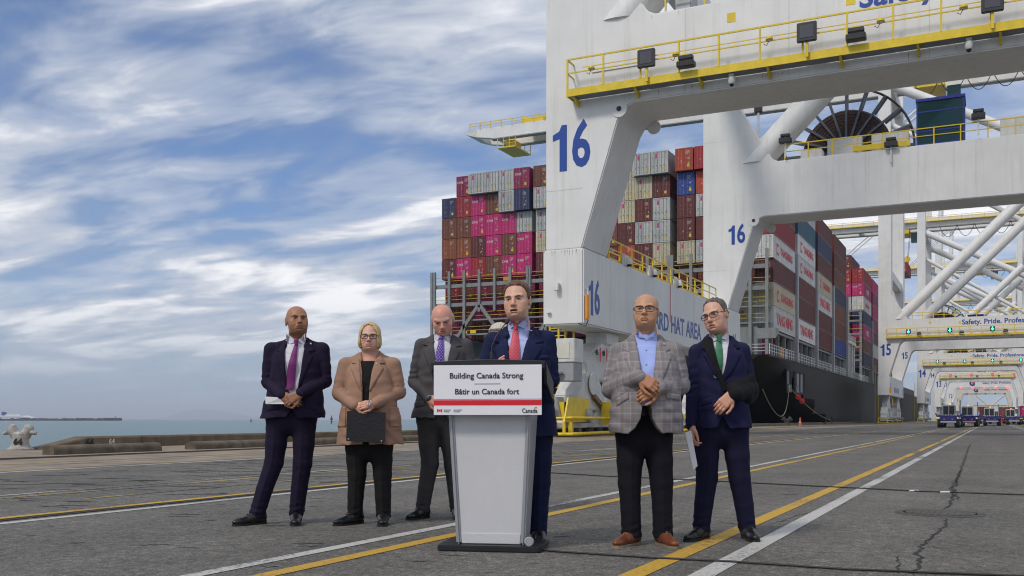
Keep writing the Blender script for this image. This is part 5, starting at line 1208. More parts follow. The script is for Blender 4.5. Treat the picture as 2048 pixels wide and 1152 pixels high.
def person(label, px0, feet, H, T, arms, legs, clothes, group='people standing on the quay'):
    d0 = F_PX * CAM_H / (feet - HY); s = F_PX / d0
    root = empty('person', ground(px0, feet), TH); tag(root, label, 'person', group)
    J = lambda px, py, y=0.0: np.array(((px - px0) / s * (1 + y / d0), y, CAM_H + (HY - py) / s * (1 + y / d0)), float)
    Z = lambda py: CAM_H + (HY - py) / s
    X = lambda px: (px - px0) / s
    A = [[J(*p) for p in a['j']] for a in arms]; neck = J(*T['neck']); hc = J(*H['c']); sc = H.get('s', 1.0); M = rotm(H.get('yaw', 0), H.get('pitch', 0), H.get('roll', 0))
    rows = [(Z(r[0]), X((r[1] + r[2]) / 2), r[4] if len(r) > 4 else 0.0, (r[2] - r[1]) / 2 / s, r[3]) for r in T['rows']]; loft = Loft(rows)
    zs = max(r[0] for r in rows)
    # ---------------- bare body: head, neck, chest core, arms and hands as one surface
    lo = np.array((min(a[i][0] for a in A for i in range(3)) - .16, -.46, min(min(p[2] for p in a) for a in A) - .2)); hi = np.array((max(a[i][0] for a in A for i in range(3)) + .16, .24, hc[2] + .16 * sc))
    g = Grid(lo, hi, .0042)
    hb = g.sl(hc - .175 * sc, hc + .175 * sc); lx, ly, lz = head_local(g, hb, hc, M, sc)
    g.D[hb] = np.minimum(g.D[hb], head_sdf(lx, ly, lz, H) * sc)
    nk = hc + M @ np.array((0, .022, -.055), f32) * sc; nr = H.get('neck', .060) * sc
    g.cone(nk, neck + np.array((0, .02, .02)), nr * .94, nr, .03); g.cone(neck + np.array((0, .02, .02)), neck + np.array((0, .03, -.12)), nr, .085, .03)
    if H.get('adam', 1): g.ell(hc + M @ np.array((0, -.035, -.135), f32) * sc, (.012, .012, .016), .012)
    g.cone((neck[0], .03, neck[2] - .1), (neck[0], .02, zs - .25), .09, .1, .03)
    for a, sp in zip(A, arms):
        g.cone((neck[0], .03, a[0][2] - .06), a[0], .06, .035, .03); g.cone(a[0], a[1], .036, .034, .02); g.cone(a[1], a[2], .034, .027, .02)
        hd = J(*sp['hand']) - a[2]; hand(g, a[2], hd, sp['back'], sp['side'], sp.get('curl', .5), 1.0, sp.get('hs', 1.0))
    body, P = gmesh(g, 'body', SKIN, root)
    L_ = ((P - hc) @ M) / sc; pg = pigment(L_[:, 0], L_[:, 1], L_[:, 2], H); far_ = (L_[:, 2] < -.16) | (np.abs(L_).max(1) > .2)
    hcol = np.array(H['skin']) * np.array(H.get('handtint', (1.0, .86, .82))); pg[far_, :3] = hcol; put_attr(body, 'pigment', pg)
    fs = H.get('fs', 1.14)
    HB = lambda p: Vector((hc + (M @ np.array((p[0] * fs, p[1], p[2] * fs * .97), f32)) * sc).tolist())
    HB0 = lambda p: Vector((hc + (M @ np.array(p, f32)) * sc).tolist())
    for sx in (-1, 1):
        e = MB().lathe([(.0005, -.0062), (.0042, -.005), (.0062, -.002), (.0066, 0)], 12, axis='y')
        def ring(rx, rz, y0, y1):
            m = MB(); vs = []
            for k in range(12):
                a = 2 * math.pi * k / 12; vs.append((rx * math.cos(a), y0, rz * math.sin(a)))
            vs.append((0, y1, 0)); m.add(vs, [(k, (k + 1) % 12, 12) for k in range(12)]); return m
        sq = H.get('squint', 1.0)
        for nm, m_, rx, rz, y0 in (('eye', EYEW, .0125, .0038 * sq, -.0872), ('iris', IRIS, .0060, .0038 * sq, -.0888)):
            mb = ring(rx, rz, 0, -.0022); mb.v = [tuple(HB((v[0] + sx * .031, v[1] + y0 + abs(v[0]) * .12, v[2] + .002))) for v in mb.v]; mb.build(nm, m_, body, fix=False, smooth=60)
    for sx in (-1, 1):
        pts = [HB((sx * q[0], q[1], q[2])) for q in ((.018, -.0885, .0035), (.026, -.0905, .0068), (.036, -.0895, .0068), (.044, -.0845, .0030))]
        MB().path(pts, [.0010 * sc, .0017 * sc, .0017 * sc, .0010 * sc], 5).build('upper_lid', LIDM, body, smooth=60)
    if H.get('brow', True):
        bm_ = hairm('eyebrow ' + label[:18], H.get('browc', (.03, .022, .018)))
        for sx in (-1, 1):
            pts = [HB((sx * q[0], q[1], q[2])) for q in ((.012, -.1005, .0155), (.024, -.0985, .0205), (.036, -.0915, .0215), (.047, -.0815, .0165))]
            MB().path(pts, [.0026 * sc, .0042 * sc, .0036 * sc, .0014 * sc], 6).build('eyebrow', bm_, body, smooth=60)
    if H.get('hair'): build_hair(body, hc, M, sc, H)
    if H.get('glasses'): build_glasses(root, HB, H)
    # ---------------- jacket
    zh = Z(T['hem']); C = clothes; big = C.get('arm', 1.0)
    lo = (min(min(p[0] for p in a) for a in A) - .13, -.42, zh - .03); hi = (max(max(p[0] for p in a) for a in A) + .13, .3, neck[2] + .07)
    lo = (min(lo[0], min(r[1] - r[3] for r in rows) - .05), lo[1], min(lo[2], min(a[2][2] for a in A) - .1)); hi = (max(hi[0], max(r[1] + r[3] for r in rows) + .05), hi[1], hi[2])
    g = Grid(lo, hi, .0062); x, y, z = g.ax[0][:, None, None], g.ax[1][None, :, None], g.ax[2][None, None, :]
    D = loft.sdf(g); ph = C.get('seed', 0)
    D = np.maximum(D, zh - z); D = np.maximum(D, z - zs)
    g.D = D.astype(f32)
    for a in A:                                            # shoulders
        sx = np.sign(a[0][0] - neck[0]); g.cone((neck[0] + sx * .055, .035, neck[2] - .036), a[0] + np.array((-sx * .015, .012, -.002)), .052, .054 * big, .03); g.cone((neck[0] + sx * .075, .03 + neck[1] * .6, neck[2] - .085), a[0] + np.array((-sx * .03, .01, -.02)), .066, .055 * big, .03)
        g.cone((neck[0] + sx * .03, .0, neck[2] - .16), a[0] + np.array((-sx * .055, .0, -.085)), .085, .062 * big, .04)
    T0 = g.D.copy()
    # slow drape folds
    fw = .0030 * np.sin(38 * z + 14 * np.abs(x - neck[0]) + 3 * np.sin(17 * x + 8 * z + ph) + ph) * (.4 + .6 * sstep(zs - .12, zs - .3, z)) + .0030 * np.sin(31 * x - 36 * z + 2.5 * np.sin(19 * z + 11 * x + ph)) * sstep(zs - .1, zs - .28, z); g.D = (g.D + fw).astype(f32)
    # lapels, pockets and seams as raised cloth
    x2, z2 = g.ax[0][:, None], g.ax[2][None, :]; front = (g.ax[1] < .06)[None, :, None]
    cut = C['open']; cz = [Z(c[0]) for c in cut][::-1]; cl = [X(c[1]) for c in cut][::-1]; cr = [X(c[2]) for c in cut][::-1]
    def raise_(poly, h, groove=.0035):
        q = poly2(x2, z2, [(X(a), Z(b)) for a, b in poly]); f = -h * sstep(.004, -.002, q) + groove * np.exp(-((q - .006) / .004) ** 2)
        g.D = np.where(front, g.D + f[:, None, :].astype(f32), g.D)
    for poly in C.get('lapels', []): raise_(poly, .012, .0055)
    for poly in C.get('flaps', []): raise_(poly, .007, .005)
    if 'seam' in C:
        q = np.abs(x2 - np.interp(z2, cz, [(a + b) / 2 for a, b in zip(cl, cr)])); f = .005 * np.exp(-(q / .004) ** 2) * (z2 < Z(C['seam'])); g.D = np.where(front, g.D + f[:, None, :].astype(f32), g.D)
    XL = np.interp(z2, cz, cl, left=cl[0], right=cl[-1]); XR = np.interp(z2, cz, cr, left=cr[0], right=cr[-1]); dc = np.maximum(XL - x2, x2 - XR).astype(f32)
    fy = (g.ax[1] < .03)[None, :, None]; g.D = np.where(fy, np.maximum(g.D, -dc[:, None, :]), g.D).astype(f32)
    # collar roll round the neck
    for sx in (-1, 1):
        k_ = (H.get('neck', .06) * sc + .022) / .078
        pts = [neck + np.array(p) * np.array((k_, k_, 1)) for p in ((sx * .072, -.045, -.050), (sx * .080, .015, -.004), (sx * .060, .068, .018), (0, .088, .024))]
        for p, q in zip(pts[:-1], pts[1:]): g.cone(p + np.array((0, 0, -.012)), q + np.array((0, 0, -.012)), .017, .017, .026)
    for i, (a, sp) in enumerate(zip(A, arms)):             # sleeves
        r0, r1, r2 = .059 * big, .056 * big, sp.get('cuff', .043) * (big * .5 + .5); m_ = (a[0] * .45 + a[1] * .55); r01 = .0580 * big
        g.cone(a[0], m_, r0, r01, .022, fold=(.0032, .08, ph + i, .8, .45)); g.cone(m_, a[1], r01, r1, .012, fold=(.0060, .050, ph + i * 2, .9, .6))
        w_ = a[1] * .5 + a[2] * .5; e_ = a[1] + (a[2] - a[1]) * sp.get('end', .97)
        g.cone(a[1], w_, r1, (r1 + r2) / 2, .012, fold=(.0058, .048, ph + 1 + i, .1, .6)); g.cone(w_, e_, (r1 + r2) / 2, r2, .006, fold=(.0018, .06, ph + 3, .9, .5))
    jk, P = gmesh(g, C.get('jname', 'jacket'), C['jacket'], root)
    uv = np.zeros((len(P), 3)); uv[:, 0] = P[:, 0] + .35 * np.where(P[:, 1] > .02, P[:, 1], 0); uv[:, 1] = P[:, 2]
    ii = np.clip(((P - g.lo) / g.h).astype(int), 0, np.array(T0.shape) - 1); dt = np.abs(T0[ii[:, 0], ii[:, 1], ii[:, 2]])
    best = dt + .006
    for a in A:
        for p, q in ((a[0], a[1]), (a[1], a[2])):
            ab = q - p; L = np.linalg.norm(ab); tt = np.clip(((P - p) @ ab) / L ** 2, 0, 1); r = P - p - tt[:, None] * ab; dd = np.abs(np.linalg.norm(r, axis=1) - .058 * big); mk = dd < best
            sd = np.cross(ab / L, (0, 1, 0)); sd /= np.linalg.norm(sd); uv[mk, 0] = (r @ sd)[mk]; uv[mk, 1] = (tt * L)[mk] + .3; best = np.where(mk, dd, best)
    put_attr(jk, 'cuv', uv)
    for b_ in C.get('buttons', []):
        p = J(*b_[:2]); yb = front_y(g, p[0], p[2]); MB().lathe([(.004, -.007), (.009, -.006), (.010, .002)], 10, (p[0], yb, p[2]), 'y').build('button', BTN, jk, smooth=50)
    if 'pin' in C: p = J(*C['pin']); yb = front_y(g, p[0], p[2]); MB().lathe([(.003, -.006), (.008, -.004), (.009, .002)], 10, (p[0], yb, p[2]), 'y').build('lapel_pin', GOLD, jk, smooth=50)
    # ---------------- shirt, collar, tie
    zw = Z(T['waist']); gs = Grid((X(T['rows'][0][1]) - .1, -.36, zw - .08), (X(T['rows'][0][2]) + .1, .2, neck[2] + .06), .0075)
    xx, yy, zz = gs.ax[0][:, None, None], gs.ax[1][None, :, None], gs.ax[2][None, None, :]
    Dl = np.maximum(np.maximum(loft.sdf(gs, C.get('inset', .020)), zz - zs + .01), (zw - .07) - zz); gs.D = Dl.astype(f32)
    gs.cone((neck[0] - .06, .03, neck[2] - .085), (neck[0] + .06, .03, neck[2] - .085), .055, .055, .05); gs.cone((neck[0], neck[1] + .016, neck[2] - .018), (neck[0], neck[1] * .5, neck[2] - .2), H.get('neck', .06) * sc + .007, .115, .05)
    gs.D = (gs.D + .0025 * np.sin(60 * xx + 4 * np.sin(13 * zz)) * (zz < neck[2] - .12)).astype(f32)
    if C.get('neckline'): gs.D = np.maximum(gs.D, zz - Z(C['neckline'])).astype(f32)
    sh, _ = gmesh(gs, C.get('sname', 'shirt'), C['shirt'], root)
    if C.get('collar'):
        cm = C['shirt']; k = H.get('neck', .060) * sc; cb_ = MB(); n = 22; vs = []
        tilt = C.get('ctilt', .0)
        for i in range(n + 1):
            a = -math.pi / 2 + .42 + (2 * math.pi - .84) * i / n; fr = (1 - math.sin(a)) / 2      # opens at the front
            for r_, dz in ((k + .010, -.012), (k + .009, .020 - .012 * fr), (k + .003, .022 - .012 * fr), (k + .013, -.014)):
                vs.append((neck[0] + r_ * math.cos(a), neck[1] + .016 + r_ * math.sin(a), neck[2] + dz - .03 * fr + .012))
        cb_.add(vs, [(4 * i + j, 4 * i + (j + 1) % 4, 4 * i + 4 + (j + 1) % 4, 4 * i + 4 + j) for i in range(n) for j in range(4)]); cb_.build('collar_band', cm, sh, smooth=50)
        for sx, poly in zip((-1, 1), C['collar']):
            q = [(X(a), Z(b)) for a, b in poly]; N_ = 6; f = MB(); vs = []
            for iu in range(N_ + 1):
                for iv in range(N_ + 1):
                    u, v = iu / N_, iv / N_; a = (q[0][0] * (1 - u) + q[1][0] * u, q[0][1] * (1 - u) + q[1][1] * u); b = (q[3][0] * (1 - u) + q[2][0] * u, q[3][1] * (1 - u) + q[2][1] * u)
                    px_, pz_ = a[0] * (1 - v) + b[0] * v, a[1] * (1 - v) + b[1] * v; vs.append((px_, min(front_y(gs, px_, pz_, neck[1] - k * .9), neck[1] + .016 - math.sqrt(max(0, (k + .014) ** 2 - (px_ - neck[0]) ** 2))) - .012, pz_))
            nv = len(vs); vs += [(a, b + .007, c) for a, b, c in vs]; W = N_ + 1
            fs = [(i * W + j, i * W + j + 1, (i + 1) * W + j + 1, (i + 1) * W + j) for i in range(N_) for j in range(N_)]; fs += [tuple(nv + t for t in reversed(q_)) for q_ in fs[:]]
            rim = [i for i in range(W)] + [i * W + N_ for i in range(1, W)] + [N_ * W + i for i in range(N_ - 1, -1, -1)] + [i * W for i in range(N_ - 1, 0, -1)]
            fs += [(rim[i], rim[(i + 1) % len(rim)], rim[(i + 1) % len(rim)] + nv, rim[i] + nv) for i in range(len(rim))]; f.add(vs, fs); f.build('collar_point', cm, sh, smooth=50)
    if 'tie' in C:
        t = C['tie']; kp = t['pts']; N_ = 16; W = 7; vs = []; cuv = []
        zz_ = np.linspace(Z(kp[0][1]), Z(kp[-1][1]), N_ + 1); kz = [Z(p[1]) for p in kp][::-1]; kx = [X(p[0]) for p in kp][::-1]; kw = [p[2] / s for p in kp][::-1]
        for zq in zz_:
            cx_, hw = np.interp(zq, kz, kx), np.interp(zq, kz, kw)
            for j in range(W):
                u = 2 * j / (W - 1) - 1; px_ = cx_ + u * hw; yb = front_y(gs, cx_, zq, neck[1] - .05); vs.append((px_, yb - .012 - .010 * (1 - u * u), zq)); cuv.append((u * .04, zq, 0))
        fs = [(i * W + j, i * W + j + 1, (i + 1) * W + j + 1, (i + 1) * W + j) for i in range(N_) for j in range(W - 1)]
        m = MB(); m.add(vs, fs); to = m.build('tie', t['mat'], root, fix=False, smooth=60); put_attr(to, 'cuv', np.array(cuv))
        kx0, kz0, kw0 = X(kp[0][0]), Z(kp[0][1]), kp[0][2] / s; yb = front_y(gs, kx0, kz0, neck[1] - .055) - .018
        kg = Grid((kx0 - .04, yb - .03, kz0 - .02), (kx0 + .04, yb + .05, kz0 + .05), .003); kg.cone((kx0, yb, kz0 + .0), (kx0, yb + .008, kz0 + .034), .013, .021, 0); ko, P = gmesh(kg, 'tie_knot', t['mat'], to); put_attr(ko, 'cuv', np.stack([P[:, 0], P[:, 2] * 1.1, P[:, 1]], 1))
    for a, sp in zip(A, arms):
        if C.get('cuffs', True):
            dv = (a[2] - a[1]) / np.linalg.norm(a[2] - a[1]); MB().tube(a[1] + (a[2] - a[1]) * .85, a[2] + dv * .012, .0365 * sp.get('hs', 1), .0345 * sp.get('hs', 1), 14).build('shirt_cuff', C['shirt'], sh, smooth=50)
    for zb_ in C.get('shirt_buttons', []):
        p = J(*zb_); yb = front_y(gs, p[0], p[2]); MB().lathe([(.002, -.005), (.006, -.004), (.0065, .002)], 8, (p[0], yb, p[2]), 'y').build('shirt_button', STEEL, sh)
    # ---------------- trousers
    LG = [[J(*p) for p in l['j']] for l in legs]; zt = zh + C.get('rise', .12); th = C.get('leg', 1.0)
    lo = (min(min(p[0] for p in l) for l in LG) - .16, -.24, .015); hi = (max(max(p[0] for p in l) for l in LG) + .16, .26, zt + .02); gt_ = Grid(lo, hi, .0072)
    zg = gt_.ax[2][None, None, :]; hx = (LG[0][0][0] + LG[1][0][0]) / 2; hw = abs(LG[0][0][0] - LG[1][0][0]) / 2
    gt_.ell((hx, .0, zh + .03), (hw + .085 * th, .125 * th, .17), .0); gt_.cone((hx - hw * .6, .01, zh - .02), (hx + hw * .6, .01, zh - .02), .105 * th, .105 * th, .05); gt_.D = np.maximum(gt_.D, zg - zt).astype(f32)
    for i, l in enumerate(LG):
        rr = [.100 * th, .080 * th, .067 * th, .064 * th]; m_ = l[0] * .5 + l[1] * .5; c_ = l[1] * .45 + l[2] * .55
        gt_.cone(l[0] + np.array((0, 0, .06)), m_, rr[0], (rr[0] + rr[1]) / 2, .045, fold=(.0028, .09, i, .1, .5), crease=.004); gt_.cone(m_, l[1], (rr[0] + rr[1]) / 2, rr[1], .015, fold=(.002, .11, 2 + i, .9, .4), crease=.006)
        gt_.cone(l[1], c_, rr[1], rr[2] * 1.04, .015, fold=(.002, .10, 4 + i, .1, .5), crease=.006); gt_.cone(c_, l[2] + np.array((0, .005, -.03)), rr[2] * 1.04, rr[3] * legs[i].get('hem', 1.0), .01, fold=(.0052, .060, i * 3 + 1, .85, .35), crease=.006)
    gt_.D = np.maximum(gt_.D, (C.get('them', .055)) - gt_.ax[2][None, None, :]).astype(f32)
    tr, _ = gmesh(gt_, 'trousers', C['trousers'], root)
    # ---------------- shoes
    for l, sp in zip(LG, legs):
        fx, fy_ = l[2][0], l[2][1]; yaw = R(sp.get('yaw', 0)); sm, sl_ = C['shoes']
        gq = Grid((-.075, -.25, -.005), (.075, .13, .17), .0045); gq.cone((0, -.165, .036), (0, -.04, .052), .034, .045, 0); gq.ell((.002, -.175, .034), (.040, .062, .030), .02); gq.cone((0, -.04, .055), (0, .055, .06), .043, .040, .03); gq.cone((0, .045, .05), (0, .04, .14), .042, .044, .025)
        gq.D = np.maximum(gq.D, .016 - gq.ax[2][None, None, :]).astype(f32)
        gq.D = (gq.D + .0022 * np.exp(-((gq.ax[1][None, :, None] + .105) / .008) ** 2) * (gq.ax[2][None, None, :] > .045)).astype(f32)
        so, _ = gmesh(gq, 'shoe', sm, root); so.location = (fx, fy_, 0); so.rotation_euler = (0, 0, yaw)
        out = [(.0, -.238), (.026, -.225), (.043, -.18), (.046, -.12), (.036, -.04), (.037, .05), (.028, .085), (0, .097)]; out = out + [(-a, b) for a, b in reversed(out[1:-1])]
        MB().prism(out, 'z', .0, .018).build('sole', sl_, so); MB().prism([(a * 1.0, b) for a, b in out if b > -.0] , 'z', .0181, .030).build('heel', sl_, so)
        for k in range(3):
            yk_ = -.085 + k * .022; MB().path([(-.020, yk_, .086 + k * .006), (0, yk_ - .004, .096 + k * .006), (.020, yk_, .086 + k * .006)], .0028, 5).build('lace', sl_ if sm is SHOEB else SOLEK, so)
    return root, J, g
def front_y(g, x, z, default=-.1):
    i = int(round((x - g.lo[0]) / g.h)); k = int(round((z - g.lo[2]) / g.h))
    if not (0 <= i < g.D.shape[0] and 0 <= k < g.D.shape[2]): return default
    col = g.D[i, :, k]; w = np.nonzero(col < 0)[0]
    if len(w) == 0: return default
    j = w[0]
    if j == 0: return float(g.ax[1][0])
    t = col[j - 1] / (col[j - 1] - col[j]); return float(g.ax[1][j - 1] + t * g.h)
def build_hair(body, hc, M, sc, H):
    st = H['hair']; g = Grid(hc - .19 * sc, hc + .18 * sc, .0045); sl = tuple(slice(0, n) for n in g.D.shape); x, y, z = head_local(g, sl, hc, M, sc); ax = np.abs(x)
    base = skull(x, y, z, H); nz = np.sin(210 * x + 30 * z + 3 * np.sin(60 * y + 40 * x)) * .5 + np.sin(90 * y + 150 * x + 2 * np.sin(70 * z)) * .5
    if st == 'bob':
        ang = np.arctan2(x, y - .01); nz = .6 * np.sin(52 * ang + 3 * np.sin(24 * z + 5 * ang)) + .4 * np.sin(29 * ang + 2 * np.sin(40 * z)); th_ = .012 + .003 * nz + .016 * sstep(.04, -.06, z) * sstep(.03, .06, ax); D = base - th_
        D = smin(D, ellf(ax - .070, y - .012, z + .050, (.026, .052, .052)) - .003 * nz, .02); D = np.minimum(D, ellf(x, y - .065, z + .02, (.075, .05, .085)))
        face = np.maximum(((np.abs((x + .003) / .074) ** 2.2 + np.abs((z + .025 + .22 * np.maximum(x, 0)) / .136) ** 2.2) ** (1 / 2.4) - 1) * .06 + .003 * nz, y + .012); D = smax(D, -face, .006); D = np.maximum(D, -.098 - z + .012 * nz)
    else:
        zl = np.interp(y.ravel(), H['line_y'], H['line_z']).reshape(y.shape).astype(f32)
        zl = zl + H.get('temple', 0) * sstep(.018, .048, ax) * (y < -.03)
        tt = H.get('thick', .010); th_ = tt * (.75 + .55 * sstep(.02, .09, z)) + H.get('rough', .002) * nz
        D = np.maximum(base - th_ * sstep(-.008, .02, z - zl + .004 * nz), zl - z + .003 * nz)
        if H.get('tuft'): D = np.minimum(D, np.maximum(ellf(x - H['tuft'][0], y - H['tuft'][1], z - H['tuft'][2], (.05, .045, .022)) - .004 * nz, -.02 - z))
        if H.get('bald'): D = np.maximum(D, -(ax * 0 + ellf(x, y + .02, z - .12, H['bald'])))
        D = np.maximum(D, -np.maximum(np.maximum(ax - .2, np.abs(y - .015) - .021), np.maximum(z - .032, .060 - ax)))
    g.D = (D * sc).astype(f32); gmesh(g, 'hair', H['hairm'], body)
def build_glasses(root, HB, H):
    e = empty('spectacles', parent=root); w, h = H['glasses']; y0 = -.1085; zc = .0
    for sx in (-1, 1):
        pts = []
        for k in range(16):
            a = 2 * math.pi * k / 16; cx_, sz = math.cos(a), math.sin(a); px_ = sx * .033 + w * np.sign(cx_) * abs(cx_) ** .55; pz = zc + h * np.sign(sz) * abs(sz) ** .6; pts.append(HB((px_, y0 + .016 * max(0, abs(px_) - .03) / .03, pz)))
        MB().path(pts, .0025, 6, closed=True).build('rim', SPECB, e, smooth=60); MB().add(pts, [tuple(range(16))]).build('lens', LENS, e, fix=False)
        MB().path([HB((sx * (.033 + w), y0 + .012, zc + h * .5)), HB((sx * .072, -.07, zc + h * .45)), HB((sx * .078, .015, zc + .012)), HB((sx * .077, .03, zc - .005))], .0026, 6).build('temple', SPECB, e, smooth=60)
    MB().path([HB((-.033 + w, y0, zc + h * .4)), HB((0, y0 - .005, zc + h * .5)), HB((.033 - w, y0, zc + h * .4))], .0022, 6).build('bridge', SPECB, e, smooth=60)
# ---------------------------------------------------------------- the seven people
S_WHITE = fabric('white shirt cotton', (.66, .64, .70), .04, weave=.15); S_BLUE = fabric('pale blue shirt cotton', (.36, .44, .82), .05, weave=.15); S_BLUE2 = fabric('light blue dress shirt', (.46, .52, .82), .05, weave=.15)
def lap(cxl, top, notch, button, out):      # helper kept simple: polygons are given in full below
    pass
# 1 man in the dark purple-navy suit
p1, J1, g1 = person('bald man in a dark purple suit and purple tie, hands clasped, far left', 580, 1048,
    dict(c=(594, 642, .0), s=1.03, yaw=24, pitch=-8, roll=0, skin=(.36, .175, .098), w=1.10, jaw=1.16, fat=.4, neck=.066, red=.2, stubble=.35, stubc=(.09, .05, .035), fringe=.25, fringec=(.15, .08, .05), browc=(.02, .014, .012), smile=-.25, squint=.75, ear=1.15, handtint=(.8, .75, .72)),
    dict(neck=(594, 680), hem=836, waist=800, rows=[(836, 521, 650, .165), (800, 531, 647, .150), (765, 541, 642, .140), (725, 545, 640, .138), (704, 552, 634, .112), (692, 570, 616, .085)]),
    [dict(j=[(541, 699, .02), (535, 764, .03), (575, 792, -.19)], hand=(600, 800, -.215), back=(-.15, -1, .25), side=-1, curl=.55, hs=1.1), dict(j=[(644, 699, .02), (648, 762, .03), (611, 787, -.20)], hand=(584, 803, -.235), back=(.1, -1, .3), side=1, curl=.6, hs=1.1)],
    [dict(j=[(556, 850), (548, 925), (514, 1024, -.02)], yaw=-42, hem=1.05), dict(j=[(610, 850), (605, 927), (592, 1018, .02)], yaw=8)],
    dict(jacket=fabric('dark purple suit wool', (.013, .008, .028), .12), trousers=fabric('dark purple trouser wool', (.011, .007, .024), .12), shirt=S_WHITE, shoes=(SHOEK, SOLEK), seed=1, arm=1.04,
        open=[(680, 575, 614), (700, 574, 613), (740, 577, 609), (775, 580, 603), (795, 590, 592), (799, 591, 591), (818, 591, 591), (836, 580, 604)],
        lapels=[[(590, 800), (577, 690), (568, 683), (557, 702), (566, 706), (560, 716), (580, 775)], [(592, 800), (612, 690), (620, 683), (632, 702), (622, 706), (630, 716), (606, 775)]],
        flaps=[[(540, 812), (566, 808), (566, 818), (540, 822)], [(616, 808), (640, 811), (640, 821), (616, 818)]], seam=797, pin=(623, 688), buttons=[(591, 806)],
        collar=[[(577, 668), (597, 684), (584, 689), (575, 683)], [(614, 668), (598, 684), (610, 689), (613, 680)]],
        tie=dict(mat=fabric('plum tie silk', (.17, .028, .14), .06, rough=.5), pts=[(597, 691, 3.6), (592, 730, 8), (587, 766, 9.5), (586, 780, 9)])))
# 2 woman in the tan blazer
HB_ = hairm('blonde hair', (.52, .385, .19), .45)
p2, J2, g2 = person('woman with blonde bob and glasses in a tan blazer holding a black folder', 737, 1048,
    dict(c=(740, 675, .0), s=.97, yaw=2, pitch=0, roll=0, skin=(.62, .37, .28), w=1.08, jaw=1.2, fat=.6, neck=.064, red=.55, browc=(.14, .08, .05), smile=.0, open=.001, squint=.8, hair='bob', hairm=HB_, glasses=(.026, .0165), adam=0, ear=.7),
    dict(neck=(740, 707), hem=888, waist=845, rows=[(888, 674, 806, .185), (850, 678, 802, .185), (800, 686, 794, .180, -.01), (765, 693, 785, .172, -.01), (738, 698, 780, .140), (722, 712, 768, .10)]),
    [dict(j=[(691, 730, .02), (678, 786, .02), (717, 812, -.21)], hand=(748, 812, -.25), back=(-.1, -1, .3), side=-1, curl=.6, hs=.92), dict(j=[(786, 730, .02), (796, 784, .02), (758, 808, -.225)], hand=(728, 810, -.265), back=(.1, -1, .35), side=1, curl=.5, hs=.92)],
    [dict(j=[(713, 890), (714, 950), (709, 1027, .0)], yaw=-38, hem=1.0), dict(j=[(763, 890), (765, 950), (767, 1029, .0)], yaw=4)],
    dict(jacket=fabric('tan blazer cloth', (.33, .195, .135), .07), trousers=fabric('black trouser cloth', (.010, .010, .011), .15), shirt=fabric('black top', (.008, .008, .009), .1), sname='top', shoes=(SHOEK, SOLEK), seed=3, arm=1.12, jname='blazer', cuffs=False, neckline=723, leg=.98, inset=.022, rise=.1,
        open=[(712, 722, 755), (722, 724, 753), (745, 729, 748), (775, 731, 745), (800, 731, 744), (840, 733, 741), (888, 731, 744)],
        lapels=[[(731, 785), (722, 722), (714, 712), (706, 727), (716, 728), (706, 738), (722, 770)], [(745, 785), (754, 722), (762, 712), (772, 727), (762, 728), (770, 738), (754, 770)]],
        flaps=[[(678, 815), (697, 815), (697, 853), (678, 853)], [(784, 815), (802, 815), (802, 853), (784, 853)]], pin=(757, 729)))
# 3 man in the grey suit
person('bald man in a grey suit and violet patterned tie, looking down, behind the lectern', 880, 1036,
    dict(c=(886, 640, -.05), s=1.09, yaw=-2, pitch=24, roll=-6, skin=(.62, .35, .27), w=1.12, jaw=1.08, fat=.4, neck=.064, red=.8, redtop=.6, fringe=.35, fringec=(.45, .38, .34), browc=(.36, .26, .2), smile=.35, squint=.5, lines=1, nose=1.1, ear=1.3),
    dict(neck=(885, 672), hem=836, waist=800, rows=[(836, 822, 926, .165), (800, 832, 930, .150), (760, 838, 934, .148), (725, 838, 932, .140), (700, 845, 926, .118), (688, 860, 910, .09)]),
    [dict(j=[(842, 690, .02), (828, 764, .03), (860, 797, -.16)], hand=(884, 808, -.19), back=(-.1, -1, .2), side=-1, curl=.6, hs=1.15), dict(j=[(932, 690, .02), (943, 764, .03), (908, 800, -.16)], hand=(876, 812, -.22), back=(.1, -1, .2), side=1, curl=.6, hs=1.15)],
    [dict(j=[(855, 850), (860, 928), (845, 1014, -.02)], yaw=-30), dict(j=[(899, 850), (906, 930), (914, 1016, .02)], yaw=6)],
    dict(jacket=fabric('grey suit wool', (.072, .068, .072), .12), trousers=fabric('grey trouser wool', (.050, .048, .050), .12), shirt=S_WHITE, shoes=(SHOEK, SOLEK), seed=5, arm=1.02,
        open=[(670, 866, 906), (690, 868, 903), (730, 874, 896), (770, 881, 887), (800, 882, 885), (836, 872, 896)],
        lapels=[[(882, 775), (868, 690), (860, 676), (846, 690), (858, 693), (848, 703), (870, 755)], [(885, 775), (904, 690), (910, 676), (924, 692), (912, 695), (920, 706), (898, 755)]],
        flaps=[[(832, 805), (852, 802), (852, 811), (832, 815)], [(913, 722), (926, 722), (926, 728), (913, 728)]], seam=775,
        collar=[[(871, 656), (883, 672), (876, 682), (870, 676)], [(904, 656), (886, 672), (896, 682), (904, 674)]],
        tie=dict(mat=fabric('violet tie silk', (.07, .035, .26), .05, rough=.5, dots=(.030, .26, (.36, .27, .62))), pts=[(884, 679, 4.4), (882, 705, 7.5), (880, 735, 9), (880, 760, 9)])))
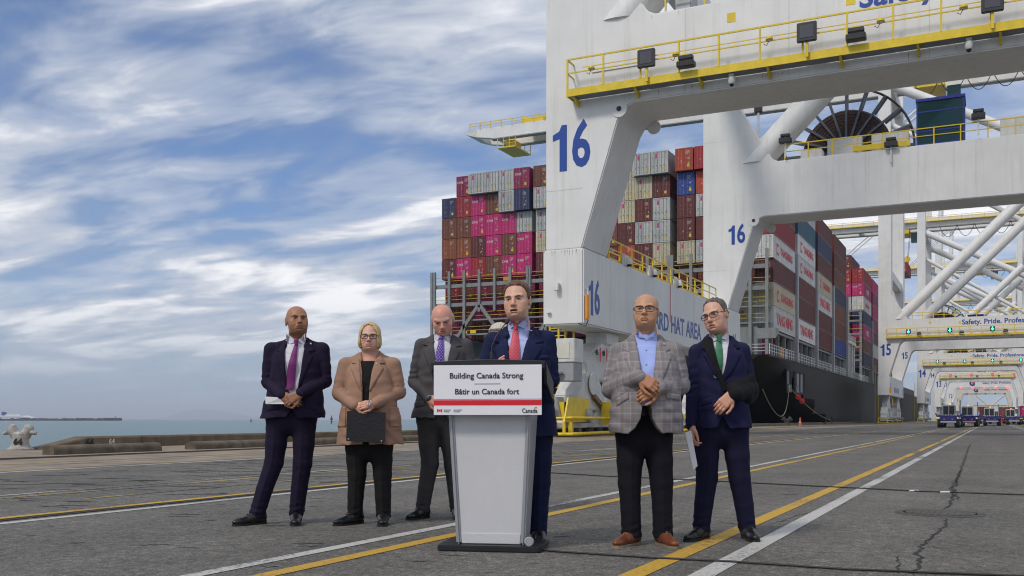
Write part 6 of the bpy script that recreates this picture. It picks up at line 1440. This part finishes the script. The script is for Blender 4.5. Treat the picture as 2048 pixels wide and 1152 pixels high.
# 7 grey-haired person mostly hidden behind the speaker (first: stands further back)
person('grey-haired person almost hidden behind the speaker at the lectern', 992, 1026,
    dict(c=(999, 678, .0), s=1.08, yaw=-25, pitch=4, roll=0, skin=(.50, .27, .2), neck=.058, hair='short', hairm=hairm('silver hair', (.52, .48, .42), .2), line_y=[-.1, -.06, -.03, .0, .05, .1], line_z=[.075, .07, .04, .02, -.03, -.05], thick=.018),
    dict(neck=(998, 714), hem=850, waist=810, rows=[(850, 942, 1042, .16), (800, 948, 1036, .145), (748, 954, 1038, .135), (728, 962, 1030, .11), (720, 978, 1016, .09)]),
    [dict(j=[(958, 728, .02), (944, 778, .03), (948, 840, -.02)], hand=(950, 862, -.03), back=(-1, 0, .1), side=1, curl=.5), dict(j=[(1036, 728, .02), (1040, 778, .03), (1036, 840, -.02)], hand=(1034, 862, -.03), back=(1, 0, .1), side=-1, curl=.5)],
    [dict(j=[(972, 860), (972, 935), (970, 1005)], yaw=-8), dict(j=[(1012, 860), (1013, 935), (1015, 1005)], yaw=8)],
    dict(jacket=fabric('charcoal wool', (.03, .03, .033), .1), trousers=MATS.get('x') or fabric('charcoal trousers', (.025, .025, .027), .1), shirt=S_WHITE, shoes=(SHOEK, SOLEK), seed=2,
        open=[(700, 978, 1002), (740, 984, 996), (780, 989, 991), (850, 984, 996)]))
# 4 the speaker
HBR = hairm('brown hair', (.11, .050, .024), .5)
person('man in a navy suit and coral tie speaking at the lectern', 1052, 1084,
    dict(c=(1034, 602, -.12), s=1.10, yaw=-16, pitch=1, roll=-3, skin=(.64, .38, .27), w=1.04, jaw=1.02, fat=.25, neck=.066, red=.4, browc=(.06, .035, .022), open=.006, smile=-.05, hair='short', hairm=HBR, squint=.85,
         line_y=[-.11, -.085, -.065, -.045, -.025, .0, .04, .07, .11], line_z=[.118, .106, .094, .055, .012, -.012, -.012, -.05, -.06], thick=.0095, rough=.0035, temple=.022),
    dict(neck=(1038, 655, -.06), hem=872, waist=830, rows=[(872, 988, 1117, .175), (820, 994, 1110, .160), (770, 992, 1104, .155, -.03), (720, 988, 1100, .155, -.05), (694, 996, 1092, .13, -.05), (680, 1012, 1072, .10, -.05)]),
    [dict(j=[(986, 682, -.03), (968, 752, -.02), (990, 762, -.27)], hand=(992, 734, -.31), back=(-1, -.3, .2), side=1, curl=.35, hs=1.12, cuff=.045), dict(j=[(1094, 679, -.03), (1101, 760, -.02), (1046, 758, -.27)], hand=(1030, 732, -.31), back=(1, -.2, .3), side=-1, curl=.35, hs=1.12, cuff=.045)],
    [dict(j=[(1022, 880), (1024, 965), (1022, 1064, .0)], yaw=-12), dict(j=[(1078, 880), (1079, 965), (1076, 1066, .0)], yaw=6)],
    dict(jacket=fabric('navy suit wool', (.010, .015, .056), .1), trousers=fabric('navy trouser wool', (.010, .014, .050), .1), shirt=S_BLUE2, shoes=(SHOEK, SOLEK), seed=7, arm=1.12,
        open=[(650, 1010, 1062), (668, 1012, 1058), (700, 1018, 1048), (735, 1022, 1040), (780, 1030, 1034), (872, 1020, 1046)],
        lapels=[[(1026, 775), (1012, 668), (1002, 656), (985, 684), (1000, 688), (988, 702), (1012, 755)], [(1036, 775), (1059, 668), (1066, 652), (1086, 686), (1070, 690), (1082, 702), (1050, 755)]],
        flaps=[[(1080, 715), (1098, 713), (1098, 719), (1080, 721)]], pin=(1062, 664),
        collar=[[(1019, 642), (1030, 655), (1021, 659), (1018, 654)], [(1056, 634), (1034, 655), (1047, 660), (1058, 645)]],
        tie=dict(mat=fabric('coral tie silk', (.60, .085, .12), .05, rough=.5, dots=(.026, .13, (.70, .25, .25))), pts=[(1031, 660, 4.6), (1030, 685, 8), (1028, 715, 12), (1028, 745, 13)])))
# 5 man in the plaid blazer
PL = fabric('grey plaid blazer wool', (.25, .228, .232), .09, plaid=[('x', .072, .026, .1, (.175, .16, .165), .5), ('y', .072, .026, .2, (.175, .16, .165), .5), ('x', .072, .0045, .36, (.42, .40, .40), .5), ('y', .072, .0045, .45, (.42, .40, .40), .5), ('x', .072, .003, .70, (.24, .18, .17), .5), ('y', .072, .003, .78, (.24, .18, .17), .5)])
person('man in a grey plaid blazer, open blue shirt and brown shoes, hands crossed', 1290, 1090,
    dict(c=(1291, 623, -.02), s=.99, yaw=-14, pitch=-5, roll=0, skin=(.52, .28, .165), w=1.10, jaw=1.12, fat=.9, neck=.074, red=.3, fringe=.6, fringec=(.34, .31, .29), browc=(.05, .035, .03), smile=-.55, nose=1.1, lines=1, glasses=(.027, .0185), squint=.8, handtint=(.85, .75, .68), adam=0,
         hair='short', hairm=hairm('thin grey hair', (.33, .31, .30), .2), line_y=[-.1, -.02, .015, .04, .07, .12], line_z=[.2, .2, .055, .01, -.03, -.05], thick=.005, bald=(.062, .115, .10)),
    dict(neck=(1292, 672), hem=866, waist=792, rows=[(866, 1217, 1364, .215, -.03), (820, 1219, 1362, .225, -.04), (775, 1224, 1357, .215, -.04), (735, 1227, 1354, .185, -.02), (708, 1237, 1346, .145), (694, 1262, 1322, .11)]),
    [dict(j=[(1237, 705, .02), (1222, 778, .0), (1268, 754, -.29)], hand=(1302, 774, -.335), back=(-.25, -1, .5), side=-1, curl=.5, hs=1.14, cuff=.047), dict(j=[(1349, 704, .02), (1361, 772, .0), (1306, 776, -.27)], hand=(1266, 793, -.30), back=(.2, -1, .35), side=1, curl=.6, hs=1.14, cuff=.048)],
    [dict(j=[(1260, 880), (1259, 965), (1263, 1062, .0)], yaw=-38, hem=1.1), dict(j=[(1316, 880), (1323, 965), (1326, 1064, .0)], yaw=14, hem=1.1)],
    dict(jacket=PL, jname='blazer', trousers=fabric('midnight trouser wool', (.007, .007, .012), .12), shirt=S_BLUE, shoes=(SHOEB, SOLEB), seed=9, arm=1.2, leg=1.02, cuffs=False,
        open=[(672, 1268, 1314), (690, 1270, 1310), (750, 1277, 1299), (809, 1276, 1292), (838, 1272, 1296), (856, 1262, 1306), (866, 1250, 1316)],
        lapels=[[(1276, 812), (1270, 690), (1262, 676), (1243, 700), (1256, 706), (1246, 718), (1266, 780)], [(1294, 812), (1311, 690), (1320, 674), (1338, 700), (1326, 706), (1336, 718), (1306, 780)]],
        flaps=[[(1228, 800), (1248, 788), (1249, 798), (1229, 812)], [(1322, 788), (1352, 792), (1352, 802), (1322, 798)]], pin=(1326, 690),
        shirt_buttons=[(1290, 682), (1288, 703), (1286, 732)],
        collar=[[(1272, 660), (1288, 678), (1276, 676), (1270, 670)], [(1308, 661), (1290, 678), (1305, 675), (1309, 668)]]))
# 6 man with his arm in a sling
HG = hairm('short grey brown hair', (.10, .080, .068), .4)
p6, J6, g6 = person('man in a navy suit with green tie, glasses and a black arm sling, far right', 1440, 1078,
    dict(c=(1431, 632, -.02), s=1.05, yaw=-41, pitch=6, roll=-13, skin=(.62, .36, .26), w=.98, jaw=.98, fat=.1, neck=.061, red=.45, browc=(.16, .10, .07), open=.0015, smile=-.1, glasses=(.026, .0165), squint=.5, hair='short', hairm=HG, lines=1,
         line_y=[-.11, -.085, -.06, -.035, -.015, .0, .04, .07, .11], line_z=[.125, .112, .102, .06, .018, -.008, .0, -.045, -.055], thick=.0065, rough=.0045, temple=.02),
    dict(neck=(1439, 674), hem=856, waist=815, rows=[(856, 1389, 1502, .160), (815, 1392, 1496, .145), (775, 1396, 1492, .140), (735, 1396, 1492, .140), (708, 1402, 1486, .118), (696, 1420, 1464, .09)]),
    [dict(j=[(1394, 704, .02), (1388, 785, .02), (1380, 852, -.04)], hand=(1378, 880, -.06), back=(-1, -.3, 0), side=1, curl=.75, hs=1.1), dict(j=[(1486, 701, .02), (1500, 778, .04), (1452, 790, -.20)], hand=(1428, 812, -.235), back=(.1, -1, .35), side=1, curl=.55, hs=1.12)],
    [dict(j=[(1412, 868), (1414, 955), (1402, 1050, -.01)], yaw=-40), dict(j=[(1470, 868), (1479, 955), (1496, 1054, .01)], yaw=2)],
    dict(jacket=fabric('navy blue suit wool', (.011, .011, .047), .1), trousers=fabric('navy blue trouser wool', (.008, .008, .030), .1), shirt=S_WHITE, shoes=(SHOEK, SOLEK), seed=11, arm=1.0,
        open=[(668, 1418, 1456), (690, 1418, 1452), (730, 1424, 1444), (760, 1435, 1437), (766, 1437, 1437), (832, 1437, 1437), (856, 1426, 1450)],
        lapels=[[(1435, 765), (1419, 690), (1411, 680), (1402, 698), (1411, 702), (1404, 712), (1420, 750)], [(1437, 765), (1453, 690), (1461, 676), (1478, 696), (1467, 700), (1476, 710), (1452, 750)]],
        flaps=[[(1396, 802), (1416, 796), (1416, 806), (1396, 812)]], seam=765, buttons=[(1436, 770)],
        collar=[[(1422, 668), (1434, 678), (1425, 684), (1420, 678)], [(1453, 664), (1437, 678), (1449, 681), (1454, 672)]],
        tie=dict(mat=fabric('green tie silk', (.018, .15, .065), .05, rough=.5, dots=(.017, .17, (.30, .52, .40))), pts=[(1434, 684, 5.2), (1431, 710, 8.5), (1427, 740, 10), (1429, 758, 8)])))
# sling: strap over the shoulder and a pouch round the forearm
SLM = fabric('black sling webbing', (.008, .008, .009), .2, weave=.4)
sl = empty('arm_sling', parent=p6)
pts = []
for px_, py_ in ((1414, 676), (1412, 690), (1416, 708), (1424, 735), (1434, 760), (1442, 782)):
    q = J6(px_, py_); pts.append(Vector((q[0], front_y(g6, q[0], q[2], -.1) - .012, q[2])))
vs = []
for i, p in enumerate(pts):
    wd = [.040, .042, .030, .020, .020, .020][i]; vs += [(p.x - wd * .9, p.y + .004, p.z - wd * .3), (p.x + wd * .9, p.y, p.z + wd * .3), (p.x + wd * .9, p.y - .008, p.z + wd * .3), (p.x - wd * .9, p.y - .004, p.z - wd * .3)]
MB().add(vs, [(4 * i + j, 4 * i + (j + 1) % 4, 4 * i + 4 + (j + 1) % 4, 4 * i + 4 + j) for i in range(5) for j in range(4)] + [(0, 1, 2, 3), (23, 22, 21, 20)]).build('strap', SLM, sl, smooth=60)
gq = Grid(J6(1430, 830, -.4) * np.array((1, 0, 1)) + np.array((0, -.36, 0)), J6(1530, 715, .1) * np.array((1, 0, 1)) + np.array((0, .2, 0)), .006)
a, b = J6(1500, 778, .02), J6(1458, 789, -.195)
gq.cone(a, b, .070, .056, 0, fold=(.003, .09, 1, .5, .6)); gq.cone(J6(1496, 757, .01), J6(1452, 776, -.17), .058, .040, .03); gq.cone(J6(1500, 792, .03), J6(1488, 796, -.05), .058, .052, .04)
gmesh(gq, 'pouch', SLM, sl)
# ================================================================ LECTERN, HELD THINGS, TRAFFIC
def text_fit(s, width, material, loc, rot, parent, bold=.0, ext=.0015, height=None):
    me = text_mesh(s, 1.0, bold=bold, ext=ext).copy(); xs = [v.co.x for v in me.vertices]; k = width / (max(xs) - min(xs)); m = -(max(xs) + min(xs)) / 2
    me.transform(Matrix.Translation((m, 0, 0))); me.transform(Matrix.Diagonal((k, height or k, 1, 1))); me.materials.clear()
    o = link('lettering', me, material, parent); o.location = loc; o.rotation_euler = rot; return o
lec = empty('lectern', ground(987, 1097), TH + R(-9)); tag(lec, 'pale grey lectern with black top and a bilingual sign on its front', 'lectern')
LG1 = mat('lectern light grey laminate', (.60, .60, .62), .5, var=.03, vs=4, bump=.08, bs=90); LG2 = mat('lectern aluminium', (.40, .41, .43), .38, .35, var=.04); LB = mat('lectern black plastic', (.014, .014, .016), .42, var=.12)
MB().prism([(-.345, -.20), (.345, -.20), (.36, -.17), (.36, .26), (.30, .30), (-.30, .30), (-.36, .26), (-.36, -.17)], 'z', .0, .042).build('base', LB, lec, bevel=.008)
def taper(x0, x1, X0, X1, y0, y1, Y0_, Y1_, z0, z1):
    return MB().add([(x0, y0, z0), (x1, y0, z0), (x1, y1, z0), (x0, y1, z0), (X0, Y0_, z1), (X1, Y0_, z1), (X1, Y1_, z1), (X0, Y1_, z1)], [(3, 2, 1, 0), (4, 5, 6, 7), (0, 1, 5, 4), (1, 2, 6, 5), (2, 3, 7, 6), (3, 0, 4, 7)])
taper(-.205, .205, -.265, .265, -.105, -.085, -.155, -.135, .045, 1.20).build('front_panel', LG1, lec)
taper(-.200, .200, -.206, .206, -.112, -.1055, -.114, -.1075, .05, .115).build('lower_rail', LG1, lec)
for s in (-1, 1):
    a, b, c, d = (.2055, .238, .2655, .300)
    taper(*sorted((s * a, s * b)), *sorted((s * c, s * d)), -.125, .12, -.175, .20, .043, 1.20).build('side_pillar', LG2, lec, bevel=.012)
taper(-.20, .20, -.26, .26, .08, .09, .15, .16, .045, 1.20).build('back_panel', LG2, lec)
# tray top: curved front lip, sloping sides, reading surface tilted to the speaker
tp = MB(); n = 16; vs = []
for i in range(n + 1):
    t = i / n * 2 - 1; x = .385 * t; yb = -.215 - .018 * (1 - t * t); zt = 1.285 + .012 * (1 - t * t)
    vs += [(x, yb, zt - .045), (x, yb, zt), (x, yb + .02, zt + .004), (x, .21, 1.15), (x, .21, 1.115), (x * .95, -.17, 1.195)]
tp.add(vs, [(6 * i + j, 6 * i + (j + 1) % 6, 6 * i + 6 + (j + 1) % 6, 6 * i + 6 + j) for i in range(n) for j in range(6)] + [tuple(range(6)), tuple(6 * n + 5 - j for j in range(6))]); tp.build('tray_top', LB, lec, smooth=35)
for s in (-1, 1): MB().prism([(-.215, 1.285), (.23, 1.165), (.23, 1.02), (.10, 1.05), (-.16, 1.14)], 'x', *sorted((s * .372, s * .394))).build('side_wing', LB, lec, bevel=.006)
MB().lathe([(.028, 0), (.034, .008), (.034, .02)], 16, (.27, -.16, .07), 'y').build('caster', LG2, lec, smooth=40)
# sign
sg = empty('sign_board', (0, -.236, 1.095), parent=lec)
SGW = mat('sign white vinyl', (.80, .79, .83), .45, var=.015); SGR = mat('sign red', (.66, .012, .025), .45, var=.03); SGK = mat('sign print black', (.02, .018, .024), .5)
MB().box(-.368, .368, -.004, .004, -.168, .168).build('board', SGW, sg, bevel=.001)
MB().box(-.368, .368, -.0062, -.0042, -.102, -.068).build('red_band', SGR, sg); MB().box(-.368, .368, -.0062, -.0042, -.0625, -.0600).build('thin_rule', mat('sign violet rule', (.25, .12, .3), .5), sg)
text_fit('Building Canada Strong', .50, SGK, (-.006, -.0065, .095), FRONT, sg, bold=.007); text_fit('B\u00e2tir un Canada fort', .435, SGK, (-.002, -.0065, -.012), FRONT, sg, bold=.007)
MB().box(-.088, .088, -.0062, -.0042, .0395, .0425).build('divider', SGK, sg)
for x0, x1 in ((-.345, -.336), (-.320, -.311)): MB().box(x0, x1, -.0064, -.0042, -.148, -.128).build('flag_bar', SGR, sg)
leaf = [(0, 1), (.18, .62), (.42, .7), (.38, .3), (.8, .45), (.72, .2), (.95, .1), (.45, -.3), (.5, -.5), (.06, -.42), (.06, -.9)]; leaf = leaf + [(-a, b) for a, b in reversed(leaf[1:])]
MB().prism([(-.328 + a * .0075, -.138 + b * .0095) for a, b in leaf], 'y', -.0064, -.0042).build('maple_leaf', SGR, sg)
for dx, l1, l2, w1, w2 in ((-.274, 'Government', 'of Canada', .050, .040), (-.202, 'Gouvernement', 'du Canada', .058, .042)):
    text_fit(l1, w1, SGK, (dx, -.0065, -.133), FRONT, sg, ext=.0008); text_fit(l2, w2, SGK, (dx - (w1 - w2) / 2, -.0065, -.144), FRONT, sg, ext=.0008)
text_fit('Canada', .102, SGK, (.288, -.0065, -.140), FRONT, sg, bold=.0, height=.042)
for x0, x1 in ((.3215, .3245), (.3335, .3365)): MB().box(x0, x1, -.0064, -.0042, -.123, -.115).build('flag_bar', SGR, sg)
MB().prism([(.329 + a * .0032, -.119 + b * .004) for a, b in leaf], 'y', -.0064, -.0042).build('maple_leaf', SGR, sg)
# gooseneck microphone
mic = empty('microphone', lec.matrix_basis @ Vector((0, 0, 0)), TH + R(-9)); mic.location = lec.location; tag(mic, 'black gooseneck microphone rising from the lectern top', 'microphone')
MB().lathe([(.016, 1.24), (.013, 1.27), (.012, 1.34), (.008, 1.36)], 12, (.01, -.13, 0)).build('base_stem', LB, mic, smooth=40)
MB().path([(.01, -.13, 1.35), (.014, -.13, 1.40), (.035, -.11, 1.46), (.075, -.07, 1.53), (.098, -.045, 1.565)], .0042, 8).build('gooseneck', LB, mic, smooth=60)
MB().path([(.094, -.05, 1.555), (.100, -.043, 1.568), (.108, -.034, 1.582), (.113, -.028, 1.590)], [.008, .0145, .0145, .006], 12).build('foam_cap', RUBBER, mic, smooth=60)

# things held in hands
def held(name, root, label, cat, J, pts, y, m, thick=.006):
    e = empty(name, root.location, TH); tag(e, label, cat); P = [J(*p) for p in pts]; n = len(P)
    vs = [(p[0], p[1], p[2]) for p in P] + [(p[0], p[1] + thick, p[2]) for p in P]
    MB().add(vs, [tuple(range(n)), tuple(range(2 * n - 1, n - 1, -1))] + [(i, i + n, (i + 1) % n + n, (i + 1) % n) for i in range(n)]).build(y, m, e); return e
PAPER = mat('white paper', (.74, .74, .76), .6, var=.03); BIND = mat('black binder vinyl', (.016, .015, .018), .38, var=.15, vs=6, bump=.15, bs=60)
held('paper_sheet', p1, 'white folded papers held under the hands of the purple suit man', 'papers', J1, [(540, 793, -.185), (573, 795, -.215), (608, 800, -.225), (606, 808, -.225), (541, 808, -.185)], 'sheet', PAPER)
fo = held('ring_binder', p2, 'black binder hanging from the hands of the woman in tan', 'binder', J2, [(702, 822, -.235), (779, 825, -.235), (777, 886, -.225), (700, 882, -.225)], 'cover', BIND, .022)
for px_, py_ in ((705, 878), (771, 882)):
    q = J2(px_, py_, -.232); MB().lathe([(.003, -.003), (.007, -.002), (.007, .002)], 10, tuple(q), 'y').build('corner_rivet', STEEL, fo)
wt = empty('wrist_watch', p2.location, TH); tag(wt, 'steel wrist watch on the left wrist of the woman', 'watch')
q = J2(747, 808, -.275); MB().lathe([(.014, -.004), (.017, -.002), (.017, .006)], 16, tuple(q), 'y').build('case', STEEL, wt, smooth=40); MB().lathe([(.0135, -.0055), (.0135, -.0042)], 16, tuple(q), 'y').build('dial', PAPER, wt)
MB().path([q + np.array((.002, .004, .030)), q + np.array((0, -.001, .012)), q + np.array((0, -.001, -.012)), q + np.array((.002, .004, -.030))], .007, 6).build('strap', STEEL, wt)
held('paper_sheet', p6, 'sheaf of white papers in the lowered hand of the sling man', 'papers', J6, [(1364, 866, -.12), (1376, 861, -.11), (1389, 932, -.11), (1380, 940, -.12)], 'sheet', PAPER, .02)

# cables, manhole and cone
CAB = mat('black cable rubber', (.012, .012, .013), .55, var=.1)
def cable(pts, label, r=.011, seed=1):
    rg = random.Random(seed); P = []
    for (a, b) in zip(pts[:-1], pts[1:]):
        A, B = ground(*a), ground(*b); n = 14
        for k in range(n): t = k / n; P.append((A.x + (B.x - A.x) * t + rg.uniform(-1, 1) * .006, A.y + (B.y - A.y) * t + rg.uniform(-1, 1) * .006, r + .003))
    return tag(MB().path(P, r, 6).build('ground_cable', CAB, smooth=60), label, 'cable', 'black cables on the asphalt')
cable([(1062, 1101), (1120, 1106), (1300, 1118), (1460, 1126), (1700, 1142), (2100, 1158)], 'black cable running from the lectern base to the right foreground', .007, 1)
cable([(1060, 944), (1200, 953), (1400, 962), (1600, 972), (1840, 984), (2100, 993)], 'black cable crossing the lane lines behind the people', .008, 2)
for k, (px_, py_) in enumerate(((1828, 983.4), (1890, 986.2))):
    p = ground(px_, py_); e = tag(MB().tube((p.x - .05, p.y - .024, .013), (p.x + .05, p.y + .024, .013), .010, n=8).build('cable_joint', PAPER), ['white tape joint on the crossing cable, left one', 'white tape joint on the crossing cable, right one'][k], 'cable joint')
mh = empty('manhole_cover', ground(1880, 1027)); tag(mh, 'round iron manhole cover set in the asphalt beside the crack', 'manhole')
IRON = mat('rusty iron', (.085, .078, .07), .6, .4, var=.3, vs=9)
MB().lathe([(.40, .0), (.40, .004), (.33, .009), (.33, .0)], 36).build('frame', mat('manhole frame', (.06, .056, .05), .8, var=.3, vs=8), mh); MB().lathe([(.31, .001), (.31, .010)], 36).build('lid', IRON, mh)
for k in range(9): x = -.24 + .06 * k; L_ = math.sqrt(.28 ** 2 - x * x); MB().box(x - .012, x + .012, -L_, L_, .0101, .014).build('rib', IRON, mh)
cn = empty('traffic_cone', (QE + 3.2, 133.0, 0)); tag(cn, 'orange traffic cone standing by the kerb below the ship', 'traffic cone'); cn.scale = (1.5, 1.5, 1.5)
ORN = mat('cone orange', (.75, .12, .02), .5); MB().box(-.2, .2, -.2, .2, 0, .04).build('foot', ORN, cn); MB().lathe([(.14, .04), (.04, .72), (.03, .74)], 14).build('body', ORN, cn, smooth=40); MB().lathe([(.111, .25), (.078, .45)], 14).build('reflective_band', LABW, cn, smooth=40)

# ---- terminal tractors with trailers
TBL = mat('trailer blue', (.014, .03, .16), .5, var=.2); TWH = mat('cab white', (.50, .49, .45), .45, var=.1); TYR = RUBBER; TLR = emis('tail light red', (.9, .02, .05), .5); WIN = glass_mat('cab glass', (.02, .025, .03), .06)
def truck(x, y, s, label, load=None):
    e = empty('terminal_tractor', (x, y, 0)); e.scale = (s, s, s); tag(e, label, 'truck', 'yard tractors driving away under the cranes')
    MB().box(-.55, .55, 0, 13, .95, 1.3).build('chassis', TBL, e); MB().box(-1.3, 1.3, .1, 12.6, 1.3, 1.48).build('trailer_deck', TBL, e)
    MB().box(-.9, .9, -.12, -.002, .55, 1.29).build('rear_panel', TBL, e); MB().box(-.85, .85, -.16, -.12, .62, .78).build('bumper_strip', LABW, e)
    for sx in (-1, 1):
        MB().prism([(sx * 1.305, 1.3), (sx * 1.5, 1.75), (sx * 1.44, 1.75), (sx * 1.25, 1.49)], 'y', .05, 12.6).build('flared_guide', TBL, e)
        MB().box(sx * .45 - .09, sx * .45 + .09, -.17, -.121, .95, 1.08).build('tail_light', TLR, e)
        for yy in (.9, 2.3):
            w = MB().lathe([(.25, -.3), (.5, -.27), (.52, -.2), (.52, .2), (.5, .27), (.25, .3)], 20, (sx * .95, yy, .52), 'x').build('tyre', TYR, e, smooth=35); MB().lathe([(.2, -.32), (.27, -.3), (.27, .3), (.2, .32)], 14, (sx * .95, yy, .52), 'x').build('rim', STEEL, w)
        for yy in (11.6, 14.6): MB().lathe([(.25, -.25), (.5, -.22), (.52, -.15), (.52, .15), (.5, .22), (.25, .25)], 18, (sx * 1.0, yy, .52), 'x').build('tyre', TYR, e, smooth=35)
    if not load:
        for k in range(9): MB().box(-1.2 + k * .3 - .05, -1.2 + k * .3 + .05, .02, .098, 1.5, 1.62).build('deck_cleat', LABW, e)
    MB().box(-.5, .5, 10.5, 16, .6, 1.2).build('tractor_frame', TBL, e)
    cb = MB().box(-1.2, .35, 13.1, 14.9, 1.25, 2.95).build('cab', TWH, e, bevel=.08)
    for x0, x1 in ((-1.1, -.48), (-.38, .25)): MB().box(x0, x1, 13.07, 13.095, 1.6, 2.75).build('rear_window', WIN, cb)
    MB().box(.352, .37, 13.4, 14.6, 1.8, 2.75).build('side_window', WIN, cb)
    MB().tube((.95, 13.3, 1.2), (.95, 13.3, 3.5), .08).build('exhaust_stack', STEEL, e); MB().lathe([(.09, 2.95), (.09, 3.1)], 10, (-.3, 14, 0)).build('amber_beacon', emis('amber beacon', (1, .45, .05), 1.5), e)
    if load:
        c = container(load, x, y + .3 * s, 1.5 * s, label.replace('yard tractor', 'container riding on the yard tractor')[:0] + f'{CN[load]} container riding on a trailer at the far end of the lane', doors=True); c.scale = (s * .9, .7 * s, .7 * s); c['group'] = 'containers on trailers'
    return e
truck(-4.1, 112.0, .86, 'blue empty yard trailer with white cab, nearest under the cranes')
truck(-2.5, 126.0, .86, 'dark yard trailer half hidden behind the nearest one')
truck(-.05, 146.0, .86, 'dark yard trailer with white cab in the middle lane')
truck(3.0, 172.0, .86, 'small far yard tractor near the right edge')
truck(-1.2, 205.0, .86, 'far yard trailer carrying a maroon container, left of the middle one', 'maroon')
truck(2.9, 212.0, .86, 'far yard trailer carrying a brown container, right of the middle one', 'brown')
truck(5.4, 190.0, .86, 'far yard trailer carrying a magenta container at the right edge', 'magenta')
for k, (px_, d) in enumerate(((1930, 190), (1938, 190), (1945, 195), (1951, 200), (1972, 200), (2004, 200))):
    p = cam_pt(px_, d, 0); e = empty('road_barrier', p, 0); tag(e, f'red plastic road barrier, {ORD[k]} from the left between the far trucks', 'barrier', 'red road barriers')
    MB().prism([(-.35, 0), (.35, 0), (.2, .3), (.1, .85), (-.1, .85), (-.2, .3)], 'y', -.9, .9).build('shell', mat('barrier red', (.7, .03, .02), .5) if k % 3 else LABW, e); MB().box(-.12, .12, -.5, .5, .86, .95).build('cap', LABW, e)
# far yard: stacked boxes and trees beyond the last cranes
rg = random.Random(31)
for k in range(14):
    x = -8 + (k % 7) * 2.7 + (30 if k > 6 else 0); nm = rg.choice(['maroon', 'brown', 'navy', 'red', 'plum', 'teal', 'grey']); h = rg.choice((0, 1))
    for t in range(2 + h):
        nm = rg.choice(['maroon', 'brown', 'navy', 'red', 'plum', 'teal', 'grey']); c = container(nm, x, 760 + (k % 3) * 14, t * CH, f'{CN[nm]} container in the far yard, {ORD[k]} stack from the sea, {TN[t]} tier', doors=False); c['group'] = 'stacked containers in the far yard'
LEAF = mat('dark conifer foliage', (.030, .055, .035), .8, var=.5, vs=.6); BARK = mat('bark', (.05, .035, .025), .9)
def tree(x, y, h, w, seed, label):
    rg = random.Random(seed); e = empty('distant_tree', (x, y, 0)); tag(e, label, 'tree', 'trees beyond the terminal')
    MB().path([(0, 0, 0), (.2, 0, h * .4), (0, .1, h * .85)], [h * .03, h * .02, h * .006], 7).build('trunk', BARK, e)
    for k in range(6): a = rg.uniform(0, 6.28); z = h * rg.uniform(.3, .7); MB().tube((0, 0, z), (math.cos(a) * w * .5, math.sin(a) * w * .5, z + h * .12), h * .01, h * .004, 5).build('limb', BARK, e)
    vs = []; fs = []
    for k in range(1500):
        t = rg.random() ** .8; r = w * (1.05 - t) * rg.random() ** .5 * (.75 + .35 * math.sin(t * 23 + seed)); a = rg.uniform(0, 6.283); z = h * (.18 + .82 * t); c = Vector((r * math.cos(a), r * math.sin(a), z)); sz = h * .035 * rg.uniform(.5, 1.3)
        u = Vector((rg.uniform(-1, 1), rg.uniform(-1, 1), rg.uniform(-.6, .6))).normalized(); v = u.cross(Vector((rg.uniform(-1, 1), rg.uniform(-1, 1), rg.uniform(-1, 1)))).normalized(); o = len(vs)
        vs += [c - u * sz, c + v * sz * .6, c + u * sz, c - v * sz * .6]; fs.append((o, o + 1, o + 2, o + 3))
    MB().add(vs, fs).build('crown', LEAF, e, fix=False)
for k, (px_, d, h, w, lab) in enumerate(((2034, 1150, 17, 7, 'tall dark tree at the right edge beyond the last crane'), (2046, 1120, 15, 8, 'broad dark tree at the far right edge'), (2024, 1250, 12, 6, 'low dark tree left of the tall one beyond the cranes'), (2012, 1350, 10, 7, 'small distant tree between the last crane legs'))):
    p = cam_pt(px_, d, 0); tree(p.x, p.y, h, w, k + 3, lab)
# air: one even volume over land and sea
hz = MB().box(-46000, 2500, -21000, 46000, -40, 330).build('haze', None); hz['kind'] = 'stuff'; hz['label'] = 'thin even sea haze over the whole harbour'
hm = bpy.data.materials.new('sea haze'); hm.use_nodes = True; nt = hm.node_tree; nt.nodes.clear(); ho = nt.nodes.new('ShaderNodeOutputMaterial'); hv = nt.nodes.new('ShaderNodeVolumePrincipled')
hv.inputs['Color'].default_value = (.80, .88, 1, 1); hv.inputs['Density'].default_value = 9e-5; nt.links.new(hv.outputs[0], ho.inputs['Volume']); hz.data.materials.append(hm)
bpy.data.scenes.remove(TSC)
